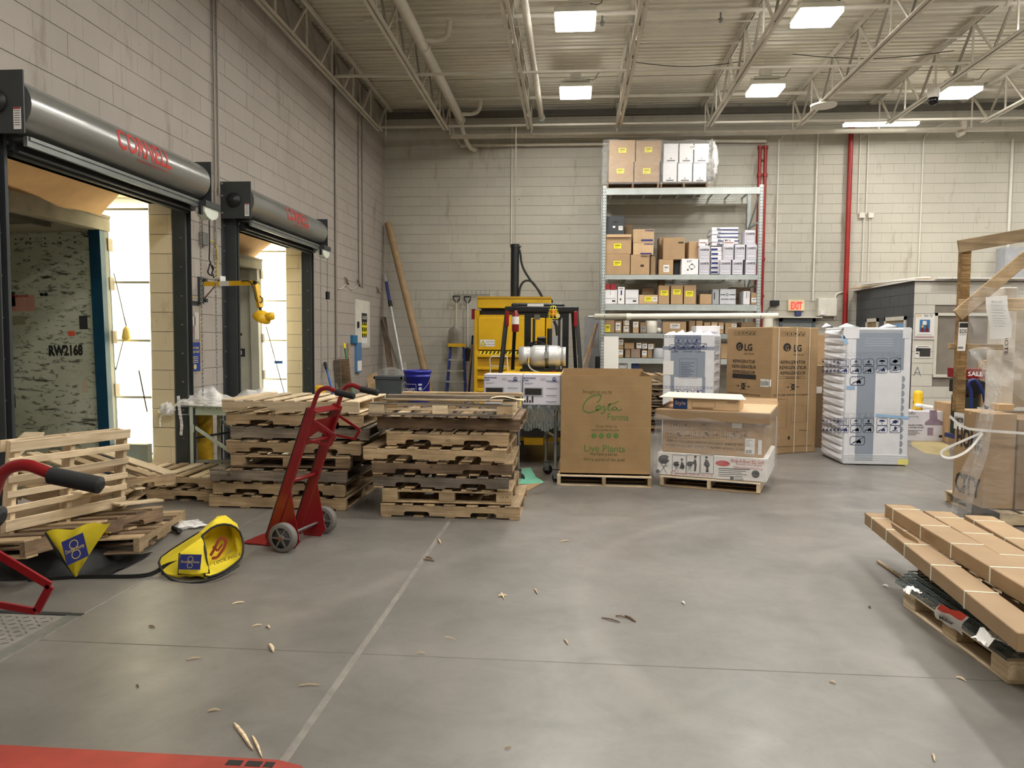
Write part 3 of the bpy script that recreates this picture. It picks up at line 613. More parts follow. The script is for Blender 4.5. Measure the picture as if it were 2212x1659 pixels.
# trailers: rear frame with header and post, lined side wall, floor, roof
def trailer(k, yw, y0, xr, zt, label, post_mat, tilt):
    t = thing('trailer', label, 'trailer', (xr, yw, 0))
    Ln = 9.0; S = Matrix.Translation((xr, 0, 0)) @ Matrix.Rotation(tilt, 4, 'Y') @ Matrix.Translation((-xr, 0, 0))
    def bld(mb, nm, mt, par=t, **kw): mb.v = [tuple(S @ Vector(v)) for v in mb.v]; return mb.build(nm, mt, par, **kw)
    w = bld(MB().box(xr-Ln, xr-.12, yw, yw+.03, 0, zt-.10), 'side_liner', LINER if k == 0 else TRWH)
    bld(MB().box(xr-Ln, xr, yw+.03, yw+.08, -.1, zt), 'outer_side', TRWH)
    rv = MB()
    for i in range(50):
        rv.cyl((xr-.3-i*.16, yw-.004, zt-.16), (xr-.3-i*.16, yw, zt-.16), .009, 6); rv.cyl((xr-.3-i*.16, yw-.004, zt-.21), (xr-.3-i*.16, yw, zt-.21), .009, 6)
    bld(rv, 'rivet', DGREY, w, kind='stuff')
    bld(MB().box(xr-.12, xr, yw-.05, yw+.10, 0, zt-.02), 'corner_post', post_mat)
    bld(MB().box(xr-.10, xr+.02, y0, yw+.10, zt-.10, zt+.03).box(xr-.04, xr+.03, y0, yw+.10, zt+.03, zt+.06), 'header', M((138, 128, 108), .5, .2, var=.3))
    bld(MB().box(xr-Ln, xr, y0, yw+.08, zt, zt+.03), 'roof', M((120, 116, 108), .7))
    mb = MB()
    for i in range(14): mb.box(xr-.6-i*.6, xr-.55-i*.6, y0, yw, zt-.045, zt)
    bld(mb, 'roof_bow', M((120, 118, 104), .5, .3))
    bld(MB().box(xr-Ln, xr, y0, yw, -.04, -.01), 'deck', BROWNW); bld(MB().box(xr-Ln, xr-Ln+.05, y0, yw, 0, zt), 'nose_wall', LINER)
    bld(MB().box(xr-Ln, xr, y0-.05, y0, -.1, zt), 'outer_side', LINER)
    # swung-back rear door with hinges
    d = bld(MB().box(xr-.08, xr-.03, yw+.12, yw+.16, 0, zt-.03).box(xr-1.1, xr-.05, yw+.16, yw+.20, 0, zt-.03), 'door', CHROME if k == 0 else TRWH)
    for z in (.35, .95, 1.5, 2.05, 2.45): bld(MB().box(xr-.05, xr+.012, yw+.07, yw+.145, z, z+.13), 'hinge', M((150, 140, 122), .5, .4), d)
    return t, w, bld
yw1 = 7.44
xr1 = XP(220, 700, -5).x; zt1 = None
q = P(222, 487, yw1); xr1 = P(241, 600, yw1+.02).x; zt1 = q.z+.05
t1, w1, bld1 = trailer(0, yw1, 4.9, xr1, zt1, 'blue-posted trailer with scratched white liner at the nearer dock', BLUEP, math.radians(-1.6))
F = Face(P(150, 755, yw1), (1,0,0), (0,0,1), .004); mb = MB().t2(F, 'RW2168', .10, 0, -.045, bold=.05, w=.37); bld1(mb, 'lettering', INK, w1)
for (u, v, wd, hh, mt, nm) in ((58, 650, .28, .16, M((206, 150, 140), .7), 'red_placard'), (164, 718, .07, .05, M((214, 84, 52), .6), 'orange_sticker'), (190, 695, .09, .14, DGREY, 'dark_patch'), (14, 622, .09, .15, DGREY, 'dark_patch'), (34, 640, .10, .15, DGREY, 'dark_patch'), (29, 860, .10, .14, DGREY, 'dark_patch'), (45, 686, .2, .09, M((150, 146, 120), .7), 'faded_patch'), (190, 832, .06, .14, M((190, 176, 150), .7), 'faded_patch')):
    c = P(u, v, yw1); Fq = Face(c, (1,0,0), (0,0,1), .003); bld1(MB().q2(Fq, -wd/2, -hh/2, wd/2, hh/2), nm, mt, w1)
c = P(52, 637, yw1); Fq = Face(c, (1,0,0), (0,0,1), .005); bld1(MB().t2(Fq, 'WARNING', .03, 0, 0, bold=.02), 'lettering', REDP, w1)
for u in (102, 111): bld1(MB().cyl(P(u, 632, yw1)-Vector((0,.012,0)), P(u, 632, yw1), .018, 10), 'grommet', BLACKM, w1)
yw2 = 11.02; xr2 = P(566, 700, yw2+.03).x
t2_, w2, bld2 = trailer(1, yw2, 8.7, xr2, P(540, 572, yw2).z+.03, 'cream-walled trailer with black arrow marks at the farther dock', TRWH, math.radians(-.8))
for pts in ([(494, 685), (500, 692), (511, 722), (511, 700), (516, 700), (509, 722), (502, 708), (502, 712), (494, 712)], [(508, 719), (526, 719), (526, 724), (519, 726), (519, 738), (515, 738), (515, 728), (508, 724)]):
    Fq = Face(P(505, 710, yw2), (1,0,0), (0,0,1), .004); bld2(MB().p2(Fq, [Fq.at(*p) for p in pts]), 'arrow_mark', INK, w2)
Fq = Face(P(505, 760, yw2), (1,0,0), (0,0,1), .004); a, b = Fq.at(480, 752), Fq.at(532, 770)
bld2(MB().q2(Fq, a[0], b[1], b[0], a[1]), 'logistics_track', DGREY, w2)
mb = MB(); [mb.q2(Face(Fq.O, Fq.U, Fq.V, .002), a[0]+.03+i*.07, b[1]+.03, a[0]+.045+i*.07, a[1]-.03) for i in range(5)]; bld2(mb, 'slot', PAPER, w2)
# bottles on the ledge in the far shelter
for u, lb in ((597, 'left clear water bottle standing behind the farther trailer'), (606, 'right clear water bottle standing behind the farther trailer')):
    c = P(u, 795, 11.36); bt = MB().lathe(c, (0,0,1), [(0, .028), (.02, .033), (.12, .033), (.16, .014), (.19, .013)], 12); o = thing('water_bottle', lb, 'bottle', c)
    bt.build('body', film('bottle_plastic', (220, 232, 240), .4), o); MB().cyl(c+Vector((0,0,.07)), c+Vector((0,0,.11)), .034, 12).build('wrapper', M((60, 110, 180), .5), o)
solo(MB().box(WX-T-1.2, WX-T-.45, 11.3, 11.45, -.1, P(600, 796, 11.36).z), 'ledge_box', CREAM, 'pale ledge holding two water bottles at the farther dock', 'ledge')

# ================================================================ ON THE LEFT WALL
def wallpt(u, v, off=0.0): return XP(u, v, WX+off)
def wpipe(us, v0, v1, r, label, off=.03, mat=None, name='conduit', extra=()):
    a = wallpt(us, (v0+v1)/2, off); z0 = wallpt(us, v1, off).z; z1 = wallpt(us, v0, off).z if v0 > 0 else 6.45
    pts = [(WX+off, a.y, z1), (WX+off, a.y, z0)]+list(extra)
    return pipe(pts, r, mat or WHITEP, name, label, 'conduit', 8)
GCON = M((150, 142, 132), .5, .3)
wpipe(463.5, 0, 560, .012, 'left one of two thin conduits dropping between the dock doors', mat=GCON); wpipe(470, 0, 420, .012, 'right one of two thin conduits dropping between the dock doors', mat=GCON)
wpipe(725, 0, 850, .020, 'brown-grey conduit running down the wall right of the farther dock door', mat=GCON)
wpipe(775, 0, 612, .014, 'conduit left of pair near the far wall corner', mat=GCON); wpipe(783, 0, 622, .014, 'conduit right of pair near the far wall corner', mat=GCON)
c = wallpt(434, 516); t = thing('junction_box', 'grey junction box between the dock doors', 'junction box', c)
MB().box(WX, WX+.06, c.y-.06, c.y+.06, c.z-.07, c.z+.07).build('box', STEEL, t, bev=.004); MB().cyl((WX+.03, c.y-.02, c.z+.07), (WX+.03, c.y-.02, 3.0), .01, 8).build('conduit', GCON, t)
# coiled black cord, yellow cord with tag
c = wallpt(455, 583, .07); cc = [c+Vector((.01*math.sin(a*3), .055*math.cos(a), .065*math.sin(a))) for a in [i*.5 for i in range(38)]]
pipe([wallpt(452, 470, .05), wallpt(453, 530, .05), wallpt(452, 560, .06)]+cc+[wallpt(462, 600, .06)], .008, BLACKM, 'power_cord', 'black power cord coiled up between the dock doors', 'cord', 6)
pipe([wallpt(453, 521, .05), wallpt(463, 522, .07), wallpt(470, 545, .05), wallpt(469, 600, .05)], .011, M((190, 170, 60), .5), 'power_cord', 'yellow cord beside the black coil between the dock doors', 'cord', 6, 1)
solo(MB().box(WX+.05, WX+.056, wallpt(466, 600).y, wallpt(475, 600).y+.03, wallpt(468, 613).z, wallpt(468, 596).z), 'cord_tag', PAPER, 'white tag hanging on the yellow cord', 'tag')
# poster: photo above, blue panel below
c0, c1 = wallpt(399, 640), wallpt(432, 803); t = thing('safety_poster', 'tall poster with blue text panel between the dock doors', 'poster', (WX, (c0.y+c1.y)/2, c1.z))
ya, yb, zt, zb = c0.y, c1.y, c0.z, c1.z; Fp = Face((WX+.004, (ya+yb)/2, (zt+zb)/2), (0,1,0), (0,0,1), 0); w_, h_ = (yb-ya)/2, (zt-zb)/2
MB().box(WX, WX+.006, ya, yb, zb, zt).build('board', M((150, 140, 134), .5), t)
F2 = Face((WX+.007, (ya+yb)/2, (zt+zb)/2), (0,1,0), (0,0,1), .001); F3 = Face((WX+.009, (ya+yb)/2, (zt+zb)/2), (0,1,0), (0,0,1), .001)
MB().q2(F2, -w_, -h_, w_, -h_+.33).build('blue_panel', M((30, 62, 150), .5), t)
MB().r2(F3, -w_, -h_, w_, h_, .012).build('border', M((196, 176, 110), .5), t)
mb = MB(); mb.t2(F3, 'Use your head,', .03, 0, -h_+.26, bold=.02, w=.24); mb.t2(F3, 'protect your back!', .03, 0, -h_+.215, bold=.02, w=.26)
for i in range(4): mb.l2(F3, (-.12, -h_+.17-i*.02), (.1, -h_+.17-i*.02), .007)
mb.c2(F3, 0.03, -h_+.06, .03); mb.build('print', M((214, 196, 120), .5), t)
MB().q2(F3, -w_+.01, h_-.09, w_-.01, h_-.04).q2(F3, -w_+.02, h_-.3, -w_+.10, h_-.09).build('print_scene', DGREY, t)
MB().q2(F3, .03, -.05, .13, .25).q2(F3, -.02, .1, .05, .2).build('print_scene_light', M((196, 190, 184), .5), t)
MB().c2(F3, -.06, .2, .022).build('print_figure_head', M((110, 76, 60), .6), t)
MB().p2(F3, [(-.11, .17), (-.01, .17), (-.005, .02), (-.115, .02)]).build('print_figure_shirt', M((176, 34, 34), .6), t)
MB().q2(F3, -.09, .03, -.03, .13).build('print_figure_apron', M((222, 196, 150), .6), t)
MB().p2(F3, [(-.105, .02), (-.02, .02), (-.03, -.14), (-.05, -.14), (-.06, -.02), (-.075, -.14), (-.095, -.14)]).build('print_figure_trousers', INK, t)
# yellow swinging dock lamp
b0 = wallpt(436, 618, .03); t = thing('dock_light', 'yellow jointed dock light swung out between the dock doors', 'lamp', b0)
MB().box(WX, WX+.03, b0.y-.05, b0.y+.05, b0.z-.2, b0.z+.1).box(WX+.03, WX+.09, b0.y-.02, b0.y+.02, b0.z-.18, b0.z-.14).box(WX+.03, WX+.09, b0.y-.02, b0.y+.02, b0.z+.04, b0.z+.08).build('wall_bracket', PLATE, t)
e1 = P(553, 611, 8.05); e0 = Vector((WX+.06, b0.y, e1.z)); MB().bar(e0, e1, .035, .05).build('arm', SAFE, t)
MB().bar(e0+(e1-e0)*.32, e0+(e1-e0)*.5, .038, .052).build('sticker', PAPER, t)
MB().bar((WX+.06, b0.y, e1.z-.16), e0+(e1-e0)*.25, .012, .012).build('strut', BROWNW, t)
e2 = P(562, 665, 8.0); MB().bar(e1+Vector((-.01,0,.0)), e2, .045, .055).build('lower_arm', SAFE, t); MB().cyl(e1-Vector((0,.04,0)), e1+Vector((0,.04,0)), .022, 12).build('knuckle', BLACKM, t); MB().cyl(e2, P(563, 676, 8.0), .018, 10).build('knuckle', BLACKM, t)
hc = P(567, 684, 7.98); hd = _n((-.45, .25, -.7))
h = MB().lathe(hc-hd*.0, hd, [(-.05, .03), (-.04, .07), (0, .095), (.03, .10), (.035, .085)], 20).build('lamp_head', SAFE, t)
MB().lathe(hc+Vector((.06, -.02, .0)), (1, 0, .1), [(0, .04), (.03, .045), (.07, .04), (.075, .01)], 16).build('ballast', SAFE, t)
pipe([e0+(e1-e0)*.75+Vector((0,-.03,.02)), P(540, 606, 8.03), P(549, 625, 8.0), P(552, 650, 8.0), P(566, 655, 7.98), P(567, 645, 8.0), P(560, 638, 8.02)], .006, BLACKM, 'lamp_cord', 'thin black cord looping down the yellow dock light', 'cord', 5, 2)
# electrical bits near the far corner
c0, c1 = wallpt(766, 646), wallpt(797, 752); t = thing('breaker_box', 'white flush electrical panel door near the far left corner', 'panel', (WX, (c0.y+c1.y)/2, c1.z))
pd = MB().box(WX, WX+.02, c0.y, c1.y, c1.z, c0.z).build('door', WHITEP, t); MB().box(WX+.02, WX+.03, c0.y+.03, c1.y-.03, c1.z+.03, c0.z-.03).build('door_panel', WHITEP, t); MB().box(WX+.03, WX+.06, c0.y+.06, c0.y+.12, c1.z+.4, c1.z+.52).build('latch', BLACKM, t)
c0, c1 = wallpt(781, 676, .035), wallpt(792, 742, .035); t = thing('safety_sign', 'narrow yellow and white safety sign on the electrical panel', 'sign', (WX+.03, (c0.y+c1.y)/2, c1.z))
MB().box(WX+.03, WX+.036, c0.y, c1.y+.02, c1.z, c0.z).build('sheet', PAPER, t); Fp = Face((WX+.037, (c0.y+c1.y+.02)/2, (c0.z+c1.z)/2), (0,1,0), (0,0,1), .002); w_, h_ = (c1.y+.02-c0.y)/2, (c0.z-c1.z)/2
MB().q2(Fp, -w_, h_-.17, w_, h_).build('heading_band', INK, t); MB().q2(Fp, -w_, h_-.45, w_, h_-.19).build('yellow_band', YELL, t)
mb = MB(); [mb.q2(Fp, -w_+w_*(.15+i*.62), -h_+.12+j*.12, -w_+w_*(.55+i*.62), -h_+.2+j*.12) for i in range(3) for j in range(3)]; mb.build('print', INK, t)
MB().t2(Face(Fp.O, Fp.U, Fp.V, .002), 'DANGER', .07, 0, h_-.12, w=w_*1.6).build('lettering', PAPER, t)
for (u0, v0, u1, v1, nm, mt, lb) in ((756, 724, 763, 742, 'switch_box', M((40, 110, 150), .5), 'blue switch box near the far left corner'), (765, 740, 772, 804, 'brochure_rack', M((90, 130, 175), .5), 'narrow blue and white notice under the switch box')):
    c0, c1 = wallpt(u0, v0), wallpt(u1, v1)
    t = thing(nm, lb, 'sign' if 'rack' in nm else 'switch', (WX, c0.y, c1.z)); MB().box(WX, WX+.06, c0.y, c1.y+.1, c1.z, c0.z).build('body', mt, t, bev=.004)
    if 'rack' in nm: MB().box(WX+.06, WX+.065, c0.y+.02, c1.y+.08, c1.z+.03, c0.z-.35).build('sheet', PAPER, t)
pipe([wallpt(731, 624, .03), wallpt(738, 624, .03), wallpt(748, 612, .04), wallpt(757, 626, .03), wallpt(768, 622, .03), wallpt(775, 612, .03)], .006, PAPER, 'loose_wire', 'thin white wire drooping across wall near the far corner', 'wire', 5, 1)
for (u, v, lb) in ((747, 608, 'left metal wire hook on wall near the far corner'), (773, 613, 'right metal wire hook on wall near the far corner'), (815, 628, 'metal hook on wall right by the far corner')):
    c = wallpt(u, v, .02); solo(MB().tube([c+Vector((0,-.05,.08)), c+Vector((.03,-.05,-.05)), c+Vector((.05,.03,-.06)), c+Vector((.0,.05,.06)), c+Vector((0,.12,-.04))], .01, 5), 'wall_hook', BROWNW, lb, 'hook')
# ================================================================ PALLETS
_BM = {}
def board_mesh(L_, w, t, mat, bev=.0025):         # long axis = local x, centred
    k = ('b', round(L_, 3), round(w, 3), round(t, 3), mat.name)
    if k not in _BM:
        mb = MB().box(-L_/2, L_/2, -w/2, w/2, -t/2, t/2); me = bpy.data.meshes.new('board')
        bm = bmesh.new(); me.from_pydata(mb.v, [], mb.f); bm.from_mesh(me); bmesh.ops.bevel(bm, geom=bm.edges[:], offset=bev, segments=1, affect='EDGES'); bm.to_mesh(me); bm.free()
        me.materials.append(mat); _BM[k] = me
    return _BM[k]
def stringer_mesh(L_, h, mat, notch=True):
    k = ('s', round(L_, 3), round(h, 3), mat.name, notch)
    if k not in _BM:
        poly = [(-L_/2, 0)]
        if notch:
            for c in (-L_*.24, L_*.24):
                poly += [(c-.115, 0), (c-.115, h*.28), (c-.10, h*.42), (c-.085, h*.45), (c+.085, h*.45), (c+.10, h*.42), (c+.115, h*.28), (c+.115, 0)]
        poly += [(L_/2, 0), (L_/2, h), (-L_/2, h)]
        mb = MB().prism(poly, (0, .019, -h/2), (1,0,0), (0,0,1), .038); me = bpy.data.meshes.new('stringer'); me.from_pydata(mb.v, [], mb.f); me.materials.append(mat); _BM[k] = me
    return _BM[k]
def pallet(Mx, label, mat=OLD, kind='string', W_=1.22, Dp=1.016, nt=7, nb=5, group=None, notch=True, skip=(), mats=None, bw=.095):
    t = thing('pallet', label, 'pallet', M=Mx, group=group)
    mats = mats or [mat]; pm = lambda: random.choice(mats)
    def put(nm, me, loc, rz=0, rx=0): return link(nm, me, t, loc=loc, rot=(rx, 0, rz))
    if kind == 'string':
        for y in (-Dp/2+.02, 0, Dp/2-.02): put('stringer', stringer_mesh(W_, .086, pm(), notch), (0, y, .014+.043))
        zt, zb = .108, .007
    else:
        for x in (-W_/2+.07, 0, W_/2-.07):
            for y in (-Dp/2+.05, 0, Dp/2-.05): put('block', board_mesh(.14, .098, .078, pm(), .003), (x, y, .015+.039))
        for y in (-Dp/2+.05, 0, Dp/2-.05):
            put('stringer_board', board_mesh(W_, .10, .015, pm()), (0, y, .1005)); put('bottom_board', board_mesh(W_, .10, .014, pm()), (0, y, .007))
        zt, zb = .1155, None
    xs = [-W_/2+bw/2+i*(W_-bw)/(nt-1) for i in range(nt)]
    for i, x in enumerate(xs):
        if i in skip: continue
        w = bw*(1.35 if i in (0, nt-1) else ru(.9, 1.08)); x = x+(w-bw)/2*(1 if i == 0 else -1 if i == nt-1 else 0)
        put('deck_board', board_mesh(Dp, round(w, 2), .015, pm()), (x, 0, zt), PI/2+ru(-.012, .012))
    if zb is not None:
        for i in range(nb):
            x = -W_/2+.05+i*(W_-.10)/(nb-1); put('bottom_board', board_mesh(Dp, .09, .014, pm()), (x, 0, zb), PI/2+ru(-.01, .01))
    return t
PI = math.pi
def stack(rows, Yf, names, z0=0.0, gap=.1185):
    z = z0
    for (ul, ur, dy_, rz, kw), nm in zip(rows, names):
        v = 1000; xl, xr_ = P(ul, v, Yf+dy_).x, P(ur, v, Yf+dy_).x; w = max(1.06, min(1.30, xr_-xl)); c = (xl+xr_)/2
        kw = dict(kw); h = kw.pop('h', gap)
        Mx = Matrix.Translation((c, Yf+dy_+kw.get('Dp', 1.016)/2, z)) @ Matrix.Rotation(rz, 4, 'Z')
        if kw.pop('flip', 0): Mx = Matrix.Translation((0,0,.123)) @ Mx @ Matrix.Rotation(PI, 4, 'X')
        tl = kw.pop('tilt', None)
        if tl: Mx = Mx @ Matrix.Rotation(tl, 4, 'Y')
        pallet(Mx, nm, W_=w, **kw); z += h
    return z
RS = 'in the stack of eight behind the floor joint, right of the red hand truck'
G1 = .1255
stack([(822, 1124, 0, 0, dict(mat=OLD)), (824, 1105, .03, .01, dict(mat=OLD, kind='block', h=.127)), (807, 1101, .02, -.015, dict(mat=OLD, mats=[OLD, GREYW])), (801, 1104, 0, .02, dict(mat=OLD, mats=[OLD, BROWNW], Dp=1.1)),
       (786, 1095, -.02, -.02, dict(mat=OLD)), (834, 1097, .06, .01, dict(mat=OLD, nt=9, mats=[OLD, OLD, BROWNW])), (815, 1122, .16, 0, dict(mat=BROWNW, notch=False)), (796, 1106, .08, 0, dict(mat=GREYW, kind='block', flip=1, mats=[GREYW, OLD, PINE], h=.12))],
      6.52, ['bottom notched pallet with a knot, '+RS, 'block-footed pallet second from the bottom, '+RS, 'pallet third from the bottom with greyish boards, '+RS, 'pallet fourth from the bottom with jointed front stringer, '+RS, 'wide overhanging pallet fifth from the bottom, '+RS,
             'nine-slat pallet sixth from the bottom, '+RS, 'dark brown pallet just under the topmost, '+RS, 'upside-down pallet with big blocks on top, '+RS], gap=G1)
for o in list(bpy.data.objects):
    if o.get('category') == 'pallet' and o['label'].endswith(RS): o['label'] = o['label'].replace(', '+RS, ' of the right-hand stack')
for yb_, xb0, xb1, mt_, lb_ in ((7.05, -1.75, -.55, GREYW, 'grey loose board across middle of the right-hand stack top'), (7.45, -1.7, -.5, OLD, 'tan loose board across the back of the right-hand stack top')):
    solo(MB().bar((xb0, yb_, 1.03), (xb1, yb_+.03, 1.03), .10, .03), 'loose_board', mt_, lb_, 'board', bev=.003)
solo(MB().bar((-1.66, 6.66, 1.028), (-.62, 6.62, 1.032), .09, .015), 'loose_board', OLD, 'pale loose board lying along the front of the right-hand stack top', 'board', bev=.003)
solo(MB().grid(lambda a, b: (-.74+.30*a, 6.72+.16*b, 1.045+.010*math.sin(a*5)+.006*math.sin(b*9+a*4)), 10, 4).grid(lambda a, b: (-.74+.30*a, 6.72+.16*b, 1.035+.008*math.sin(a*5)), 10, 4), 'splintered_board', PINE, 'splintered pale board end on top of the right-hand stack', 'board')
LSX = ' of the stack behind the red hand truck'
stack([(444, 754, 0, 0, dict(mat=OLD, notch=False, Dp=1.2)), (459, 745, .0, .0, dict(mat=OLD)), (452, 745, -.02, .02, dict(mat=GREYW, notch=False, mats=[GREYW, GREYW, BROWNW])), (496, 752, .04, .03, dict(mat=OLD, kind='block', mats=[OLD, PINE, BROWNW])),
       (490, 783, .06, -.02, dict(mat=OLD)), (494, 790, .12, .05, dict(mat=GREYW, notch=False, Dp=1.15)), (487, 786, .12, 0, dict(mat=OLD)), (481, 775, .10, .0, dict(mat=PINE, h=.12))],
      6.70, ['bottom solid-stringer pallet'+LSX, 'notched pallet second from the bottom'+LSX, 'wide grey pallet third from the bottom'+LSX, 'block-footed pallet fourth from the bottom'+LSX, 'tan notched pallet fifth from the bottom'+LSX, 'dark grey weathered pallet sixth from the bottom'+LSX,
             'strapped tan pallet just under the topmost'+LSX, 'fresh pale pine pallet on top'+LSX], gap=G1)
# stencilled marks on the fresh pallet
c = P(590, 890, 6.79); F = Face(c, (1,0,0), (0,0,1), .008); mb = MB()
for i, s in enumerate(('AH 8', 'AH 8', 'AH 8')): mb.t2(F, s, .014, 0, .012-i*.022); mb.l2(F, (-.02, .008-i*.022), (.02, .008-i*.022), .002)
solo(mb, 'stencil_mark', INK, 'black stencilled AH 8 mark on the front of the fresh pine pallet', 'marking')
for (u, v, s, lb) in ((1089, 1074, 'LA 10', 'small LA 10 stamp on a block of the right-hand pallets'), (968, 952, 'HT', 'small HT stamp on the nine-slat pallet stringer')):
    F = Face(P(u, v, 6.50 if s == 'LA 10' else 6.565), (1,0,0), (0,0,1), .004); solo(MB().t2(F, s, .022, 0, -.01), 'stencil_mark', INK, lb, 'marking')
# low stack at the nearer dock door
pallet(Matrix.Translation((-3.94, 7.31, 0)) @ Matrix.Rotation(-.01, 4, 'Z'), 'lower of the two pallets lying flat in front of the conveyor stand', mat=OLD, W_=1.05, Dp=.77)
pallet(Matrix.Translation((-3.93, 7.30, .1255)) @ Matrix.Rotation(.01, 4, 'Z'), 'upper pine pallet lying flat in front of the conveyor stand', mat=PINE, W_=1.05, Dp=.77, mats=[PINE, OLD], nt=7)
pallet(Matrix.Translation((-4.62, 6.62, .02)) @ Matrix.Rotation(.25, 4, 'Z') @ Matrix.Rotation(-.08, 4, 'Y'), 'pale pallet at the dock sill behind the broken heap', mat=PINE, mats=[PINE, OLD])
# heap of broken pallets on the left
def tilted(O, X, Y, label, **kw): return pallet(frame(O, X, Y), label, **kw)
a = P(350, 1106, 5.55); b = P(0, 1198, 4.1); X = (b-a).normalized(); tilted(a+X*.63+Vector((-.5, .05, -.02))-Vector((0,0,.10)), X, (1, -.1, .10), 'tilted old pallet carrying the leaning pale pallet', mat=OLD, mats=[OLD, BROWNW], W_=1.3)
tilted((-3.62, 5.42, .02), (.25, -1, .07), (1, .2, .02), 'dark bottom pallet pressed on the yellow cover on the floor', mat=BROWNW, mats=[BROWNW, OLD])
tilted((-4.05, 5.75, .42), (.4, 1, -.06), (-1, .3, .15), 'pale pallet lying behind the leaning one', mat=PINE, mats=[PINE, OLD])
# the leaning pallet: six boards facing the viewer, three stringers behind
BR, BL, TR = P(270, 1092, 5.55), P(10, 1150, 4.62), P(294, 925, 5.60)
Mx = frame(BL, BR-BL, TR-BR); Lb = (BR-BL).length; Hb = (TR-BR).length
t = thing('pallet', 'fresh pine pallet leaning on the heap with its slats facing the room', 'pallet', M=Mx)
yy = [0, .19, .31, .46, .62, .80, 1.0]; wd = [.135, .075, .075, .085, .075, .075, .11]
sc = Hb/.96
for i in range(6):
    y = (.06, .24, .39, .56, .74, .90)[i]*sc*1.0; w = (.12, .07, .07, .075, .075, .11)[i]*sc
    link('deck_board', board_mesh(Lb, round(w, 3), .016, PINE), t, loc=(Lb/2, y, .0), rot=(0, 0, ru(-.012, .012)))
for x in (.06, Lb*.5, Lb-.02):
    link('stringer', board_mesh(Hb*1.12, .035, .085, PINE), t, loc=(x, Hb*.42, -.052), rot=(0, 0, PI/2+ru(-.02, .02)))
for i in range(3): link('bottom_board', board_mesh(Lb*.98, .08, .014, PINE), t, loc=(Lb/2, (.1, .5, .92)[i]*Hb, -.102), rot=(0, 0, 0))
# loose boards and carton scraps in the heap
for (p, q, w, mt, lb) in ((P(0, 1000, 5.2), P(75, 935, 5.6), .16, PINE, 'wide pale board sticking up at left of the heap'), (P(250, 1090, 5.4), P(345, 1080, 5.75), .10, PINE, 'short board lying on the right end of the heap'), (P(150, 1000, 6.0), P(190, 1006, 6.5), .2, PINE, 'pale board behind the leaning pallet'), (P(165, 1065, 5.0), P(225, 1052, 5.3), .09, PINE, 'small notched board behind the leaning pallet'),
                          (P(60, 1090, 5.0), P(110, 1075, 5.3), .12, OLD, 'short old board behind the leaning pallet')):
    solo(MB().bar(p, q, w, .018), 'loose_board', mt, lb, 'board', bev=.003)
solo(MB().prism([(0, 0), (.3, -.05), (.34, .12), (.15, .2), (.02, .14)], P(100, 1098, 5.25), (1, .3, 0), (0, .4, 1), .004), 'cardboard_scrap', KRAFT, 'brown cardboard scrap tucked behind the leaning pallet', 'cardboard')
solo(MB().prism([(0, 0), (.28, -.02), (.24, .1), (.1, .16)], P(0, 1130, 4.9), (1, .3, 0), (0, .4, 1), .004), 'cardboard_scrap', WHITEB, 'white cardboard scrap at the left edge of the heap', 'cardboard')

# ================================================================ YELLOW COVERS, STRAP, HOSES on the floor
YF = M((228, 206, 40), .8, var=.22, scale=5, bmp=.2); PIPING = M((26, 26, 26), .7)
def cloth_patch(F, w, h, parent):
    MB().q2(F, -w/2, -h/2, w/2, h/2).build('patch', NAVY, parent)
    F2 = Face(F.O, F.U, F.V, .002); mb = MB().t2(F2, 'Double Hump', h*.16, 0, -h*.06, w=w*.85); mb.o2(F2, 0, h*.2, h*.17, h*.03, 16); mb.o2(F2, 0, -h*.22, h*.17, h*.03, 16)
    mb.build('emblem', M((206, 186, 110), .6), parent)
t = thing('trailer_door_cover', 'crumpled yellow fabric cover with black piping lying open on floor', 'fabric cover', G(430, 1240))
rim = [P(*q) for q in ((437, 1157, 4.90), (462, 1136, 5.0), (492, 1131, 5.1), (516, 1143, 5.12), (526, 1170, 5.1), (525, 1200, 5.0), (512, 1215, 4.95), (480, 1240, 4.78), (444, 1256, 4.66), (440, 1230, 4.7), (446, 1200, 4.8), (440, 1175, 4.86))]
rim = [Vector((p.x, p.y, max(p.z, .012))) for p in rim]
tail = [P(*q) for q in ((430, 1150, 5.0), (470, 1118, 5.2), (480, 1113, 5.25), (490, 1120, 5.3), (500, 1150, 5.3), (500, 1190, 5.2), (470, 1215, 5.05), (420, 1240, 4.85), (385, 1256, 4.66), (352, 1240, 4.72), (343, 1215, 4.82), (350, 1200, 4.9))]
tail = [Vector((p.x, p.y, max(p.z, .010))) for p in tail]
n = len(rim)
def lf(a, b):
    k = a*n; i = int(k) % n; f = k-int(k); r_ = rim[i].lerp(rim[(i+1) % n], f); q_ = tail[i].lerp(tail[(i+1) % n], f)
    p = r_.lerp(q_, b); return p+Vector((.012*math.sin(a*25+b*4), .012*math.cos(a*19+b*6), .018*math.sin(b*3.1)+.008*math.sin(a*31)*math.sin(b*9)))*math.sin(b*PI)
MB().grid(lf, 48, 10).build('shell', YF, t)
cen = sum(tail, Vector())/n; MB().grid(lambda a, b: tail[int(a*n) % n].lerp(cen+Vector((0, .05, .03)), b)+Vector((0,0,.01*math.sin(a*20+b*8))), n, 6).build('back_panel', YF, t)
MB().tube(rim+[rim[0]], .008, 6, 1).build('piping', PIPING, t)
MB().tube([tail[9], tail[10], tail[11], tail[0]], .007, 6, 1).tube([P(343, 1215, 4.80), P(350, 1236, 4.68), P(375, 1257, 4.62), P(410, 1262, 4.58), P(470, 1250, 4.62), P(515, 1222, 4.82)], .008, 6, 2).build('piping', PIPING, t)
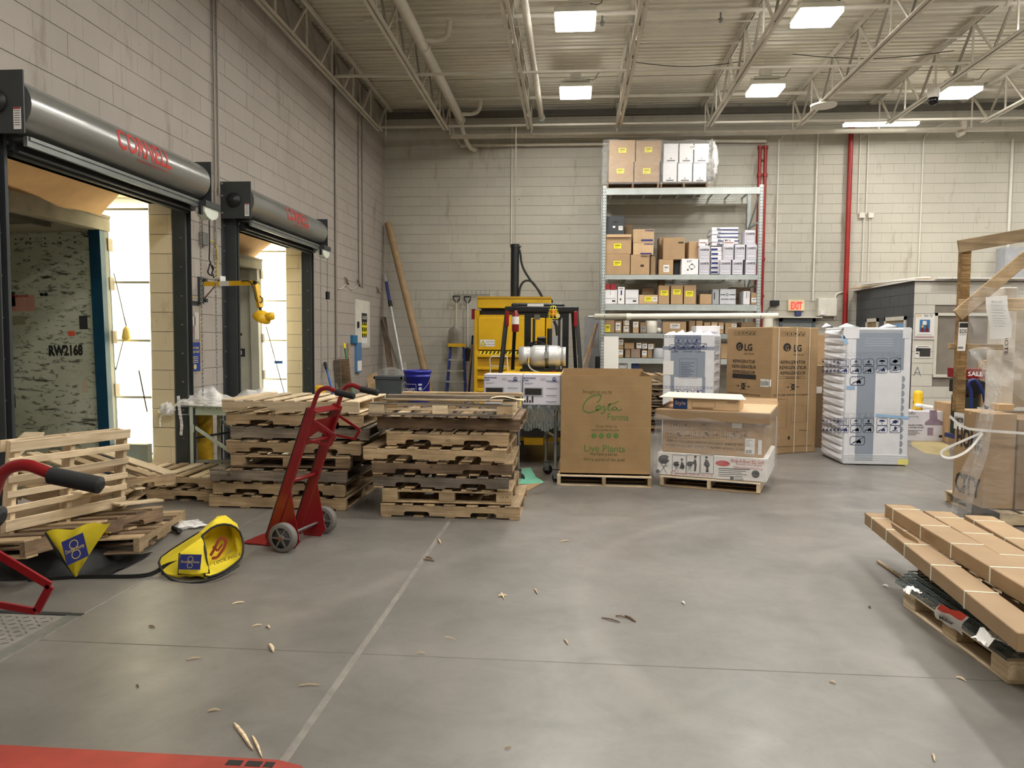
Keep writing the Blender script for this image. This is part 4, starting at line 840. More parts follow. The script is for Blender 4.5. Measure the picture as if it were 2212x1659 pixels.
# loose flap with emblem in front
fa, fb, fc, fd = P(388, 1195, 4.70), P(437, 1160, 4.86), P(452, 1238, 4.62), P(385, 1240, 4.64)
fl_ = [fa, fb, fc, fd]
MB().grid(lambda a, b: fa.lerp(fb, a).lerp(fd.lerp(fc, a), b)+Vector((0, -.02*math.sin(a*PI), .008*math.sin(b*9))), 8, 8).build('flap', YF, t)
MB().tube([fb, fc, fd, fa], .006, 6).build('piping', PIPING, t)
F = Face(P(411, 1214, 4.60), (1, .12, -.02), (0, .25, 1), 0); cloth_patch(F, .135, .095, t)
pts = [(455, 1200), (462, 1188), (472, 1165), (482, 1162), (488, 1170), (484, 1184), (470, 1204), (458, 1206)]
Fq = Face(P(472, 1185, 4.96), (1, .1, 0), (0, .3, 1), 0); MB().pl2(Fq, [Fq.at(*p) for p in pts], .02).pl2(Fq, [Fq.at(*p) for p in ((460, 1180), (470, 1190), (480, 1176))], .016).build('printed_mark', M((150, 60, 40), .7), t)
Fq = Face(P(492, 1210, 4.90), (.8, .9, .2), (-.2, .2, 1), 0); MB().t2(Fq, 'LOOK INSIDE', .022, 0, 0).build('lettering', INK, t)
# second cover, trapped under the heap
t = thing('trailer_door_cover', 'yellow fabric cover hanging out from under the broken pallets', 'fabric cover', G(165, 1240))
ya_, yb_, yc_ = P(98, 1150, 4.36), P(242, 1126, 4.46), P(165, 1246, 4.46)
def tri(a, b):
    p = ya_.lerp(yb_, a).lerp(yc_, b); return p+Vector((.0, -.05*math.sin(b*PI)*math.sin(a*PI)-.01*math.sin(a*14), .012*math.sin(a*12+b*3)*(1-b)))
MB().grid(tri, 16, 12).build('flap', YF, t)
MB().tube([ya_, ya_.lerp(yc_, .5)+Vector((0,-.02,0)), yc_], .007, 6).build('piping', PIPING, t)
MB().grid(lambda a, b: P(30+210*a, 1190-45*a-40*b*math.sin(a*PI), 4.9+.5*b)+Vector((0,0,.02*math.sin(a*17+b*5))), 20, 8).build('shell', YF, t)
F = Face(P(162, 1186, 4.34), (.9, .25, .42), (-.40, .25, .9), 0); cloth_patch(F, .135, .15, t)
bl = MB().grid(lambda a, b: Vector((-3.85+.84*a, 4.45+.55*b+.18*a, max(.004, .17*math.sin(b*PI)**.6*math.sin(min(1, a*1.1+.12)*PI)**.5+.02*math.sin(a*14)*math.sin(b*8)))), 30, 14)
solo(bl, 'black_tarp', M((20, 20, 21), .7, var=.3, bmp=.2), 'crumpled black fabric lying under the yellow cover by the heap', 'fabric')
sp = [G(*q, z) for q, z in (((60, 1255), .006), ((165, 1247), .01), ((200, 1246), .012), ((300, 1246), .012), ((335, 1238), .02), ((355, 1222), .05), ((385, 1214), .07), ((405, 1212), .07))]
solo(MB().tube(sp, .01, 6, 2, flat=(.004, .028)), 'black_strap', M((24, 24, 24), .8), 'long black webbing strap on the floor joining the two yellow covers', 'strap')
solo(MB().tube([G(300, 1118, .06), G(325, 1127, .04), G(365, 1140, .03), G(385, 1147, .025)], .012, 8).cyl(G(370, 1140, .03), G(388, 1147, .03), .02, 8).cyl(G(386, 1150, .0), G(388, 1146, .05), .016, 8), 'air_hose_end', BLACKM, 'straight black rod with metal end lying beside broken pallets', 'hose', )
hp = [G(*q, .016) for q in ((215, 1170), (250, 1168), (280, 1160), (296, 1152), (290, 1143), (270, 1141))]
solo(MB().tube(hp, .015, 8, 2).cyl(G(283, 1166, .02), G(296, 1160, .02), .022, 10), 'hose', M((92, 84, 80), .35, .3), 'short curved hose end on the floor under the pallet heap', 'hose')
def crumple(c, sx, sy, sz, seed=0, nu=22, nv=10):
    c = Vector(c)
    def f(a, b):
        th = 2*PI*a; ph = PI*b; k = 1+.18*math.sin(5*th+seed)+.16*math.sin(9*th+7*b+seed*2)*math.sin(ph)+.12*math.sin(13*b*PI+3*th)
        return c+Vector((sx*k*math.cos(th)*math.sin(ph), sy*k*math.sin(th)*math.sin(ph), max(-sz*.9, -sz*k*math.cos(ph))))
    return MB().grid(f, nu, nv)
def paper(c, s):                                  # creased paper, flat facets
    vs = [[Vector(c)+Vector(((i/6-.5)*2.3*s+ru(-.1, .1)*s, (j/5-.5)*2*s+ru(-.1, .1)*s, ru(.0, .5)*s+(.3*s if 1 < i < 5 else -.2*s))) for j in range(6)] for i in range(7)]
    return MB().grid(lambda a, b: vs[int(round(a*6))][int(round(b*5))], 6, 5, False)
solo(crumple(G(398, 1138)+Vector((0,0,.02)), .16, .12, .022, 2, 30, 10), 'film_scrap', FILMW, 'clear plastic film scrap on the floor beside black rod', 'plastic')

# ================================================================ HAND TRUCKS
SILVERT = M((120, 118, 114), .6, .2); TYRE = M((112, 108, 104), .7, var=.12)
def hand_truck(Mx, label):                        # local: x = lean direction, y = axle, z = up; origin between the wheels' contact points
    t = thing('hand_truck', label, 'hand truck', M=Mx)
    H_, lean = 1.08, math.radians(20); dx, dz = math.sin(lean), math.cos(lean)
    b0 = Vector((-.16, 0, .04))
    def R_(s, y, off=0): return b0+Vector((dx*s+dz*off, y, dz*s-dx*off))
    kw = dict(world=False)
    for y in (-.19, .19):
        sg = 1 if y > 0 else -1
        mb = MB().bar(R_(0, y), R_(H_, y), .045, .004, (dz, 0, -dx)); a = MB()
        q = [(-.035, -.02), (.035, -.02), (.035, .02), (-.035, .02)]
        r_ = MB().bar(R_(0, y), R_(H_, y), .028, .075, (dz, 0, -dx)).build('rail', RED, t, bev=.005, **kw)
        MB().bar(R_(.02, y, -.041), R_(H_-.01, y, -.041), .02, .008, (dz, 0, -dx)).build('wear_strip', BLACKM, r_, **kw)
        hp = [R_(H_-.06, y), R_(H_+.07, y), R_(H_+.15, y, .005), R_(H_+.19, y, .06), R_(H_+.19, y, .12), R_(H_+.185, y, .14)+Vector((.03, 0, -.005))]
        h = MB().tube(hp, .017, 12, 2).build('handle', RED, t, **kw)
        e0 = R_(H_+.185, y, .14); e1 = e0+Vector((.145, 0, -.026)); d = (e1-e0).normalized(); Lg = (e1-e0).length
        pr = []
        for i in range(30): pr += [(Lg*i/30, .0225), (Lg*(i+.5)/30, .0245)]
        MB().lathe(e0, d, [(-.001, .018)]+pr+[(Lg, .021), (Lg+.006, .012)], 16).build('grip', RUBBER, h, **kw)
        # wheel bracket gusset
        g = [(-.02, .0), (.33, .0), (.085, .22), (-.035, .20)]
        poly = [(R_(s, 0, o).x, R_(s, 0, o).z) for s, o in ((.02, .03), (.44, .035), (.10, .235), (-.0, .20), (-.02, .08))]
        MB().prism(poly, (0, y-.004*sg, 0), (1,0,0), (0,0,1), .006).build('gusset', RED, t, **kw)
        # wheel
        wc = Vector((.02, y+sg*.10, .108)); a = Vector((0, 1, 0))
        wt = MB().lathe(wc-a*.03, a, [(0, .075), (0, .10), (.008, .108), (.052, .108), (.06, .10), (.06, .075)], 36, caps=False).build('wheel', TYRE, t, **kw)
        hb = MB().lathe(wc-a*.02, a, [(0, .0), (0, .078), (.04, .078), (.04, 0)], 28)
        hb.build('wheel_disc', M((70, 68, 66), .6), wt, **kw)
        sp = MB()
        for kx in range(6):
            an = kx*PI/3; u = Vector((math.cos(an), 0, math.sin(an))); sp.bar(wc-a*.027+u*.02, wc-a*.027+u*.074, .010, .012, (0,1,0)); sp.bar(wc+a*.027+u*.02, wc+a*.027+u*.074, .010, .012, (0,1,0))
        sp.lathe(wc-a*.032, a, [(0, .0), (0, .078), (.004, .078), (.004, .068), (.064, .068), (.064, .074), (.0641, 0)][:1]+[(0, .026), (.064, .026), (.064, 0)], 16)
        sp.build('spoke', SILVERT, wt, **kw)
        MB().cyl(wc-a*.045, wc+a*.045, .012, 10).build('hub', M((150, 84, 60), .5, .4), wt, **kw)
        # folding hook loop on the back
        z0 = 1.0; A, Bq = R_(z0, y, .035), R_(z0-.16, y, .035); C1 = R_(z0-.035, y, .24); C2 = R_(z0-.12, y, .225)
        mb = MB().bar(A, C1, .008, .022, (0,0,1)).bar(C1, C2, .008, .022, (1,0,0)).bar(C2, Bq, .008, .018, (0,0,1)); mb.build('hook_loop', RED, t, **kw)
    MB().cyl((.02, -.30, .108), (.02, .30, .108), .011, 10).build('axle', STEEL, t, **kw)
    for s, o, r_ in ((.49, 0, .017), (.80, 0, .017), (.10, .13, .014)): MB().cyl(R_(s, -.19, o), R_(s, .19, o), r_, 12).build('crossbar', RED, t, **kw)
    MB().bar(R_(H_-.02, 0, -.0)-Vector((0,.19,0)), R_(H_-.02, 0, 0)+Vector((0,.19,0)), .006, .075, (dz, 0, -dx)).build('top_plate', RED, t, **kw)
    v = [R_(H_-.10, -.185), R_(H_-.10, .185), R_(H_-.27, .185), R_(H_-.20, 0), R_(H_-.27, -.185)]
    n_ = Vector((dz, 0, -dx))*.005
    MB().add([p for p in v]+[p+n_ for p in v], [(0,1,2,3,4), (9,8,7,6,5), (0,5,6,1), (1,6,7,2), (2,7,8,3), (3,8,9,4), (4,9,5,0)]).build('brace_plate', RED, t, **kw)
    b = MB().box(-.33, -.15, -.20, .20, .004, .012); b.bar(R_(0, -.2)+Vector((-.0,0,-.03)), R_(0, -.2)+Vector((-.0,0,.10)), .006, .05)
    tp_ = MB().box(-.40, -.16, -.19, .19, .004, .012).bar((-.165, -.19, .008), (-.165, .19, .008), .01, .02).build('toe_plate', RED, t, **kw)
    for y in (-.195, .195): MB().prism([(-.19, .0), (-.13, .0), (-.08, .17), (-.13, .20), (-.16, .12)], (0, y+.004, .004), (1,0,0), (0,0,1), .006).build('toe_bracket', RED, t, **kw)
    return t
w1_, w2_ = G(615, 1188), G(688, 1154)
ax = (w2_-w1_); ang = math.atan2(ax.y, ax.x)-PI/2
mid = (w1_+w2_)/2; ht = hand_truck(Matrix.Translation(mid) @ Matrix.Rotation(ang, 4, 'Z'), 'red hand truck with black grips standing in front of the pallet stack')
# foreground hand truck: its far grip shows at the left edge
gp = P(217, 1040, 2.0); _l, _s, _o = math.radians(20), 1.08+.155, .29
_s, _o = 1.265, .14; le = Vector((-.16+math.sin(_l)*_s+math.cos(_l)*_o+.145, .19, .04+math.cos(_l)*_s-math.sin(_l)*_o-.026))
R4 = Matrix.Rotation(ang+.22, 4, 'Z'); tr_ = gp-(R4.to_3x3() @ le); tr_.z = 0.0
copy_tree(ht, Matrix.Translation(tr_) @ R4, 'red hand truck cut off at the left edge, black grip toward the room')
# pallet jack in the near left corner
t = thing('pallet_jack', 'red pallet jack fork with slots lying along the bottom edge of picture', 'pallet jack', (-2.0, 2.5, 0))
RJ = M((158, 60, 50), .5, var=.25, scale=6)
fy = G(600, 1641, .085); ft = fy.y; x1 = fy.x
for k, yf in enumerate((ft, ft-.40)):
    poly = [(-1.15, 0), (x1-(-2.9)-1.75, 0), (x1+1.75-.0-.62+.0, 0)]
    xe = x1; out = [(xe-1.2, 0), (xe, 0), (xe+.10, -.03), (xe+.12, -.08), (xe+.10, -.13), (xe, -.16), (xe-1.2, -.16)]
    pr = MB().prism(out, (0, yf, .075), (1,0,0), (0,1,0), .010)
    f = pr.build('fork', RJ, t)
    MB().box(xe-1.2, xe-.02, yf-.012, yf, .03, .075).box(xe-1.2, xe-.02, yf-.16, yf-.148, .03, .075).build('fork_side', RJ, t)
    MB().box(xe-.17, xe-.115, yf-.05, yf-.018, .0852, .0862).box(xe-.035, xe-.0, yf-.05, yf-.018, .0852, .0862).box(xe-.10, xe-.045, yf-.05, yf-.018, .0852, .0862).build('slot', BLACKM, f)
    MB().cyl((xe-.07, yf-.12, .037), (xe-.07, yf-.03, .037), .036, 14).build('roller', M((190, 186, 176), .5), t)
MB().box(x1-1.30, x1-1.2, ft-.56, ft, .05, .30).build('frame', RJ, t); MB().cyl((x1-1.36, ft-.28, .1), (x1-1.36, ft-.28, .5), .05, 14).build('pump', RJ, t)
MB().tube([(x1-1.38, ft-.28, .3), (x1-1.5, ft-.28, 1.1), (x1-1.52, ft-.38, 1.25), (x1-1.52, ft-.18, 1.25), (x1-1.5, ft-.28, 1.1)], .015, 8).build('handle', BLACKM, t)
for y in (-.20, -.36): MB().lathe((x1-1.38, ft+y, .09), (0, 1, 0), [(0, .0), (0, .09), (.05, .09), (.05, 0)], 20).build('wheel', RUBBER, t)
# ================================================================ CONVEYORS
CONVM = M((206, 218, 204), .4, .15, var=.08)
t = thing('roller_conveyor', 'pale steel gravity conveyor section on braced legs by the dock doors', 'conveyor', (-3.6, 7.9, 0))
cz = .84; yf_, yb_ = 7.70, 8.30; xa = P(385, 860, yf_).x; xb = -2.75
for y in (yf_, yb_):
    r_ = MB().box(xa, xb, y-.003, y+.003, cz-.09, cz).box(xa, xb, y-.02 if y == yf_ else y, y if y == yf_ else y+.02, cz-.006, cz).box(xa, xb, y-.02 if y == yf_ else y, y if y == yf_ else y+.02, cz-.09, cz-.084).build('side_rail', CONVM, t)
    if y == yf_:
        mb = MB(); [mb.cyl((xa+.05+i*.076, y-.023, cz-.016), (xa+.05+i*.076, y-.019, cz-.016), .005, 6) for i in range(16)]; mb.build('axle_end', INK, r_)
for i in range(16): MB().cyl((xa+.05+i*.076, yf_, cz-.01), (xa+.05+i*.076, yb_, cz-.01), .024, 10).build('roller', GALV, t)
lx = P(416, 930, yf_).x
for y in (yf_-.01, yb_+.01):
    MB().box(lx-.02, lx+.02, y-.018, y-.014, .02, cz).box(lx-.02, lx-.016, y-.018, y+.018, .02, cz).build('leg', CONVM, t)
    MB().box(lx+.022, lx+.035, y-.014, y+.014, .02, cz-.02).build('leg_inner', DGREY, t); MB().box(lx-.05, lx+.05, y-.04, y+.04, 0, .012).build('foot', GALV, t)
    MB().bar((lx+.03, y, .62), (lx+.52, y, .30), .012, .035).build('brace', CONVM, t); MB().box(lx+.012, lx+.032, y-.03, y-.02, .57, .65).build('brace_plate', CONVM, t)
MB().bar((lx, yf_, .26), (lx+.7, yf_, .26), .03).build('crossbar', GALV, t); MB().bar((lx+.02, yf_, .21), (lx+.45, yb_, .25), .02).build('crossbar', DGREY, t); MB().bar((lx+.02, yf_, .50), (lx+.45, yb_, .56), .02).build('crossbar', DGREY, t)
# film heap on it
hp = MB().grid(lambda a, b: Vector((P(352, 850, 7.62).x+1.16*a, 7.62+.62*b+.03*math.sin(a*9), cz+.012+max(0, (.15+.05*math.sin(a*7+1)+.03*math.sin(a*17+b*5)+.015*math.sin(a*41+b*13))*math.sin(b*PI)**.5*min(1, (1-a)*7)*min(1, .25+a*3))-.18*max(0, .12-a)*6)), 60, 16)
solo(hp, 'film_heap', FILMW, 'heap of crumpled cloudy stretch film lying on pale conveyor stand', 'plastic')
c = P(360, 885, 7.60); solo(crumple(c, .07, .05, .07, 1).tube([P(352, 890, 7.58), P(346, 905, 7.58), P(347, 922, 7.58)], .008, 5, 1).tube([P(385, 855, 7.6), P(388, 890, 7.58), P(393, 915, 7.6), P(391, 940, 7.6)], .014, 5, 1, flat=(.004, .03)), 'film_tail', FILMW, 'knotted film tail and white strap hanging off conveyor end', 'plastic')
# flexible skate-wheel conveyor behind the pallet stacks
t = thing('flexible_conveyor', 'expandable skate-wheel conveyor running behind the two pallet stacks', 'conveyor', (-1.5, 8.5, 0))
def cc(s): return Vector((-2.75+2.62*s, 8.0+.62*s, 0))
ccd = Vector((2.62, .62, 0)).normalized(); ccn = Vector((-ccd.y, ccd.x, 0)); n = 26
for off in (-.28, .28):
    mb = MB()
    for i in range(n):
        a, b = cc(i/n)+ccn*off, cc((i+1)/n)+ccn*off
        mb.bar(a+Vector((0,0,.62)), b+Vector((0,0,.83)), .005, .022, ccn).bar(a+Vector((0,0,.83)), b+Vector((0,0,.62)), .005, .022, ccn)
    mb.build('scissor_side', GALV, t, kind='stuff')
mb = MB(); wh = MB()
for i in range(n+1):
    p = cc(i/n)+Vector((0,0,.83)); mb.cyl(p-ccn*.3, p+ccn*.3, .005, 6)
    for j in range(8): q = p+ccn*(-.26+.07*j+(.02 if i % 2 else 0)); wh.cyl(q-ccn*.008, q+ccn*.008, .024, 12)
mb.build('axles', GALV, t, kind='stuff'); wh.build('skate_wheels', M((160, 168, 176), .35, .5), t, kind='stuff')
def legset(s, par, yoff=(-.26, .26)):
    p = cc(s)
    for o in yoff:
        q = p+ccn*o
        MB().cyl(q+Vector((0,0,.42)), q+Vector((0,0,.80)), .022, 12).cyl(q+Vector((0,0,.42)), q+Vector((0,0,.45)), .03, 12).build('leg', STEEL, par)
        MB().cyl(q+Vector((0,0,.16)), q+Vector((0,0,.46)), .016, 12).build('leg_inner', GALV, par)
        w_ = MB().lathe(q+Vector((.02,-.016,.055)), (0,1,0), [(0, 0), (0, .05), (.006, .055), (.026, .055), (.032, .05), (.032, 0)], 20).build('caster', RUBBER, par)
        MB().box(q.x-.02, q.x+.035, q.y-.028, q.y-.022, .045, .15).box(q.x-.02, q.x+.035, q.y+.022, q.y+.028, .045, .15).box(q.x-.025, q.x+.035, q.y-.028, q.y+.028, .14, .16).build('caster_fork', STEEL, w_)
    MB().bar(p+ccn*yoff[0]+Vector((0,0,.5)), p+ccn*yoff[1]+Vector((0,0,.5)), .02).build('crossbar', STEEL, par)
legset(.12, t); legset(.5, t); legset(.80, t); legset(.955, t)
# near end of the expandable conveyor: closed up, fanned scissor links facing the viewer
fx0, fx1 = P(1118, 880, 8.42).x, P(1208, 880, 8.42).x
for i in range(18):
    x = fx0+(fx1-fx0)*i/17; MB().bar((x, 8.34+.012*(i % 2), .845), (x-.03+.004*i, 8.34+.012*(i % 2), .58+.02*math.sin(i)), .026, .006, (0,1,0)).build('scissor_link', M((150, 156, 156), .35, .7), t)
for i in range(11): x = fx0+(fx1-fx0)*i/10; MB().cyl((x, 8.34, .84), (x, 8.38, .84), .02, 10).build('end_wheel', GALV, t)
MB().box(fx0+.04, fx0+.09, 8.33, 8.35, .66, .76).build('sticker', YELL, t)
# microwave cartons on the conveyor
def carton(name, label, x0, x1, y0, y1, z0, z1, mat=KRAFT, rz=0.0, group=None, cat='box', tape=True, seam=True, bev=.004):
    cx, cy = (x0+x1)/2, (y0+y1)/2; w, d, h = x1-x0, y1-y0, z1-z0
    t = thing(name, label, cat, (cx, cy, z0), rz, group)
    MB().box(-w/2, w/2, -d/2, d/2, 0, h).build('body', mat, t, world=False, bev=min(bev, h/8))
    if tape: MB().box(-w/2-.001, w/2+.001, -.024, .024, h-.03, h+.001).build('tape', M((196, 168, 120), .3), t, world=False)
    return t
def cface(t, w, d, h, side='front', eps=.002):    # face frame of a carton in its own local coordinates
    if side == 'front': return Face((0, -d/2, h/2), (1,0,0), (0,0,1), eps)
    if side == 'left': return Face((-w/2, 0, h/2), (0,-1,0), (0,0,1), eps)
    if side == 'right': return Face((w/2, 0, h/2), (0,1,0), (0,0,1), eps)
MWW = kraft('microwave_carton', (214, 212, 222), .04)
for k, (ul, ur, lb) in enumerate(((1045, 1127, 'left white microwave oven carton on the conveyor, sealed by yellow tag'), (1129, 1211, 'right white microwave oven carton on the conveyor, with barcode label'))):
    y = 8.30; x0, x1 = P(ul, 840, y).x, P(ur, 840, y).x; h = P(1100, 809, y).z-.855; w = x1-x0
    t = carton('microwave_carton', lb, x0, x1, y, y+.36, .855, .855+h, MWW); kw = dict(world=False)
    F = cface(t, w, .36, h)
    MB().r2(F, -w/2+.008, -h/2+.008, w/2-.008, h/2-.008, .002).t2(F, 'MICROWAVE', .018, -w*.32, h*.36, bold=.03, w=.13).t2(F, 'OVEN', .018, -w*.42, h*.28, bold=.03, w=.062).build('lettering', NAVY, t, **kw)
    mb = MB(); mb.l2(F, (-w*.45, h*.22), (-w*.22, h*.22), .004); mb.l2(F, (-w*.45, h*.19), (-w*.28, h*.19), .003)
    for i, yy in enumerate((.10, .02, -.06, -.13, -.2)):
        mb.l2(F, (w*.12, yy*h/.34), (w*.40, yy*h/.34), .007 if i == 0 else .005); mb.l2(F, (w*.14, yy*h/.34-.014), (w*.36, yy*h/.34-.014), .002)
    mb.t2(F, 'GE APPLIANCES', .009, w*.36, h*.26, w=.09).o2(F, w*.33, h*.36, .022, .003, 20); mb.build('print', M((70, 76, 110), .6), t, **kw)
    MB().c2(F, w*.33, h*.36, .0195).build('badge', M((40, 60, 150), .5), t, **kw); MB().t2(Face(F.O, F.U, F.V, .002), 'GE', .018, w*.33, h*.34, bold=.01).build('badge_letters', PAPER, t, **kw)
    MB().c2(F, w*.04, h*.36, .028, 20, .011).r2(F, w*.04-.03, h*.36-.012, w*.04+.03, h*.36+.012, .002).build('hand_hole', M((190, 186, 192), .6), t, **kw)
    MB().q2(F, -w*.46, -h*.22, w*.04, h*.08).build('oven_picture', M((168, 168, 176), .4), t, **kw)
    F2 = Face(F.O, F.U, F.V, .002); MB().q2(F2, -w*.44, -h*.16, w*.0, h*.05).build('oven_window_picture', INK, t, **kw)
    if k:
        mb = MB(); [mb.q2(F2, -w*.46+i*.028, -h*.42, -w*.46+i*.028+.018, -h*.20 if i % 2 else -h*.34) for i in range(4)]; mb.build('barcode_label', INK, t, **kw)
solo(MB().box(P(1113, 870, 8.27).x, P(1127, 870, 8.27).x, 8.27, 8.275, P(1120, 877, 8.27).z, P(1120, 858, 8.27).z), 'yellow_tag', YELL, 'bright yellow tag between the two microwave cartons', 'tag')
# blue bucket
c = P(901, 845, 8.35); zb = .855; t = thing('bucket', 'dark blue plastic bucket with white lettering standing behind the pallets', 'bucket', (c.x, c.y, zb))
BL_ = M((24, 30, 140), .35, var=.1); MB().lathe((c.x, c.y, zb), (0,0,1), [(0, .128), (.01, .132), (.29, .147), (.295, .156), (.31, .156), (.312, .15), (.335, .152), (.34, .16), (.365, .16), (.37, .152), (.365, .146), (.30, .144), (.02, .125)], 36).build('body', BL_, t)
hb = [Vector((c.x+.158*math.cos(a), c.y-.06*math.sin(a)-.11*math.sin(a), zb+.31-.19*math.sin(a))) for a in [PI*i/14 for i in range(15)]]
MB().tube(hb, .003, 6).build('bail', STEEL, t)
F = Face((c.x-.055, c.y-.139, zb+.15), (.93, -.36, 0), (0, -.05, 1), .008); MB().pl2(F, [(-.09, .07), (-.05, .095), (-.03, .07), (.09, .07), (.09, -.05), (-.09, -.05)], .004, True).t2(F, "LOWE'S", .045, 0, -.02, bold=.03, w=.15).build('lettering', PAPER, t)
F = Face((c.x+.06, c.y-.132, zb+.15), (.92, .38, 0), (0, -.05, 1), .01); mb = MB().q2(F, -.02, .055, .02, .075); mb.c2(F, 0, .02, .02, 8); [mb.l2(F, (-.02, -.02-i*.012), (.02, -.02-i*.012), .003) for i in range(6)]; mb.build('print', M((190, 196, 214), .6), t)

# bollards
for (u, vt, vb, Y, r, lb) in ((440, 868, 1003, 8.25, .105, 'scraped yellow bollard between the dock doors behind the conveyor stand'), (690, 832, 960, 12.1, .105, 'yellow bollard right of the farther dock door'), (1980, 843, 940, 12.9, .075, 'yellow bollard in front of the office wall')):
    c = P(u, vb, Y); zt = P(u, vt, Y).z; t = thing('bollard', lb, 'bollard', (c.x, Y, 0))
    bm_, nt, N, L, B = newmat('bollard_yellow'); co = coords(N, L, 'Position'); L.new(mixc(N, L, 1, srgb(232, 186, 30), ramp(N, L, noise(N, L, co, 7, 5, .7), [(.37, (.10, .08, .05)), (.42, (1, 1, 1))]), 'MULTIPLY'), B.inputs['Base Color']); B.inputs['Roughness'].default_value = .5
    MB().lathe((c.x, Y, 0), (0,0,1), [(0, r), (zt-.06, r), (zt-.02, r*.8), (zt, r*.3)], 24).build('sleeve', bm_, t); MB().cyl((c.x, Y, 0), (c.x, Y, .03), r*1.08, 24).build('base', DGREY, t)

# ================================================================ TOOLS AND SCRAP IN THE FAR LEFT CORNER
def lean(pts_, r, name, mat, label, cat, seg=10, parts=()):
    a, b = Vector(pts_[0]), Vector(pts_[1]); t = thing(name, label, cat, (b.x, b.y, b.z)); MB().cyl(a, b, r, seg).build('shaft', mat, t)
    for (f0, f1, rr, nm, mt) in parts: MB().cyl(a.lerp(b, f0), a.lerp(b, f1), rr, seg).build(nm, mt, t)
    return t
def floorpt(u, Y): p = P(u, 850, Y); return Vector((p.x, Y, 0.0))
lean((P(838, 482, 16.4), floorpt(942, 15.3)), .075, 'cardboard_tube', M((160, 134, 100), .7), 'long brown cardboard tube leaning in the far corner', 'tube', 16)
lean((P(831, 592, 16.3), floorpt(888, 15.2)), .03, 'extension_pole', M((196, 196, 194), .35, .3), 'white and blue extension pole leaning in the far corner', 'pole', 10, ((.06, .22, .036, 'grip', M((50, 56, 120), .5)), (.2, .24, .045, 'collar', INK)))
lean((P(826, 690, 16.2), floorpt(897, 15.0)), .022, 'wood_pole', M((120, 112, 98), .7), 'thin grey wooden pole leaning lowest in the far corner', 'pole')
solo(MB().bar(P(828, 685, 16.3), floorpt(858, 15.6), .12, .03), 'wood_strip', BROWNW, 'short dark wood strip leaning in the far corner', 'board')
lean((P(702, 783, 12.4), floorpt(742, 12.0)), .02, 'squeegee', M((50, 110, 190), .4), 'blue handled broom leaning beside the farther dock door', 'broom', 10, ((0, .10, .028, 'grip', BLACKM), (.96, 1.0, .05, 'head', BLACKM)))
lean((XP(666, 762, WX+.06), floorpt(682, 11.9)), .018, 'black_pole', BLACKM, 'thin black pole leaning beside the farther dock door guide', 'pole')
lean((XP(743, 742, WX+.06), floorpt(775, 13.0)), .018, 'broom', M((40, 120, 80), .5), 'green and yellow broom leaning near the wall conduit', 'broom', 10, ((0, .06, .022, 'tip', YELL),))
lean((XP(752, 742, WX+.06), floorpt(757, 14.0)), .02, 'broom', OLD, 'plain wooden broom handle leaning beside the green broom', 'broom')
for (q0, q1, w, mt, lb) in ((XP(735, 776, WX+.10), floorpt(748, 13.2), .32, BROWNW, 'wide brown board leaning on wall under the conduit'), (XP(728, 778, WX+.08), floorpt(737, 13.3), .12, GREYW, 'narrow dark board leaning beside the wide brown one'), (P(803, 808, 15.2), floorpt(815, 14.6), .24, OLD, 'short tan board leaning near the grey bin'), (P(870, 785, 16.2), floorpt(884, 15.6), .14, M((206, 200, 186), .7), 'white stained board leaning behind the grey bin')):
    solo(MB().bar(q0, q1, .03, w, (0, 1, 0)) if False else MB().bar(q0, q1, w, .03, (0, 1, .2)), 'loose_board', mt, lb, 'board', bev=.004)
c = floorpt(845, 14.2); t = thing('trash_bin', 'dark grey square trash bin in the far corner', 'bin', c); z1 = P(845, 812, 14.2).z
mb = MB(); w0, w1 = .20, .25
mb.add([(c.x+sx*w, c.y+sy*w, z) for (w, z) in ((w0, .0), (w1, z1)) for sx, sy in ((-1,-1),(1,-1),(1,1),(-1,1))], [(0,1,5,4),(1,2,6,5),(2,3,7,6),(3,0,4,7),(3,2,1,0)]); mb.build('body', M((84, 90, 92), .5), t)
MB().box(c.x-.27, c.x+.27, c.y-.27, c.y-.245, z1-.05, z1).box(c.x-.27, c.x+.27, c.y+.245, c.y+.27, z1-.05, z1).box(c.x-.27, c.x-.245, c.y-.27, c.y+.27, z1-.05, z1).box(c.x+.245, c.x+.27, c.y-.27, c.y+.27, z1-.05, z1).build('rim', M((74, 80, 82), .5), t)
solo(crumple((c.x-.02, c.y, z1+.03), .24, .22, .12, 4), 'bin_liner', FILM, 'clear plastic bag bulging out of the grey trash bin', 'bag')

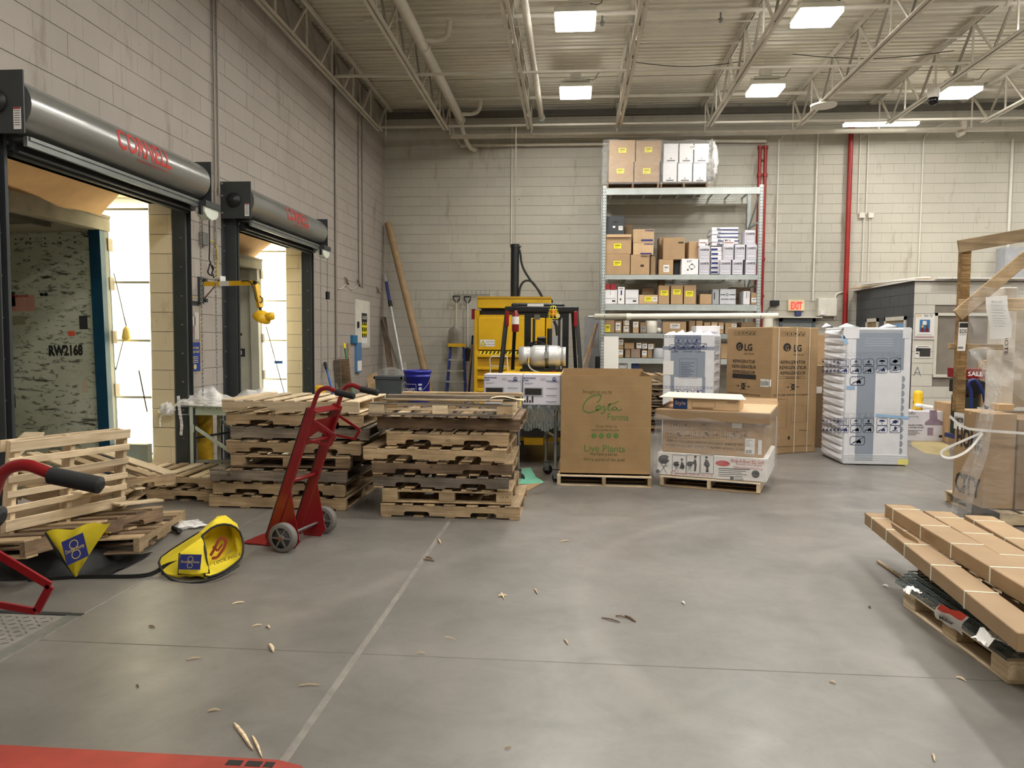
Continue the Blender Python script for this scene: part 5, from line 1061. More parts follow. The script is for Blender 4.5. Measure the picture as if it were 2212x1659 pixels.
# hanging tools on the back wall
t = thing('tool_rail', 'metal hook rail on back wall holding the two shovels', 'rack', P(1015, 637, BY-.05)); a, b = P(982, 637, BY-.05), P(1058, 636, BY-.05)
MB().bar(a, b, .010, .012).build('rail', STEEL, t)
for i in range(9): p = a.lerp(b, i/8); MB().bar(p+Vector((0,-.03,-.03)), p+Vector((0,-.03,.09)), .008).build('hook', STEEL, t)
for (u, vt, vb, Y, bw_, bh, lb, grain) in ((986, 639, 746, BY-.14, .31, .42, 'grey plastic scoop shovel hanging on the back wall', 1), (1010, 640, 780, BY-.12, .20, .30, 'black metal shovel hanging right of the grey scoop', 0)):
    tp = P(u, vt, Y); bt = P(u-(2 if grain else 0), vb, Y); t = thing('shovel', lb, 'shovel', bt); hz = bt.z+bh
    MB().cyl((tp.x, Y, tp.z-.14), (bt.x, Y, hz-.1), .018, 10).build('shaft', M((196, 186, 160), .5) if grain else M((200, 198, 190), .5), t)
    MB().tube([(tp.x-.075, Y, tp.z-.01), (tp.x+.075, Y, tp.z-.01), (tp.x+.06, Y, tp.z-.08), (tp.x, Y, tp.z-.16), (tp.x-.06, Y, tp.z-.08), (tp.x-.075, Y, tp.z-.01)], .016, 8).build('grip', BLACKM, t)
    mt = M((150, 146, 136), .5) if grain else BLACKM
    def sh(a_, b_, c_=bt, w=bw_, h=bh):
        tt = 1-b_; k = min(1, .25+1.9*tt)**.6 if tt < .35 else 1
        k = (1-(max(0, b_-.72)/.28)**2*.75)
        return Vector((c_.x+(a_-.5)*w*k, c_.y-.02-.06*math.sin(a_*PI), c_.z+b_*h))
    MB().grid(sh, 12, 10).build('blade', mt, t)
    if grain:
        mb = MB(); [mb.bar((bt.x+dx_, Y-.088, bt.z+.04), (bt.x+dx_*.6, Y-.088, bt.z+bh*.7), .008, .008) for dx_ in (-.09, -.045, 0, .045, .09)]; mb.build('rib', mt, t)
# step ladder
t = thing('step_ladder', 'folded blue fibreglass step ladder with yellow cap against the back wall', 'ladder', floorpt(985, 15.6))
LB = M((34, 58, 140), .4); A1, A2 = P(973, 748, 16.1), P(1001, 748, 16.1); B1, B2 = floorpt(958, 15.5), floorpt(1006, 15.5)
for A, Bq in ((A1, B1), (A2, B2)): MB().bar(A, Bq, .03, .07, (0,1,0)).build('side_rail', LB, t); MB().bar(A+Vector((0,.08,0)), Bq+Vector((0,.35,0)), .025, .05, (0,1,0)).build('rear_rail', LB, t)
for f in (.2, .36, .52, .68, .84): MB().bar(A1.lerp(B1, f)+Vector((0,-.03,0)), A2.lerp(B2, f)+Vector((0,-.03,0)), .09, .03).build('step', M((206, 204, 196), .4, .4), t)
MB().box(A1.x-.04, A2.x+.04, 16.0, 16.2, A1.z-.01, A1.z+.06).build('cap', SAFE, t)
for (p, q, r_, mt, lb) in ((P(1020, 745, 15.6), floorpt(1003, 15.0), .018, OLD, 'wooden pole leaning between the ladder and baler'), (P(1021, 725, 15.7), floorpt(1010, 15.2), .02, NAVY, 'dark blue pole leaning against the yellow baler')): lean((p, q), r_, 'pole', mt, lb, 'pole')

# ================================================================ YELLOW BALER
YB = M((226, 178, 18), .35, var=.16, scale=3); YBD = M((190, 146, 14), .45, var=.2, scale=4)
by = 14.6; bx0, bx1 = P(1024, 760, by).x, P(1190, 760, by).x; bz = P(1100, 642, by).z
t = thing('baler', 'big yellow cardboard baler with black hydraulic ram on the back wall', 'baler', ((bx0+bx1)/2, by+.4, 0))
def bzv(v): return P(1060, v, by).z
MB().box(bx0, bx0+.10, by, by+.9, 0, bz-.25).build('side_post', YB, t, bev=.008); MB().box(bx1-.10, bx1, by, by+.9, 0, bz-.01).build('side_post', YB, t, bev=.008)
MB().box(bx0+.1, bx1-.1, by+.75, by+.9, 0, bz-.05).build('back_panel', YBD, t)
MB().box(bx0+.06, bx1, by-.05, by+.9, bzv(666), bz).build('top_beam', YB, t, bev=.01); MB().box(bx0+.06, bx1+.0, by-.07, by+.02, bz-.03, bz+.01).build('top_lip', YBD, t)
MB().box(bx0+.13, bx1-.13, by+.05, by+.10, bzv(681), bzv(665)).build('feed_opening', INK, t)
MB().box(bx0+.1, bx1-.1, by-.02, by+.04, bzv(686), bzv(680)).build('ledge', YB, t)
d1 = MB().box(bx0+.08, bx1-.12, by-.03, by+.02, bzv(756), bzv(686)).build('feed_gate', YB, t, bev=.01)
MB().box((bx0+bx1)/2-.12, (bx0+bx1)/2-.06, by-.06, by-.02, bzv(756), bzv(686)).build('stiffener', YB, d1); MB().box(bx1-.3, bx1-.25, by-.06, by-.02, bzv(756), bzv(686)).build('stiffener', YB, d1)
ys = [v for v in (768, 795, 816, 842, 872, 900)]
d2 = MB().box(bx0+.05, bx1-.08, by-.04, by+.02, .05, bzv(758)).build('bale_door', YBD, t)
for v in ys: MB().box(bx0+.07, bx1-.1, by-.11, by-.03, bzv(v)-.03, bzv(v)+.03).build('door_rib', YB, d2, bev=.006)
MB().box(bx0+.02, bx0+.08, by-.10, by-.02, .05, bzv(758)).build('hinge_post', YB, t)
mb = MB(); F = Face((0, by-.045, bzv(762)), (1,0,0), (0,0,1), .002)
MB().q2(F, bx0+.12, -.03, bx1-.3, .03).build('hazard_band', YELL, d2)
F = Face((0, by-.049, bzv(762)), (1,0,0), (0,0,1), .002)
for i in range(14): x = bx0+.14+i*.075; mb.p2(F, [(x, -.03), (x+.035, -.03), (x+.065, .03), (x+.03, .03)])
mb.build('hazard_stripes', INK, d2)
F = Face(P(1053, 741, by-.032), (1,0,0), (0,0,1), .003); MB().q2(F, -.14, -.065, .14, .065).build('caution_sticker', PAPER, t)
F2 = Face(F.O, F.U, F.V, .002); MB().p2(F2, [(-.13, -.045), (-.04, -.045), (-.085, .045)]).build('warning_triangle', YELL, t)
MB().pl2(Face(F2.O, F.U, F.V, .001), [(-.13, -.045), (-.04, -.045), (-.085, .045)], .008, True).t2(F2, 'CAUTION', .028, .05, .012, w=.16).t2(F2, 'ATTENTION', .024, .05, -.04, w=.17).build('sticker_lettering', INK, t)
rx = P(1112, 600, by+.4).x; z1 = P(1112, 529, by+.4).z
ram = MB().cyl((rx, by+.4, bz-.1), (rx, by+.4, z1), .082, 24).cyl((rx, by+.4, z1-.06), (rx, by+.4, z1+.01), .09, 24).build('hydraulic_ram', M((34, 36, 38), .4, .3), t)
hz1 = [P(1120, 534, by+.4), P(1124, 545, by+.35), P(1127, 575, by+.35), P(1145, 605, by+.35), P(1165, 628, by+.35), P(1172, 642, by+.35)]
MB().tube(hz1, .022, 8, 2).build('hose', RUBBER, t); MB().tube([P(1121, 640, by+.35), P(1123, 620, by+.35), P(1132, 606, by+.35), P(1148, 606, by+.35), P(1160, 622, by+.35), P(1170, 640, by+.35)], .022, 8, 2).build('hose', RUBBER, t)
MB().cyl(P(1118, 532, by+.4), P(1125, 533, by+.36), .02, 8).build('fitting', STEEL, t)
MB().cyl((rx, by+.4, z1), (rx, by+.4, 5.7), .008, 6).build('power_conduit', GCON, t)
MB().box(bx0-.05, bx0+.01, by-.02, by+.08, bzv(690), bzv(668)).build('red_switch', RED, t)
MB().box(P(1193, 740, by).x, P(1212, 740, by).x, by-.05, by+.1, bzv(752), bzv(725)).build('control_box', M((160, 164, 166), .5), t); MB().tube([P(1197, 693, by), P(1202, 705, by), P(1204, 725, by)], .03, 8).build('cable', RUBBER, t)
solo(MB().tube([P(1059, 802, 13.6), P(1058, 775, 13.6), P(1062, 770, 13.6), P(1095, 770, 13.6), P(1097, 800, 13.6)], .012, 8).tube([P(1059, 790, 13.6), P(1097, 792, 13.6)], .01, 8).tube([P(1059, 802, 13.6), floorpt(1059, 13.6)], .012, 8).tube([P(1097, 802, 13.6), floorpt(1097, 13.6)], .012, 8), 'cart', WHITEP, 'thin white tube handle of cart standing before the baler', 'cart')

# ================================================================ FORKLIFT (rear view)
fy = 10.0; fx0, fx1 = P(1090, 700, fy).x, P(1248, 700, fy).x; fc = (fx0+fx1)/2; fw = (fx1-fx0)/2
t = thing('forklift', 'forklift seen from behind with yellow counterweight and white gas cylinder', 'forklift', (fc, fy+1, 0))
FB = M((24, 26, 28), .4, .2, var=.2); ztop = P(1170, 662, fy).z
for sx in (-1, 1):
    x = fc+sx*fw
    MB().bar((x-sx*.02, fy+.15, ztop-.06), (x+sx*.06, fy-.0, P(1170, 810, fy).z-.1), .055, .11, (0,1,0)).build('overhead_post', FB, t, bev=.01)
    MB().bar((x-sx*.07, fy+.95, ztop-.03), (x-sx*.0, fy+1.25, .9), .05, .07, (0,1,0)).build('overhead_post', FB, t, bev=.01)
    MB().box(x-sx*.03-.022, x-sx*.03+.022, fy+.04, fy+.07, ztop-.26, ztop-.06).build('tail_light', M((150, 22, 30), .25), t, bev=.005)
    F = Face((x+sx*.03, fy+.03, ztop-.62), (1,0,0), (0,0,1), .0); MB().t2(Face((x+sx*.025, fy+.005, ztop-.7), (0,0,1), (-1,0,0), .0), 'YALE', .025, 0, 0, w=.13).build('lettering', PAPER, t)
MB().bar((fc-fw, fy+.12, ztop-.03), (fc+fw, fy+.12, ztop-.03), .06, .07).build('roof_frame', FB, t, bev=.01); MB().bar((fc-fw+.04, fy+1.0, ztop-.03), (fc+fw-.04, fy+1.0, ztop-.03), .06, .05).build('roof_frame', FB, t, bev=.01)
for sx in (-1, 1): MB().bar((fc+sx*(fw-.02), fy+.12, ztop-.03), (fc+sx*(fw-.06), fy+1.0, ztop-.03), .06, .06).build('roof_frame', FB, t)
for i in range(5): x = fc-.32+i*.16; MB().bar((x, fy+.12, ztop-.01), (x, fy+1.0, ztop-.01), .03, .03).build('roof_bar', FB, t)
MB().box(fc-.42, fc+.30, fy+.3, fy+.8, ztop+.0, ztop+.06).build('roof_pod', FB, t, bev=.02)
MB().box(fc-.2, fc+.02, fy+.295, fy+.302, ztop+.005, ztop+.05).build('roof_label', PAPER, t)
zc = P(1150, 803, fy-.3).z
cw = MB().box(fc-.52, fc+.52, fy-.42, fy+.3, .28, zc).build('counterweight', YB, t, bev=.06)
MB().box(fc-.50, fc+.50, fy+.2, fy+1.9, .25, zc-.1).build('chassis', FB, t, bev=.03); MB().box(fc-.3, fc+.3, fy-.43, fy-.40, .34, .55).build('rear_grille', INK, t); MB().box(fc-.18, fc+.06, fy-.44, fy-.425, .24, .33).build('tow_hitch', YBD, t)
for sx in (-1, 1):
    for y, r_ in ((fy-.02, .24), (fy+1.5, .30)):
        w_ = MB().lathe((fc+sx*.40-.09, y, r_), (1,0,0), [(0, r_*.5), (0, r_*.93), (.03, r_), (.15, r_), (.18, r_*.93), (.18, r_*.5)], 28).build('wheel', RUBBER, t); MB().lathe((fc+sx*.40-.07, y, r_), (1,0,0), [(0, .01), (0, r_*.5), (.14, r_*.5), (.14, .01)], 20).build('rim', YBD, w_)
# seat, console, wheel, mast, carriage
MB().box(fc-.24, fc+.02, fy+.55, fy+.67, zc-.05, zc+.36).build('seat_back', FB, t, bev=.03); MB().box(fc-.28, fc+.2, fy+.6, fy+1.05, zc-.1, zc+.02).build('seat', FB, t, bev=.03)
MB().tube([(fc-.12+.17*math.cos(a), fy+1.35+.05*math.sin(a), zc+.22+.16*math.sin(a)) for a in [2*PI*i/20 for i in range(21)]], .014, 8).build('steering_wheel', FB, t)
for sx in (-1, 1): MB().box(fc+sx*.30-.05, fc+sx*.30+.05, fy+2.0, fy+2.12, .1, ztop+.02).build('mast_rail', FB, t); MB().box(fc+sx*.2-.02, fc+sx*.2+.02, fy+2.0, fy+2.1, .1, ztop-.1).build('mast_rail', M((60, 58, 54), .4, .5), t)
for z in (.6, 1.2, ztop-.05): MB().box(fc-.34, fc+.34, fy+2.03, fy+2.10, z-.04, z+.04).build('mast_crossbar', FB, t)
MB().cyl((fc+.05, fy+1.98, .3), (fc+.05, fy+1.98, 1.75), .04, 12).build('lift_cylinder', M((70, 68, 64), .3, .6), t)
MB().box(fc-.45, fc+.45, fy+2.2, fy+2.25, .3, .8).box(fc-.3, fc-.2, fy+2.2, fy+3.2, .05, .09).box(fc+.2, fc+.3, fy+2.2, fy+3.2, .05, .09).build('fork_carriage', FB, t)
MB().box(fc-.12, fc+.02, fy+1.4, fy+1.5, 1.3, 1.62).build('dash', FB, t, bev=.02)
# gas cylinder on its cradle
gz = P(1170, 770, fy-.15).z; g0, g1 = P(1121, 770, fy-.15).x, P(1222, 770, fy-.15).x; gy = fy-.12; r_ = .145
gas = M((206, 206, 204), .35, .25, var=.18, scale=7)
g = MB().lathe((g0, gy, gz), (1,0,0), [(0, .115), (.0, .125), (.14, .125), (.141, .11), (.15, .12), (.19, .142), (.22, r_), (g1-g0-.12, r_), (g1-g0-.08, .135), (g1-g0-.055, .11), (g1-g0-.05, .125), (g1-g0, .125), (g1-g0, .11)], 32).build('gas_cylinder', gas, t)
mb = MB().lathe((g0-.002, gy, gz), (1,0,0), [(0, .0), (0, .105), (.003, .105)], 24); mb.build('cylinder_end', M((120, 118, 114), .5), g)
for x in ((g0+g1)/2+.06,): MB().lathe((x-.02, gy, gz), (1,0,0), [(0, r_), (0, r_+.006), (.045, r_+.006), (.045, r_)], 32).build('strap', STEEL, g)
MB().box((g0+g1)/2+.03, (g0+g1)/2+.09, gy-r_-.02, gy-r_+.02, gz-.02, gz+.06).build('buckle', GALV, g)
MB().box(g0+.02, g1-.0, gy-.1, gy+.1, gz-r_-.06, gz-r_-.02).box(g0+.05, g0+.12, gy-.12, gy+.12, gz-r_-.04, gz-r_+.03).box(g1-.2, g1-.13, gy-.12, gy+.12, gz-r_-.04, gz-r_+.03).build('cylinder_cradle', FB, t)
MB().box(g1-.17, g1-.12, gy-.14, gy-.10, gz-r_-.05, gz-r_-.03).build('red_tag', RED, t)
MB().tube([(g0+.13, gy-.13, gz-.06), (g0+.13, gy-.16, gz-.12), (g0+.2, gy-.17, gz-.19), (g0+.4, gy-.15, gz-.22), (g0+.55, gy-.1, gz-.21)], .010, 8, 2).build('gas_hose', M((190, 190, 186), .4), t); MB().cyl((g0+.13, gy-.15, gz-.09), (g0+.13, gy-.11, gz-.02), .02, 10).build('valve', M((160, 130, 60), .35, .7), t)
# extinguisher on left post
ex = P(1114, 695, fy+.0); e = MB().lathe((ex.x, ex.y-.05, P(1114, 717, fy).z), (0,0,1), [(0, .04), (.01, .047), (.22, .047), (.26, .03), (.28, .02)], 20).build('fire_extinguisher', RED, t)
MB().lathe((ex.x, ex.y-.05, P(1114, 717, fy).z+.10), (0,0,1), [(0, .048), (.10, .048)], 20).build('label', PAPER, e); MB().box(ex.x-.03, ex.x+.03, ex.y-.07, ex.y-.03, P(1114, 717, fy).z+.31, P(1114, 717, fy).z+.36).build('valve', BLACKM, e)
# beacon in wire cage, mirror
bc = P(1195, 674, fy+.1); t2b = MB().lathe(bc+Vector((0,0,-.06)), (0,0,1), [(0, .035), (.02, .04), (.08, .038), (.10, .01)], 16).build('beacon', M((226, 120, 20), .2), t)
mb = MB()
for i in range(8):
    a = i*PI/4; mb.tube([bc+Vector((.065*math.cos(a), .065*math.sin(a), -.09)), bc+Vector((.062*math.cos(a), .062*math.sin(a), .02)), bc+Vector((.03*math.cos(a), .03*math.sin(a), .075)), bc+Vector((0,0,.08))], .005, 5)
for z, r2_ in ((-.09, .065), (-.03, .065), (.03, .06)): mb.tube([bc+Vector((r2_*math.cos(a), r2_*math.sin(a), z)) for a in [PI*i/8 for i in range(17)]], .005, 5)
mb.build('beacon_cage', YELL, t2b)
MB().box(P(1191, 690, fy).x, P(1212, 690, fy).x, fy+.1, fy+.14, P(1200, 691, fy).z, P(1200, 677, fy).z).build('work_light', FB, t, bev=.01); MB().cyl(P(1205, 682, fy+.05), P(1205, 682, fy+.1), .03, 14).build('lens', M((220, 200, 140), .2), t)
MB().box(P(1149, 680, fy).x, P(1162, 680, fy).x, fy+.6, fy+.64, P(1160, 688, fy).z, P(1160, 675, fy).z).build('mirror', M((160, 160, 156), .1, .9), t)
# ================================================================ PALLET RACK against the back wall
RY, RB = 15.3, 16.42
def rx_(u, v=500): return P(u, v, RY).x
xl, xr_ = rx_(1305), rx_(1643)
def rz_(v, Y=RY): return P(1470, v, Y).z
top = P(1470, 400, RY).z
t = thing('pallet_rack', 'tall grey steel pallet rack with five loaded shelf levels on back wall', 'rack', ((xl+xr_)/2, (RY+RB)/2, 0))
for x in (xl, xr_):
    for y in (RY, RB-.07):
        u_ = MB().box(x-.04, x+.04, y, y+.004, 0, top).box(x-.04, x-.036, y, y+.07, 0, top).box(x+.036, x+.04, y, y+.07, 0, top).build('upright', RACKM, t)
        if y == RY:
            mb = MB()
            F = Face((x, y, 0), (1,0,0), (0,0,1), .001); z = .1
            while z < top-.04:
                for dx in (-.018, .018): mb.p2(F, [(dx-.007, z+.012), (dx, z), (dx+.007, z+.012), (dx+.004, z+.028), (dx-.004, z+.028)])
                z += .06
            mb.build('punched_holes', INK, u_)
    zz = [.2+.62*i for i in range(8)]
    for i in range(7): MB().bar((x, RY+.07, zz[i]), (x, RB-.07, zz[i+1]) if i % 2 else (x, RB-.07, zz[i]), .03, .03).build('frame_brace', RACKM, t)
    for i in range(0, 7, 2): MB().bar((x, RB-.07, zz[i]), (x, RY+.07, zz[i+1]), .03, .03).build('frame_brace', RACKM, t)
levels = []
for k, (v0, v1) in enumerate(((406, 420), (594, 604), (658, 671), (721, 731), (775, 786))):
    z1, z0 = rz_(v0), rz_(v1); levels.append(z1)
    for y in (RY-.02, RB-.05): MB().box(xl+.03, xr_-.03, y, y+.045, z0, z1-.015).box(xl+.03, xr_-.03, y+.01, y+.045, z1-.015, z1).build('beam', RACKM if y < 16 else M((200, 202, 192), .5), t)
    mb = MB()
    for i in range(60): x = xl+.05+i*(xr_-xl-.1)/59; mb.box(x-.0025, x+.0025, RY-.021, RB, z1+.002, z1+.007)
    for j in range(16): y = RY+.0+j*1.1/15; mb.box(xl+.04, xr_-.04, y-.003, y+.003, z1-.003, z1+.002)
    for i in range(60): x = xl+.05+i*(xr_-xl-.1)/59; mb.box(x-.0025, x+.0025, RY-.026, RY-.021, z1-.05, z1+.007)
    mb.build('wire_deck', RACKM, t, kind='stuff')
    for i in range(9): x = xl+.15+i*(xr_-xl-.3)/8; MB().box(x-.02, x+.02, RY, RB-.02, z1-.022, z1-.004).build('deck_support', RACKM, t)
L1, L2, L3, L4, L5 = levels
REDB = M((170, 30, 40), .5); GREYC = M((160, 162, 166), .5); DARKC = M((52, 56, 62), .5); WB = WHITEB; PURP = M((206, 204, 214), .5, var=.05)
_crop = lambda cx, cy: (1280+cx*.25316, 280+cy*.25316)
def sbox(cx0, cy0, cx1, cy1, z, mat, label, Y=RY+.06, d=.4, cr=_crop, name='carton', sticker=None, prints=(), group=None, rz=0.0, zb=None, cat='box', flap=False, tape=True):
    u0, v0 = cr(cx0, cy0); u1, v1 = cr(cx1, cy1)
    a, b = P(u0, v1, Y), P(u1, v0, Y); z0 = z if z is not None else (a.z if zb is None else zb); h = max(.04, b.z-z0)
    t = carton(name, label, a.x+.004, b.x-.004, Y, Y+d, z0, z0+h, mat, rz, group, cat, tape=tape and mat in (KRAFT, KRAFT2, KRAFTD) and h > .12, bev=.005)
    w = b.x-a.x-.008; F = Face((0, -d/2, 0), (1,0,0), (0,0,1), .003)
    def lp(cx, cy): u, v = cr(cx, cy); p = P(u, v, Y); return (p.x-(a.x+b.x)/2, p.z-z0)
    if flap: MB().add([(-w/2, -d/2, h), (w/2, -d/2, h), (w/2*.96, -d/2-.03, h-.06), (-w/2*.96, -d/2-.03, h-.06)], [(0,1,2,3)]).build('flap', mat, t, world=False)
    if sticker:
        for (sx0, sy0, sx1, sy1, sm) in sticker:
            p0, p1 = lp(sx0, sy1), lp(sx1, sy0); MB().q2(F, p0[0], p0[1], p1[0], p1[1]).build('sticker', sm, t, world=False)
            F2 = Face(F.O, F.U, F.V, .001); mb = MB(); n = 3
            for i in range(n): yy = p0[1]+(p1[1]-p0[1])*(.25+.22*i); mb.l2(F2, (p0[0]+(p1[0]-p0[0])*.15, yy), (p0[0]+(p1[0]-p0[0])*(.85 if i else .6), yy), (p1[1]-p0[1])*(.12 if i == 2 else .05))
            mb.build('print', INK, t, world=False)
    for pr in prints:
        pm, kind = pr[0], pr[1]; p0, p1 = lp(pr[2], pr[5]), lp(pr[4], pr[3]); hh = p1[1]-p0[1]
        if kind == 't': MB().t2(F, pr[6], hh, (p0[0]+p1[0])/2, p0[1], bold=.03, w=p1[0]-p0[0]).build('lettering', pm, t, world=False)
        elif kind == 'q': MB().q2(F, p0[0], p0[1], p1[0], p1[1]).build('printed_band', pm, t, world=False)
        elif kind == 'r': MB().r2(F, p0[0], p0[1], p1[0], p1[1], .006).build('printed_frame', pm, t, world=False)
        elif kind == 'd':
            mx, my, q = (p0[0]+p1[0])/2, (p0[1]+p1[1])/2, hh/2
            MB().pl2(F, [(mx-q, my), (mx, my+q), (mx+q, my), (mx, my-q)], .008, True).p2(F, [(mx, my+q), (mx-q*.35, my+q*.62), (mx+q*.35, my+q*.62)]).p2(F, [(mx, my-q), (mx+q*.35, my-q*.62), (mx-q*.35, my-q*.62)]).build('printed_diamond', pm, t, world=False)
    return t
def strapp(Mx_, label): return pallet(Mx_, label, mat=BROWNW, W_=1.016, Dp=1.0, notch=False, nt=5, nb=3)
# top level: two pallets of cartons
a, b = P(1310, 404, RY+.05).x, P(1424, 404, RY+.05).x; c, d = P(1426, 404, RY+.05).x, P(1529, 404, RY+.05).x
def front_pallet(x0, x1, y0, z, dp, lb, mat=OLD, mats=None):
    return pallet(Matrix.Translation(((x0+x1)/2, y0+dp/2, z)) @ Matrix.Rotation(PI/2, 4, 'Z'), lb, mat=mat, mats=mats, W_=dp, Dp=x1-x0, notch=True)
front_pallet(a, b, RY+.05, L1+.01, 1.0, 'small brown pallet under the kraft cartons on top of the rack', BROWNW)
front_pallet(c, d, RY+.05, L1+.01, 1.0, 'small brown pallet under the white cartons on top of the rack', BROWNW)
zt = L1+.135; yl = [(YELL,)]
for (x0, y0, x1, y1, z, sk, lb) in ((135, 270, 352, 450, zt, (205, 333, 270, 374), 'lower left kraft carton on rack top with yellow label'), (354, 270, 575, 450, zt, (430, 330, 494, 376), 'lower right kraft carton on rack top with yellow label'),
                                  (140, 88, 366, 268, None, (222, 156, 288, 198), 'upper left kraft carton on rack top with yellow label'), (368, 90, 588, 268, None, (445, 150, 508, 194), 'upper right kraft carton on rack top with yellow label')):
    sbox(x0, y0, x1, y1, z if z else rz_(_crop(0, 270)[1], RY+.08), KRAFT, lb, Y=RY+.08, d=.9, sticker=[(*sk, YELL)])
wl_ = []
for r, (y0, y1) in enumerate(((285, 450), (118, 282))):
    for c_, (x0, x1) in enumerate(((598, 722), (726, 852), (856, 975)) if r == 0 else ((604, 735), (739, 862), (866, 995))):
        nm = ('lower', 'upper')[r]+' row '+('left', 'middle', 'right')[c_]+' white carton on the rack top'
        sbox(x0, y0, x1, y1, zt if r == 0 else rz_(_crop(0, 285)[1], RY+.08), WHITEB, nm, Y=RY+.08, d=.9, prints=((DGREY, 'q', x0+30, y1-22, x1-30, y1-12), (DGREY, 'd', x0+50, y1-42, x1-50, y1-28)), sticker=[(820, 135, 884, 172, PAPER)] if (r, c_) == (1, 1) else None)
a2, b2 = P(1306, 395, RY).x, P(1428, 395, RY).x; z0, z1 = zt-.05, rz_(302, RY)
def wrapbox(x0, x1, y0, y1, z0, z1, mat, label, amp=.012, n=24, nz=12, seed=0, name='stretch_wrap', top=True, group=None, parent=None):
    cx, cy = (x0+x1)/2, (y0+y1)/2; w, d = (x1-x0)/2, (y1-y0)/2
    def f(a, b):
        th = a*4; s = int(th) % 4; q = th-int(th)
        c4 = [(-1,-1), (1,-1), (1,1), (-1,1)]; p, r_ = c4[s], c4[(s+1) % 4]
        X_, Y_ = p[0]+(r_[0]-p[0])*q, p[1]+(r_[1]-p[1])*q
        am = amp*(math.sin(b*27+a*9+seed)+.6*math.sin(b*61+seed*3+a*3)+.5*math.sin(a*40+seed))*.5+amp*.3
        return Vector((cx+X_*(w+am), cy+Y_*(d+am), z0+(z1-z0)*b+amp*.8*math.sin(a*37+seed)*(1 if b > .95 else 0)))
    mb = MB().grid(f, n*4, nz)
    if top: mb.grid(lambda a, b: Vector((x0+(x1-x0)*a, y0+(y1-y0)*b, z1+amp*.7*math.sin(a*11+b*7+seed))), 10, 8)
    return mb.build(name, mat, parent) if parent else solo(mb, name, mat, label, 'plastic wrap')
wrapbox(a2-.04, b2+.02, RY+.02, RY+1.0, z0, z1+.02, FILM, 'clear stretch wrap round the kraft cartons on the rack top', .02)
c2_, d2_ = P(1429, 395, RY).x, P(1536, 395, RY).x
wrapbox(c2_, d2_, RY+.02, RY+1.0, z0, z1, FILM, 'clear stretch wrap round the white cartons on the rack top', .015, seed=2)
solo(crumple(P(1536, 352, RY+.3)+Vector((0,0,0)), .10, .3, .38, 3, 26, 14), 'bunched_wrap', FILMW, 'white bunched wrap on right end of the white cartons on rack', 'plastic wrap')
# second level
Z2 = L2+.01
S = lambda *a, **k: sbox(*a, **k)
S(104, 1062, 322, 1232, Z2, KRAFT, 'large carton with yellow label at left end of second shelf', sticker=[(178, 1120, 243, 1162, YELL)])
S(104, 893, 334, 1060, None, KRAFT, 'open-flapped carton stacked at left end of second shelf', sticker=[(181, 972, 245, 1015, YELL)], zb=rz_(_crop(0, 1062)[1], RY+.06), flap=True)
S(117, 738, 274, 890, None, DARKC, 'dark charcoal carton on top of left stack on second shelf', Y=RY+.1, zb=rz_(_crop(0, 893)[1], RY+.1), sticker=[(222, 822, 258, 858, PAPER)], prints=((INK, 'q', 175, 782, 215, 795), (PAPER, 'q', 172, 822, 194, 838)))
S(322, 1068, 490, 1232, Z2, KRAFT, 'kraft carton with printed code next to the left stack, second shelf', prints=((INK, 't', 412, 1074, 482, 1088, '0700012'), (INK, 'q', 408, 1152, 438, 1170)))
S(344, 965, 522, 1066, None, KRAFT2, 'shallow kraft carton, middle of the numbered trio on second shelf', zb=rz_(_crop(0, 1068)[1], RY+.06), prints=((NAVY, 't', 440, 970, 515, 984, '0700540'), (NAVY, 'q', 408, 1052, 505, 1064)))
S(344, 850, 528, 963, None, KRAFT2, 'shallow kraft carton, topmost of the numbered trio on second shelf', zb=rz_(_crop(0, 965)[1], RY+.06), prints=((NAVY, 't', 448, 854, 522, 868, '0700540'), (NAVY, 'q', 415, 936, 515, 952)))
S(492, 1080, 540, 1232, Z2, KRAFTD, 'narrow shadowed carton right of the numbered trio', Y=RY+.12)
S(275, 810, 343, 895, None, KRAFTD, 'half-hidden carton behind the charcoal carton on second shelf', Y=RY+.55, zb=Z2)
S(564, 1108, 692, 1232, Z2, KRAFT, 'small kraft carton with white shipping label on second shelf', sticker=[(604, 1155, 654, 1216, PAPER)])
S(600, 922, 792, 1105, None, KRAFT, 'large kraft carton with open flaps mid second shelf', Y=RY+.1, zb=rz_(_crop(0, 1108)[1], RY+.1), prints=((INK, 'q', 732, 958, 776, 970),))
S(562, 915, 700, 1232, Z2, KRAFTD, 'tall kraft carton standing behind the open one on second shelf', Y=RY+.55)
S(800, 955, 892, 1102, None, KRAFT, 'slanted kraft carton right of the open one on second shelf', Y=RY+.15, zb=rz_(_crop(0, 1108)[1], RY+.15), rz=.2)
S(694, 1110, 756, 1232, Z2, DARKC, 'dark grey box in the gap beside the white diamond carton', Y=RY+.3)
S(757, 1102, 905, 1232, Z2, WB, 'white carton with black diamond mark on second shelf', prints=((INK, 't', 805, 1115, 845, 1130, 'D.O.T'), (INK, 'd', 820, 1142, 876, 1196), (INK, 'q', 806, 1190, 820, 1202)), Y=RY+.04)
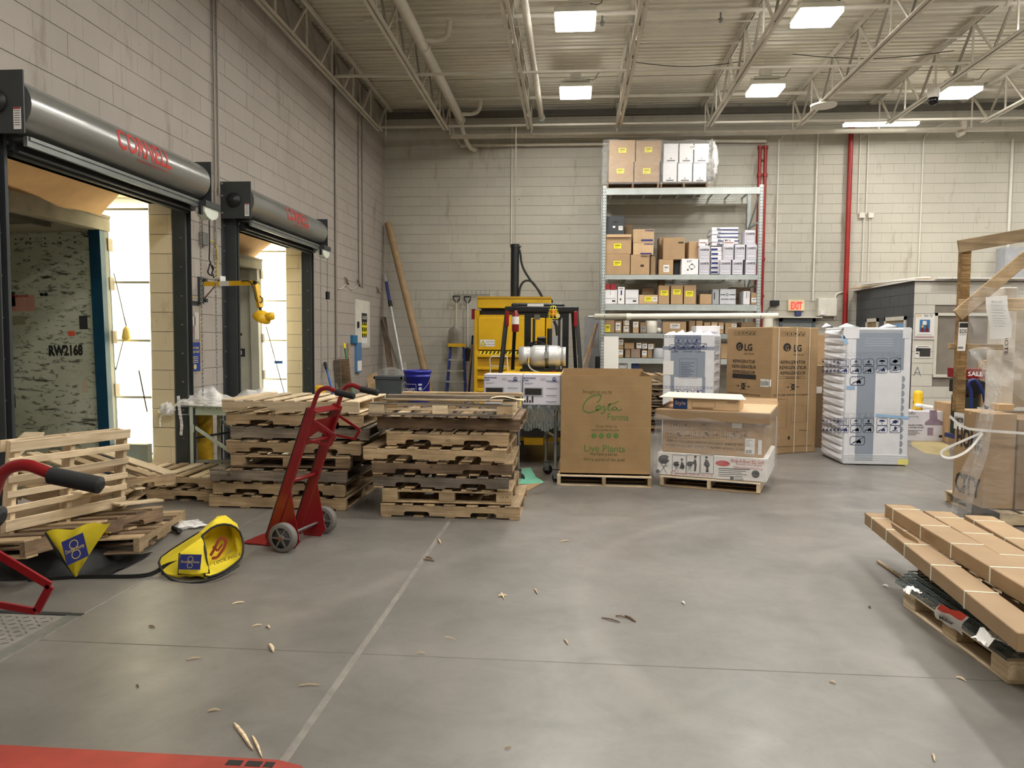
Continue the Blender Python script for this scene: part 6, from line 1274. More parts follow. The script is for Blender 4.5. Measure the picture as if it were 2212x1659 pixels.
for (x0, y0, x1, y1, zb, lb) in ((908, 1112, 1002, 1233, 1233, 'first white list-marked carton in bottom row right of the diamond one'), (908, 995, 1003, 1112, 1114, 'white list-marked carton above the first one, second shelf'), (1086, 1112, 1184, 1233, 1233, 'second white list-marked carton in bottom row, second shelf'), (1190, 1112, 1284, 1233, 1233, 'third white list-marked carton in bottom row, second shelf'),
                                  (1303, 1110, 1398, 1230, 1233, 'fourth white list-marked carton in bottom row, second shelf'), (1114, 984, 1206, 1108, 1112, 'left white list-marked carton in middle row of second shelf'), (1212, 982, 1304, 1108, 1112, 'centre white list-marked carton in middle row of second shelf'), (1310, 982, 1403, 1106, 1110, 'right white list-marked carton in middle row of second shelf'), (1296, 858, 1392, 980, 984, 'single white list-marked carton topmost at right of second shelf')):
    S(x0, y0, x1, y1, None if zb != 1233 else Z2, PURP, lb, Y=RY+.02, d=.3, zb=None if zb == 1233 else rz_(_crop(0, zb)[1], RY+.02), prints=((INK, 't', x0+8, y0+22, x1-8, y0+40, 'CONVERTER'), (GREYC, 'r', x0+12, y0+52, x1-12, y1-14), (GREYC, 'q', x0+18, y0+66, x1-18, y0+69), (GREYC, 'q', x0+18, y0+80, x1-18, y0+83)), group=None)
S(905, 936, 988, 993, None, WB, 'small white carton numbered 0 topmost left of the list-marked ones', Y=RY+.05, zb=rz_(_crop(0, 995)[1], RY+.05), prints=((REDP, 'q', 915, 962, 970, 968), (INK, 't', 962, 972, 980, 988, '0')))
S(1118, 930, 1212, 982, None, WB, 'small white carton marked BYL on the list-marked row', Y=RY+.03, zb=rz_(_crop(0, 984)[1], RY+.03), prints=((INK, 't', 1128, 938, 1180, 952, 'BY L'), (REDP, 'q', 1125, 962, 1205, 968)))
for i in range(5):
    y0 = 832+i*32; S(1020-(i % 2)*8, y0, 1250-(i*7) % 12, y0+30, None, WB, ('topmost', 'second', 'third', 'fourth', 'fifth')[i]+' flat blue-edged carton in the upper flat pile, second shelf', Y=RY+.16, d=.5, zb=rz_(_crop(0, y0+31)[1], RY+.16), prints=((NAVY, 'q', 1065, y0+17, 1246, y0+26), (INK, 't', 1064, y0+6, 1092, y0+14, 'GAF')), rz=ru(-.04, .04))
for i in range(6):
    y0 = 1000+i*39; S(1010, y0, 1108, y0+36, None, WB, ('topmost', 'second', 'third', 'fourth', 'fifth', 'bottom')[i]+' flat blue-edged carton in the lower flat pile, second shelf', Y=RY+.14, d=.5, zb=rz_(_crop(0, y0+38)[1], RY+.14), prints=((NAVY, 'q', 1014, y0+14, 1070, y0+30),), rz=ru(-.03, .03))
# third level
Z3 = L3+.01
S(96, 1366, 214, 1477, Z3, WB, 'left white letter-size file carton on third shelf', prints=((GREYC, 'q', 104, 1438, 196, 1442), (INK, 'q', 166, 1456, 194, 1469), (GREYC, 'q', 150, 1378, 154, 1412)))
S(278, 1366, 395, 1477, Z3, WB, 'right white letter-size file carton on third shelf', prints=((GREYC, 'q', 285, 1438, 375, 1442), (INK, 'q', 343, 1456, 372, 1469)))
S(214, 1343, 276, 1476, Z3, WB, 'narrow upright white carton between the two file cartons', Y=RY+.02, prints=((INK, 'q', 226, 1352, 262, 1357), (NAVY, 'q', 240, 1370, 252, 1412), (INK, 'q', 232, 1440, 244, 1456)))
for x0, x1, lb in ((97, 149, 'left small red box on the white file carton'), (151, 203, 'right small red box on the white file carton')): S(x0, 1316, x1, 1364, None, REDB, lb, Y=RY+.05, d=.2, zb=rz_(_crop(0, 1366)[1], RY+.05))
S(395, 1410, 558, 1478, Z3, KRAFT2, 'low kraft carton with bright yellow number label on third shelf', sticker=[(444, 1426, 508, 1466, YELL), (510, 1428, 554, 1466, PAPER)])
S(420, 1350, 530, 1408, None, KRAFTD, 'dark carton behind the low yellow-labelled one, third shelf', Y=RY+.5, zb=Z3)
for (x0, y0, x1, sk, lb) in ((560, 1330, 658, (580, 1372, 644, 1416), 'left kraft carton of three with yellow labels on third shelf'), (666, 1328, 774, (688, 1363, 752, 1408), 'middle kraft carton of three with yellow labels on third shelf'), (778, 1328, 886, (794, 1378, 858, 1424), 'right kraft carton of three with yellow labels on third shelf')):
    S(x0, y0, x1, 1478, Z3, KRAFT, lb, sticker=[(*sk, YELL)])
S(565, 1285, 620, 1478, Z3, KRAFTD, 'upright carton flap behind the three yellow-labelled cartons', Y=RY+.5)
S(914, 1404, 1020, 1478, Z3, KRAFT, 'low plain kraft carton mid third shelf')
S(1020, 1362, 1082, 1478, Z3, GREYC, 'narrow grey printed carton on third shelf', prints=((DGREY, 'q', 1035, 1390, 1045, 1450),))
S(1084, 1360, 1226, 1480, Z3, M((196, 198, 204), .5), 'silver-white carton with bird emblem on third shelf', prints=((DGREY, 'd', 1138, 1396, 1160, 1420), (DGREY, 'q', 1092, 1405, 1130, 1412), (DGREY, 'q', 1170, 1405, 1218, 1412), (DGREY, 't', 1095, 1442, 1218, 1452, 'INDUSTRIAL CARTON')))
S(1180, 1345, 1350, 1400, None, BROWNW, 'dark open carton lid behind the silver-white carton', Y=RY+.5, zb=Z3)
S(1284, 1378, 1346, 1480, Z3, WB, 'small white carton with round mark near right end of third shelf', prints=((GREYC, 'q', 1308, 1386, 1318, 1440), (GREYC, 'q', 1324, 1386, 1330, 1430)))
S(1350, 1392, 1402, 1478, Z3, KRAFT, 'small kraft carton with white label at right end of third shelf', sticker=[(1355, 1436, 1398, 1474, PAPER)])
# fourth level (crop: +1280,+660, scale .1206)
c4 = lambda x, y: (1280+x*.12056, 660+y*.12056); Z4 = L4+.01; P4 = dict(cr=c4)
S(195, 262, 402, 472, Z4, KRAFT, 'wide kraft carton with yellow tag at left end of fourth shelf', sticker=[(222, 345, 314, 472, YELL)], **P4)
S(402, 280, 522, 468, Z4, KRAFT, 'kraft carton with tall white barcode label on fourth shelf', sticker=[(412, 312, 500, 446, PAPER)], **P4)
S(540, 360, 664, 470, Z4, KRAFT, 'low kraft carton with white label third from left on fourth shelf', sticker=[(562, 372, 644, 466, PAPER)], **P4)
S(545, 268, 660, 358, None, KRAFT, 'small labelled carton stacked on the low one, fourth shelf', zb=rz_(c4(0, 360)[1], RY+.06), sticker=[(580, 270, 655, 350, PAPER)], **P4)
S(720, 286, 832, 472, Z4, KRAFT2, 'kraft carton with white label high on its face, fourth shelf', sticker=[(728, 300, 815, 392, PAPER)], **P4)
S(848, 300, 965, 470, Z4, KRAFTD, 'darker kraft carton with grey label low on its face, fourth shelf', sticker=[(864, 376, 955, 464, GREYC)], **P4)
p = P(*c4(1052, 474), RY+.15); solo(MB().lathe((p.x, p.y, Z4), (0,0,1), [(0, .115), (.01, .12), (.24, .12), (.25, .1), (.25, .02)], 24), 'white_tub', WHITEP, 'plain white round tub on the fourth shelf', 'tub')
p = P(*c4(1188, 474), RY+.12); t = thing('bagged_bottle', 'clear plastic bag holding a white part beside the white tub', 'bag', (p.x, p.y, Z4)); crumple((p.x, p.y, Z4+.12), .08, .06, .13, 5).build('bag', FILM, t); MB().ball((p.x, p.y, Z4+.06), .055).build('part_inside', PAPER, t)
c5 = lambda x, y: (1400+x*.22905, 680+y*.22905); P5 = dict(cr=c5)
for (x0, y0, x1, sk, mt, lb) in ((135, 66, 362, (208, 84, 300, 130), KRAFT, 'big wide kraft carton with white paper label on fourth shelf'), (385, 56, 446, None, KRAFTD, 'first narrow kraft carton right of the wide one, fourth shelf'), (450, 58, 516, None, KRAFT, 'second narrow kraft carton right of the wide one, fourth shelf'), (524, 70, 590, (528, 114, 576, 132), KRAFT, 'third narrow kraft carton with white label, fourth shelf'),
                                 (594, 68, 656, (596, 96, 646, 132), KRAFT2, 'fourth narrow kraft carton with white label, fourth shelf'), (660, 72, 716, (664, 104, 708, 132), KRAFT, 'fifth narrow kraft carton with white label, fourth shelf'), (724, 76, 838, (788, 88, 834, 116), KRAFT, 'kraft carton behind the wrapped appliance tops, fourth shelf'), (876, 72, 1030, None, KRAFTD, 'dark kraft carton at right end of fourth shelf')):
    S(x0, y0, x1, 168, Z4, mt, lb, sticker=[(*sk, PAPER)] if sk else None, **P5)
# fifth level
Z5 = L5+.01
for (x0, y0, x1, y1, zb, sk, mt, lb) in ((444, 785, 552, 902, 0, (455, 790, 545, 880), KRAFT, 'lower labelled carton beside the white panel, fifth shelf'), (444, 605, 562, 715, 715, (458, 612, 548, 705), KRAFT, 'upper labelled carton beside the white panel, fifth shelf'), (444, 716, 556, 784, 785, None, KRAFT, 'thin carton between two labelled ones, fifth shelf'),
                                     (566, 670, 748, 778, 785, None, KRAFT, 'wide plain carton on upper row of fifth shelf'), (580, 785, 680, 900, 0, None, KRAFTD, 'shadowed carton low on the fifth shelf'), (684, 780, 860, 902, 0, None, M((146, 124, 108), .6), 'dull brown carton in lower row of fifth shelf'), (780, 668, 880, 768, 780, (788, 672, 876, 764), KRAFT, 'first label-fronted small carton, upper row of fifth shelf'),
                                     (885, 668, 985, 776, 785, (890, 690, 978, 770), KRAFT, 'second label-fronted small carton, upper row of fifth shelf'), (990, 680, 1112, 785, 787, (996, 696, 1084, 782), KRAFT, 'third label-fronted small carton, upper row of fifth shelf'), (880, 805, 980, 900, 0, (886, 808, 968, 894), KRAFT, 'label-fronted carton, lower row of fifth shelf'), (982, 790, 1070, 900, 0, None, KRAFTD, 'plain small carton, lower row right on fifth shelf')):
    S(x0, y0, x1, y1, Z5 if not zb else None, mt, lb, zb=None if not zb else rz_(c4(0, zb)[1], RY+.06), sticker=[(*sk, PAPER)] if sk else None, **P4)
p = P(*c4(1182, 900), RY+.12); solo(MB().lathe((p.x, p.y, Z5), (0,0,1), [(0, .11), (.19, .115), (.2, .08)], 20), 'grey_pail', GREYC, 'small grey round pail at the end of fifth shelf', 'pail')
# right part of the fifth level, mostly behind the wrapped appliances
for i, (u0, u1, v0, mt) in enumerate(((1540, 1580, 742, KRAFT), (1584, 1632, 750, KRAFTD))): sbox(u0, v0, u1, 776, Z5, mt, ('kraft carton behind the strapped brown appliance box, fifth shelf', 'dark carton at right end of the fifth shelf')[i], cr=lambda x, y: (x, y))
# under the last shelf: pallets on the floor, bags, box
solo(crumple(P(1348, 795, RY+.2), .14, .12, .16, 6), 'white_bag', PAPER, 'white plastic sack stuffed under the lowest rack shelf', 'bag')
sbox(1364, 784, 1381, 808, None, M((44, 56, 110), .5), 'dark blue carton under the lowest rack shelf', cr=lambda x, y: (x, y), zb=.5, name='carton'); solo(MB().box(P(1359, 800, RY).x-.03, P(1361, 800, RY).x+.02, RY-.03, RY+.02, 0, L5-.1), 'rack_post', RACKM, 'short pale post standing under the lowest rack shelf', 'post')
yy0 = 13.2; xa_, xb_ = P(1385, 850, yy0).x, P(1470, 850, yy0).x
for i in range(7):
    pallet(Matrix.Translation(((xa_+xb_)/2+.15+ru(-.03, .03), yy0+.5, i*.145)), ('bottom', 'second', 'third', 'fourth', 'fifth', 'sixth', 'topmost pale')[i]+' pallet of the stack between plant bin and rack', mat=OLD if i < 6 else PINE, mats=[OLD, PINE] if i > 4 else [OLD, BROWNW], W_=1.1, Dp=.95, kind='block' if i % 2 else 'string', nt=6)
# board and panel items leaning at the left end of the rack
bx = MB().bar(P(1316, 727, 14.7), P(1320, 870, 14.5), .28, .03, (0,1,0)); bx = MB().prism([(0, 0), (.28, 0), (.27, P(1316, 727, 14.7).z), (-.01, P(1316, 727, 14.7).z)], (P(1305, 810, 14.6).x, 14.6, 0.0), (1,0,0), (0,.08,1), .03)
solo(bx, 'white_board', M((226, 224, 216), .4, var=.02), 'plain white tall panel leaning at the left end of rack', 'panel')
for (q0, q1, w, mt, lb) in ((P(1290, 702, 16.0), P(1262, 812, 14.9), .10, M((104, 70, 40), .5), 'glossy brown board leaning left of the rack'), (P(1284, 706, 16.1), P(1252, 812, 15.1), .09, OLD, 'tan board leaning behind the glossy brown one'), (P(1275, 740, 16.2), P(1262, 830, 15.7), .12, KRAFT, 'kraft strip leaning lowest left of the rack')):
    solo(MB().bar(q0, q1-Vector((0,0,.0)), .03, w, (0,1,0)).bar(q1, q1+(q1-q0)*.9, .03, w, (0,1,0)), 'loose_board', mt, lb, 'board')
solo(MB().box(P(1263, 700, 16.45).x, P(1300, 700, 16.45).x, 16.45, 16.5, .2, P(1280, 684, 16.45).z), 'metal_sheet', GREYC, 'grey sheet leaning against wall behind the brown boards', 'panel')
solo(MB().box(P(1286, 790, 15.9).x, P(1303, 790, 15.9).x, 15.9, 16.1, 0, P(1290, 770, 15.9).z), 'black_board', BLACKM, 'black flat board standing low at the left end of rack', 'board', bev=.02)
# PVC pipe hung across the rack, long white
pa, pb = P(1284, 684, 14.9), P(1680, 682, 14.9); t = thing('pvc_pipe', 'long white PVC pipe slung level across the front of the rack', 'pipe', (pa+pb)/2)
PV = M((226, 222, 208), .4, var=.05); MB().cyl(pa, pb, .055, 18).build('tube', PV, t); MB().cyl(P(1353, 684, 14.9), P(1363, 684, 14.9), .066, 18).build('coupling', PV, t); MB().cyl(pa, pa+(pb-pa)*.18, .0575, 18).build('grey_section', M((176, 172, 156), .5), t)
MB().cyl(pa-Vector((.12, 0, 0)), pa, .02, 8).build('wire_bundle', GALV, t); MB().tube([P(1307, 660, 15.1), P(1306, 684, 14.82), P(1307, 700, 15.1)], .006, 5).tube([P(1643, 660, 15.1), P(1644, 684, 14.82), P(1644, 700, 15.1)], .006, 5).build('hanging_wire', STEEL, t)
solo(MB().cyl(P(1659, 706, 14.9), P(1659, 688, 14.9), .09, 14), 'pvc_fitting', PV, 'short upright PVC fitting standing under the right pipe end', 'pipe')

# ================================================================ BACK WALL FIXTURES
def bw(u, v, off=.03): return P(u, v, BY-off)
pipe([bw(975, 262, .1), bw(979, 287, .1), bw(996, 315, .1), bw(1330, 311, .1)], .030, PIPEM, 'wall_pipe', 'white pipe angling down then level along the upper back wall', 'pipe', 10, 0, rings=[(bw(1056, 314.5, .1), (1,0,0), .042, .06), (bw(998, 315, .1), (1,0,0), .042, .06)])
pipe([bw(1526, 304, .1), bw(1655, 305, .1)], .035, PIPEM, 'wall_pipe', 'white level pipe ending above the pair of red pipes', 'pipe')
for (u, lb, u2) in ((1642, 'left red sprinkler riser of the pair behind the rack', 1636), (1654, 'right red sprinkler riser of the pair behind the rack', 1648)):
    a, b = bw(u, 316, .1), bw(u2-4, 850, .1); b.z = 0.05
    t = thing('sprinkler_riser', lb, 'pipe', (a.x, a.y, 0)); MB().cyl(a, (a.x, a.y, 0), .035, 14).build('pipe', REDP, t)
    for v in (318, 378, 560, 640): c = bw(u, v, .1); c.x = a.x; MB().cyl(c-Vector((0,0,.03)), c+Vector((0,0,.03)), .052, 14).build('coupling', REDP, t)
a = bw(1839, 272, .1); t = thing('sprinkler_riser', 'single tall red sprinkler riser right of the exit sign', 'pipe', (a.x, a.y, 0)); MB().cyl((a.x, a.y, 0), (a.x, a.y, a.z), .05, 16).build('pipe', REDP, t); MB().cyl(a-Vector((0,0,.05)), a+Vector((0,0,.02)), .07, 16).build('coupling', REDP, t)
solo(MB().tube([bw(1640, 345, .08), bw(1656, 345, .08)], .02, 8), 'pipe_strap', STEEL, 'steel strap joining the pair of red risers', 'bracket')
for (u, v0, v1, r, lb) in ((1106, 275, 530, .012, 'thin conduit on back wall above the baler'), (1683, 300, 660, .016, 'conduit on back wall left of the exit sign'), (1767, 285, 650, .022, 'thick conduit dropping to the grey cabinet'), (1859, 285, 462, .012, 'left conduit above the paired switch boxes'), (1877, 275, 462, .014, 'middle conduit above the paired switch boxes'), (1866, 472, 610, .01, 'left conduit below the paired switch boxes'), (1879, 472, 610, .01, 'right conduit below the paired switch boxes'), (1995, 300, 595, .013, 'long conduit dropping to the office roof'), (2188, 300, 560, .03, 'thick pipe dropping behind the wooden crate')):
    a, b = bw(u, v0), bw(u, v1); pipe([(a.x, BY-.03, a.z), (a.x, BY-.03, b.z)], r, WHITEP, 'conduit', lb, 'conduit', 8)
pipe([bw(1683, 305), bw(1695, 290), bw(1732, 268)], .014, WHITEP, 'conduit', 'slanted conduit meeting the joist left of the red riser', 'conduit', 6, 0); pipe([bw(1856, 300), bw(1905, 270)], .012, WHITEP, 'conduit', 'slanted conduit right of the red riser', 'conduit', 6)
pipe([bw(1995, 305), bw(1999, 292), bw(2020, 275), bw(2052, 262)], .014, WHITEP, 'conduit', 'curved conduit by the white pipe elbow', 'conduit', 6, 1)
pipe([P(2082, 262, 16.2), P(2082, 284, 16.2), P(2068, 290, 16.2)], .07, PIPEM, 'vent_elbow', 'fat white pipe elbow below the strip lamp', 'pipe', 12, 1)
for (u, lb) in ((1860, 'left one of two white square switch boxes on back wall'), (1879, 'right one of two white square switch boxes on back wall')):
    c = bw(u, 466, 0); solo(MB().box(c.x-.055, c.x+.055, BY-.08, BY-.006, c.z-.055, c.z+.055), 'switch_box', WHITEP, lb, 'switch box', bev=.006)
c = bw(1718, 660, 0); t = thing('exit_sign', 'lit EXIT sign with red letters above the grey exit door', 'exit sign', (c.x, BY, c.z-.12))
MB().box(c.x-.17, c.x+.17, BY-.07, BY-.006, c.z-.115, c.z+.115).build('case', M((226, 212, 170), .5), t, bev=.008)
F = Face((c.x, BY-.07, c.z), (1,0,0), (0,0,1), .003); MB().t2(F, 'EXIT', .15, 0, -.078, bold=.045, w=.235).build('letters', emit('exit_red', (255, 48, 44), 2.4), t)
MB().box(c.x-.01, c.x+.1, BY-.1, BY-.006, c.z-.22, c.z-.13).build('alarm_box', M((50, 60, 110), .5), t)
c = bw(1672, 655, 0); t = thing('emergency_light', 'small black box fixed on the back wall left of the exit sign', 'fixture', (c.x, BY, c.z-.1)); MB().box(c.x-.09, c.x+.09, BY-.1, BY-.006, c.z-.055, c.z+.055).build('case', BLACKM, t, bev=.01); MB().tube([bw(1666, 660), bw(1656, 672), bw(1652, 690)], .012, 6, 1).build('cord', STEEL, t)
a, b = bw(1762, 683, 0), bw(1803, 645, 0); t = thing('wall_cabinet', 'white painted wall cabinet right of the exit sign', 'cabinet', (a.x, BY, a.z)); MB().box(a.x, b.x, BY-.16, BY-.006, a.z, b.z).build('case', WHITEP, t, bev=.006); MB().box(P(1772, 675, BY-.2).x, P(1782, 675, BY-.2).x, BY-.2, BY-.16, P(1777, 680, BY-.2).z, P(1777, 670, BY-.2).z).build('latch', PAPER, t)
pipe([bw(1802, 690), bw(1803, 640), bw(1812, 632), bw(1828, 630)], .018, WHITEP, 'conduit', 'bent conduit beside the white wall cabinet', 'conduit', 6, 1)
# lumber lying on the office roof
for i, (x0, y0, x1, y1, z, mt) in enumerate(((OX-.2, 16.3, OX+.6, 13.7, .03, PINE), (OX+.1, 16.2, OX+1.0, 13.9, .04, OLD), (OX+.3, 13.75, OX+4.5, 13.8, .03, PAPER), (OX+.2, 14.3, OX+3, 14.4, .05, OLD), (OX-.15, 15.9, OX+.35, 14.2, .08, PAPER))):
    solo(MB().bar((x0, y0, OZ+z), (x1, y1, OZ+z), .14, .03), 'loose_board', mt, ('pale board overhanging the office roof edge', 'tan board lying on the office roof', 'long white strip along the office roof front', 'brown board behind the office roof front', 'white strip along the office roof side')[i], 'board')
solo(MB().box(OX-.06, 12.5, OY-.06, BY-.01, OZ-.008, OZ+.014), 'office_roof', PAPER, 'thin white flat roof of the office block', 'roof')
# office wall posters
def poster(u0, v0, u1, v1, label):
    a, b = P(u0, v1, OY-.012), P(u1, v0, OY-.012); t = thing('poster', label, 'poster', ((a.x+b.x)/2, OY, a.z)); MB().box(a.x, b.x, OY-.014, OY-.004, a.z, b.z).build('sheet', PAPER, t)
    return t, Face(((a.x+b.x)/2, OY-.014, (a.z+b.z)/2), (1,0,0), (0,0,1), .002), (b.x-a.x)/2, (b.z-a.z)/2
t, F, w, h = poster(1974, 677, 2021, 734, 'framed poster with two red-robed figures on blue beside the office window')
MB().r2(F, -w+.005, -h+.005, w-.005, h-.005, .01).build('frame', M((150, 146, 140), .5), t); MB().q2(F, -w*.5, -h*.42, w*.5, h*.52).build('blue_field', M((58, 120, 168), .5), t)
F2 = Face(F.O, F.U, F.V, .002)
for s in (-1, 1): MB().p2(F2, [(s*w*.22-w*.2, -h*.4), (s*w*.22+w*.2, -h*.4), (s*w*.22+w*.12, -h*.1), (s*w*.22-w*.12, -h*.1)]).build('printed_robe', M((120, 24, 30), .6), t); MB().c2(F2, s*w*.22, h*.02, w*.11, 14, h*.12).build('printed_head', M((216, 170, 100) if s < 0 else (96, 64, 44), .6), t)
MB().q2(F2, -w*.22, h*.14, w*.16, h*.42).build('printed_board', PAPER, t); MB().t2(F, 'Book - End', .05, w*.32, h*.74, w=w*.8).q2(F, -w*.7, -h*.62, w*.7, -h*.60).build('lettering', INK, t); MB().t2(F, 'Sale', .06, -w*.6, h*.74, w=w*.5).build('heading', M((220, 176, 70), .6), t); MB().q2(F, -w*.9, -h*.88, w*.9, -h*.72).build('footer_band', M((190, 160, 160), .6), t)
t, F, w, h = poster(1976, 746, 2012, 773, 'small notice with a dark photo under the red-robed poster')
MB().q2(F, -w*.45, -h*.8, w*.9, h*.55).build('photo', M((60, 58, 56), .5), t); MB().p2(F, [(-w*.9, 0), (-w*.9, h*.6), (-w*.5, h*.6), (-w*.3, h*.2), (-w*.5, 0)]).l2(F, (-w*.7, h*.78), (w*.7, h*.78), .01).l2(F, (-w*.9, -h*.3), (-w*.55, -h*.3), .02).build('print', DGREY, t)
c = P(1982, 803, OY-.012); F = Face((c.x, OY-.0, c.z), (1,0,0), (0,0,1), .004); solo(MB().l2(F, (-.06, -.08), (0, .08), .02).l2(F, (.06, -.08), (0, .08), .02).l2(F, (-.04, -.02), (.04, -.02), .02), 'spray_mark', GREYC, 'faded grey letter A sprayed on the office wall', 'marking')
for k, (v0, v1, x) in enumerate(((735, 750, 2044), (782, 797, 2040))):
    a, b = P(x-8, v1, OY+.03), P(x+9, v0, OY+.03); solo(MB().box(a.x, b.x, OY+.035, OY+.045, a.z, b.z), 'window_note', M((150, 150, 146), .6), ('upper', 'lower')[k]+' paper note taped inside the office window', 'paper')
a, b = P(2168, 560, BY-.3), P(2212, 534, BY-.3); solo(MB().box(a.x, b.x+.3, BY-.35, BY-.006, a.z-.6, b.z), 'grey_duct_box', GREYC, 'grey box high on the wall behind the wooden crate', 'box')
# ================================================================ PLANT BIN on its pallet
ca, cb_ = G(1203, 1049), G(1407, 1054); pw = (cb_-ca).length; pa_ = math.atan2(cb_.y-ca.y, cb_.x-ca.x)
pallet(Matrix.Translation((ca+cb_)/2) @ Matrix.Rotation(pa_, 4, 'Z') @ Matrix.Translation((0, .60, 0)) @ Matrix.Rotation(PI/2, 4, 'Z'), 'single pallet under the big open plant bin', mat=OLD, mats=[OLD, PINE], W_=1.2, Dp=pw, notch=False)
BK = kraft('plant_bin_board', (158, 128, 88), .12); bz = .125; by_ = 8.19
x0, x1 = P(1210, 1030, by_).x, P(1411, 806, by_).x-.012; zt = P(1310, 812, by_).z
t = thing('plant_bin', 'tall open brown cardboard bin with green plant lettering, standing on a pallet', 'bin', ((x0+x1)/2, by_+.55, bz))
dp = 1.1
MB().box(x0, x1, by_, by_+.012, bz, zt).build('front_wall', BK, t); MB().box(x0, x1, by_+dp-.012, by_+dp, bz, zt+.04).build('back_wall', BK, t)
MB().box(x0, x0+.012, by_+.012, by_+dp-.012, bz, zt+.02).build('side_wall', BK, t); MB().box(x1-.012, x1, by_+.012, by_+dp-.012, bz, zt+.01).build('side_wall', BK, t); MB().box(x0, x1, by_, by_+dp, bz, bz+.01).build('bottom', BK, t)
mb = MB(); mb.add([(x0+.002, by_-.001, zt), (x1, by_-.001, zt), (x1, by_+.002, zt-.05), (x0, by_+.002, zt-.05)], [(0,1,2,3)])
F = Face((0, by_, 0), (1,0,0), (0,0,1), .003); at = lambda u, v: F.at(u, v)
GR = M((82, 124, 56), .6, var=.1); DG = M((86, 88, 46), .7, var=.1)
def txt(mb, s, u0, v0, u1, v1, F=F, bold=0.0):    # text fitted to a pixel box measured in the photograph, laid on the face
    um = (u0+u1)/2; a, b = F.at(u0, v1), F.at(u1, v0); m0 = F.at(um, v1); m1 = F.at(um, v0); return mb.t2(F, s, m1[1]-m0[1], (a[0]+b[0])/2, m0[1], w=b[0]-a[0], bold=bold)
mb = MB(); txt(mb, 'Brought to you by', 1259, 842, 1322, 850); txt(mb, 'Grow With Us', 1287, 918, 1333, 924); txt(mb, 'www.costafarms.com', 1277, 926, 1338, 931); txt(mb, 'We have a secret.', 1274, 977, 1335, 984); txt(mb, "We're scared of the dark!", 1260, 989, 1350, 996); mb.build('lettering', DG, t)
mb = MB(); txt(mb, 'Farms', 1312, 893, 1357, 908); txt(mb, 'Live Plants', 1262, 961, 1350, 976)
def sw(pts, w): q = [F.at(*p) for p in pts]; mb.pl2(F, q, w)
def bez(pts, n=3):
    for _ in range(n):
        q = [pts[0]]
        for a, b in zip(pts, pts[1:]): q += [(a[0]*.75+b[0]*.25, a[1]*.75+b[1]*.25), (a[0]*.25+b[0]*.75, a[1]*.25+b[1]*.75)]
        pts = q+[pts[-1]]
    return pts
C0 = lambda cx, cy: (1180+cx*.27733, 640+cy*.27733)
for pts, w in (([(395, 830), (420, 805), (430, 770), (400, 765), (340, 780), (290, 840), (285, 880), (310, 905), (350, 905), (390, 890), (420, 870), (425, 850), (400, 850), (385, 870), (395, 892), (425, 880), (440, 860)], .012), ([(440, 860), (455, 848), (450, 880), (455, 905), (435, 915), (425, 905)], .010), ([(455, 890), (475, 870), (490, 845), (500, 830), (485, 870), (480, 890), (500, 888), (515, 870)], .010), ([(480, 845), (530, 835), (565, 815)], .009), ([(545, 862), (525, 862), (515, 880), (525, 892), (545, 880), (552, 862), (550, 890), (575, 888), (590, 880)], .010)):
    sw(bez([C0(*p) for p in pts]), w)
for i, cx in enumerate((372, 430, 487, 544)): u, v = C0(cx, 1085); c = F.at(u, v); mb.c2(F, c[0], c[1], .027, 20)
mb.build('lettering', GR, t); F2 = Face(F.O, F.U, F.V, .002); mb = MB()
for i, (cx, s) in enumerate(((372, '~'), (430, 'p'), (487, 'b'), (544, 'f'))): u, v = C0(cx, 1085); c = F.at(u, v); mb.t2(F2, s, .022, c[0], c[1]-.01, bold=.02)
mb.build('badge_letters', BK, t)

# ================================================================ WRAPPED PALLET WITH GRILL CARTON
o = G(1425, 1050); e = G(1642, 1068); X = (e-o).normalized(); Yd = Vector((-X.y, X.x, 0)); wd = (e-o).length; dd = 1.2
A = math.atan2(X.y, X.x)
pallet(Matrix.Translation(o+X*wd/2+Yd*dd/2) @ Matrix.Rotation(A+PI/2, 4, 'Z'), 'pallet under wrapped grill carton right of the plant bin', mat=PINE, mats=[PINE, OLD], W_=dd, Dp=wd, notch=False)
R4 = Matrix.Translation(o) @ Matrix.Rotation(A, 4, 'Z')
def onp(px0, px1, py0, py1, z0, z1, name, label, mat, bev=.006, tape=False):
    M_ = R4 @ Matrix.Translation(((px0+px1)/2, (py0+py1)/2, z0)); t = thing(name, label, 'box', M=M_); w, d, h = px1-px0, py1-py0, z1-z0
    MB().box(-w/2, w/2, -d/2, d/2, 0, h).build('body', mat, t, world=False, bev=bev)
    return t, w, d, h
def wface(t, w, d, h, side='front'):              # world-space face of such a box (so decals can be measured from the photograph)
    Mw = WM[t.name]; R3 = Mw.to_3x3(); Fl = cface(t, w, d, h, side, 0)
    return Face(Mw @ Fl.O, R3 @ Fl.U, R3 @ Fl.V, .003)
GW = kraft('grill_carton', (222, 218, 214), .04); z1 = .37
t, w, d, h = onp(-.04, wd+.06, .02, dd-.1, .125, z1, 'grill_carton', 'long white grill carton at the bottom of wrapped pallet', GW)
F = wface(t, w, d, h); BLK = INK
mb = MB()
for (u0, u1) in ((1452, 1482), (1483, 1512), (1513, 1542)): a, b = F.at(u0, 1022), F.at(u1, 984); mb.r2(F, a[0], a[1], b[0], b[1], .004)
def blob(mb, F, pts): mb.p2(F, [F.at(*p) for p in pts])
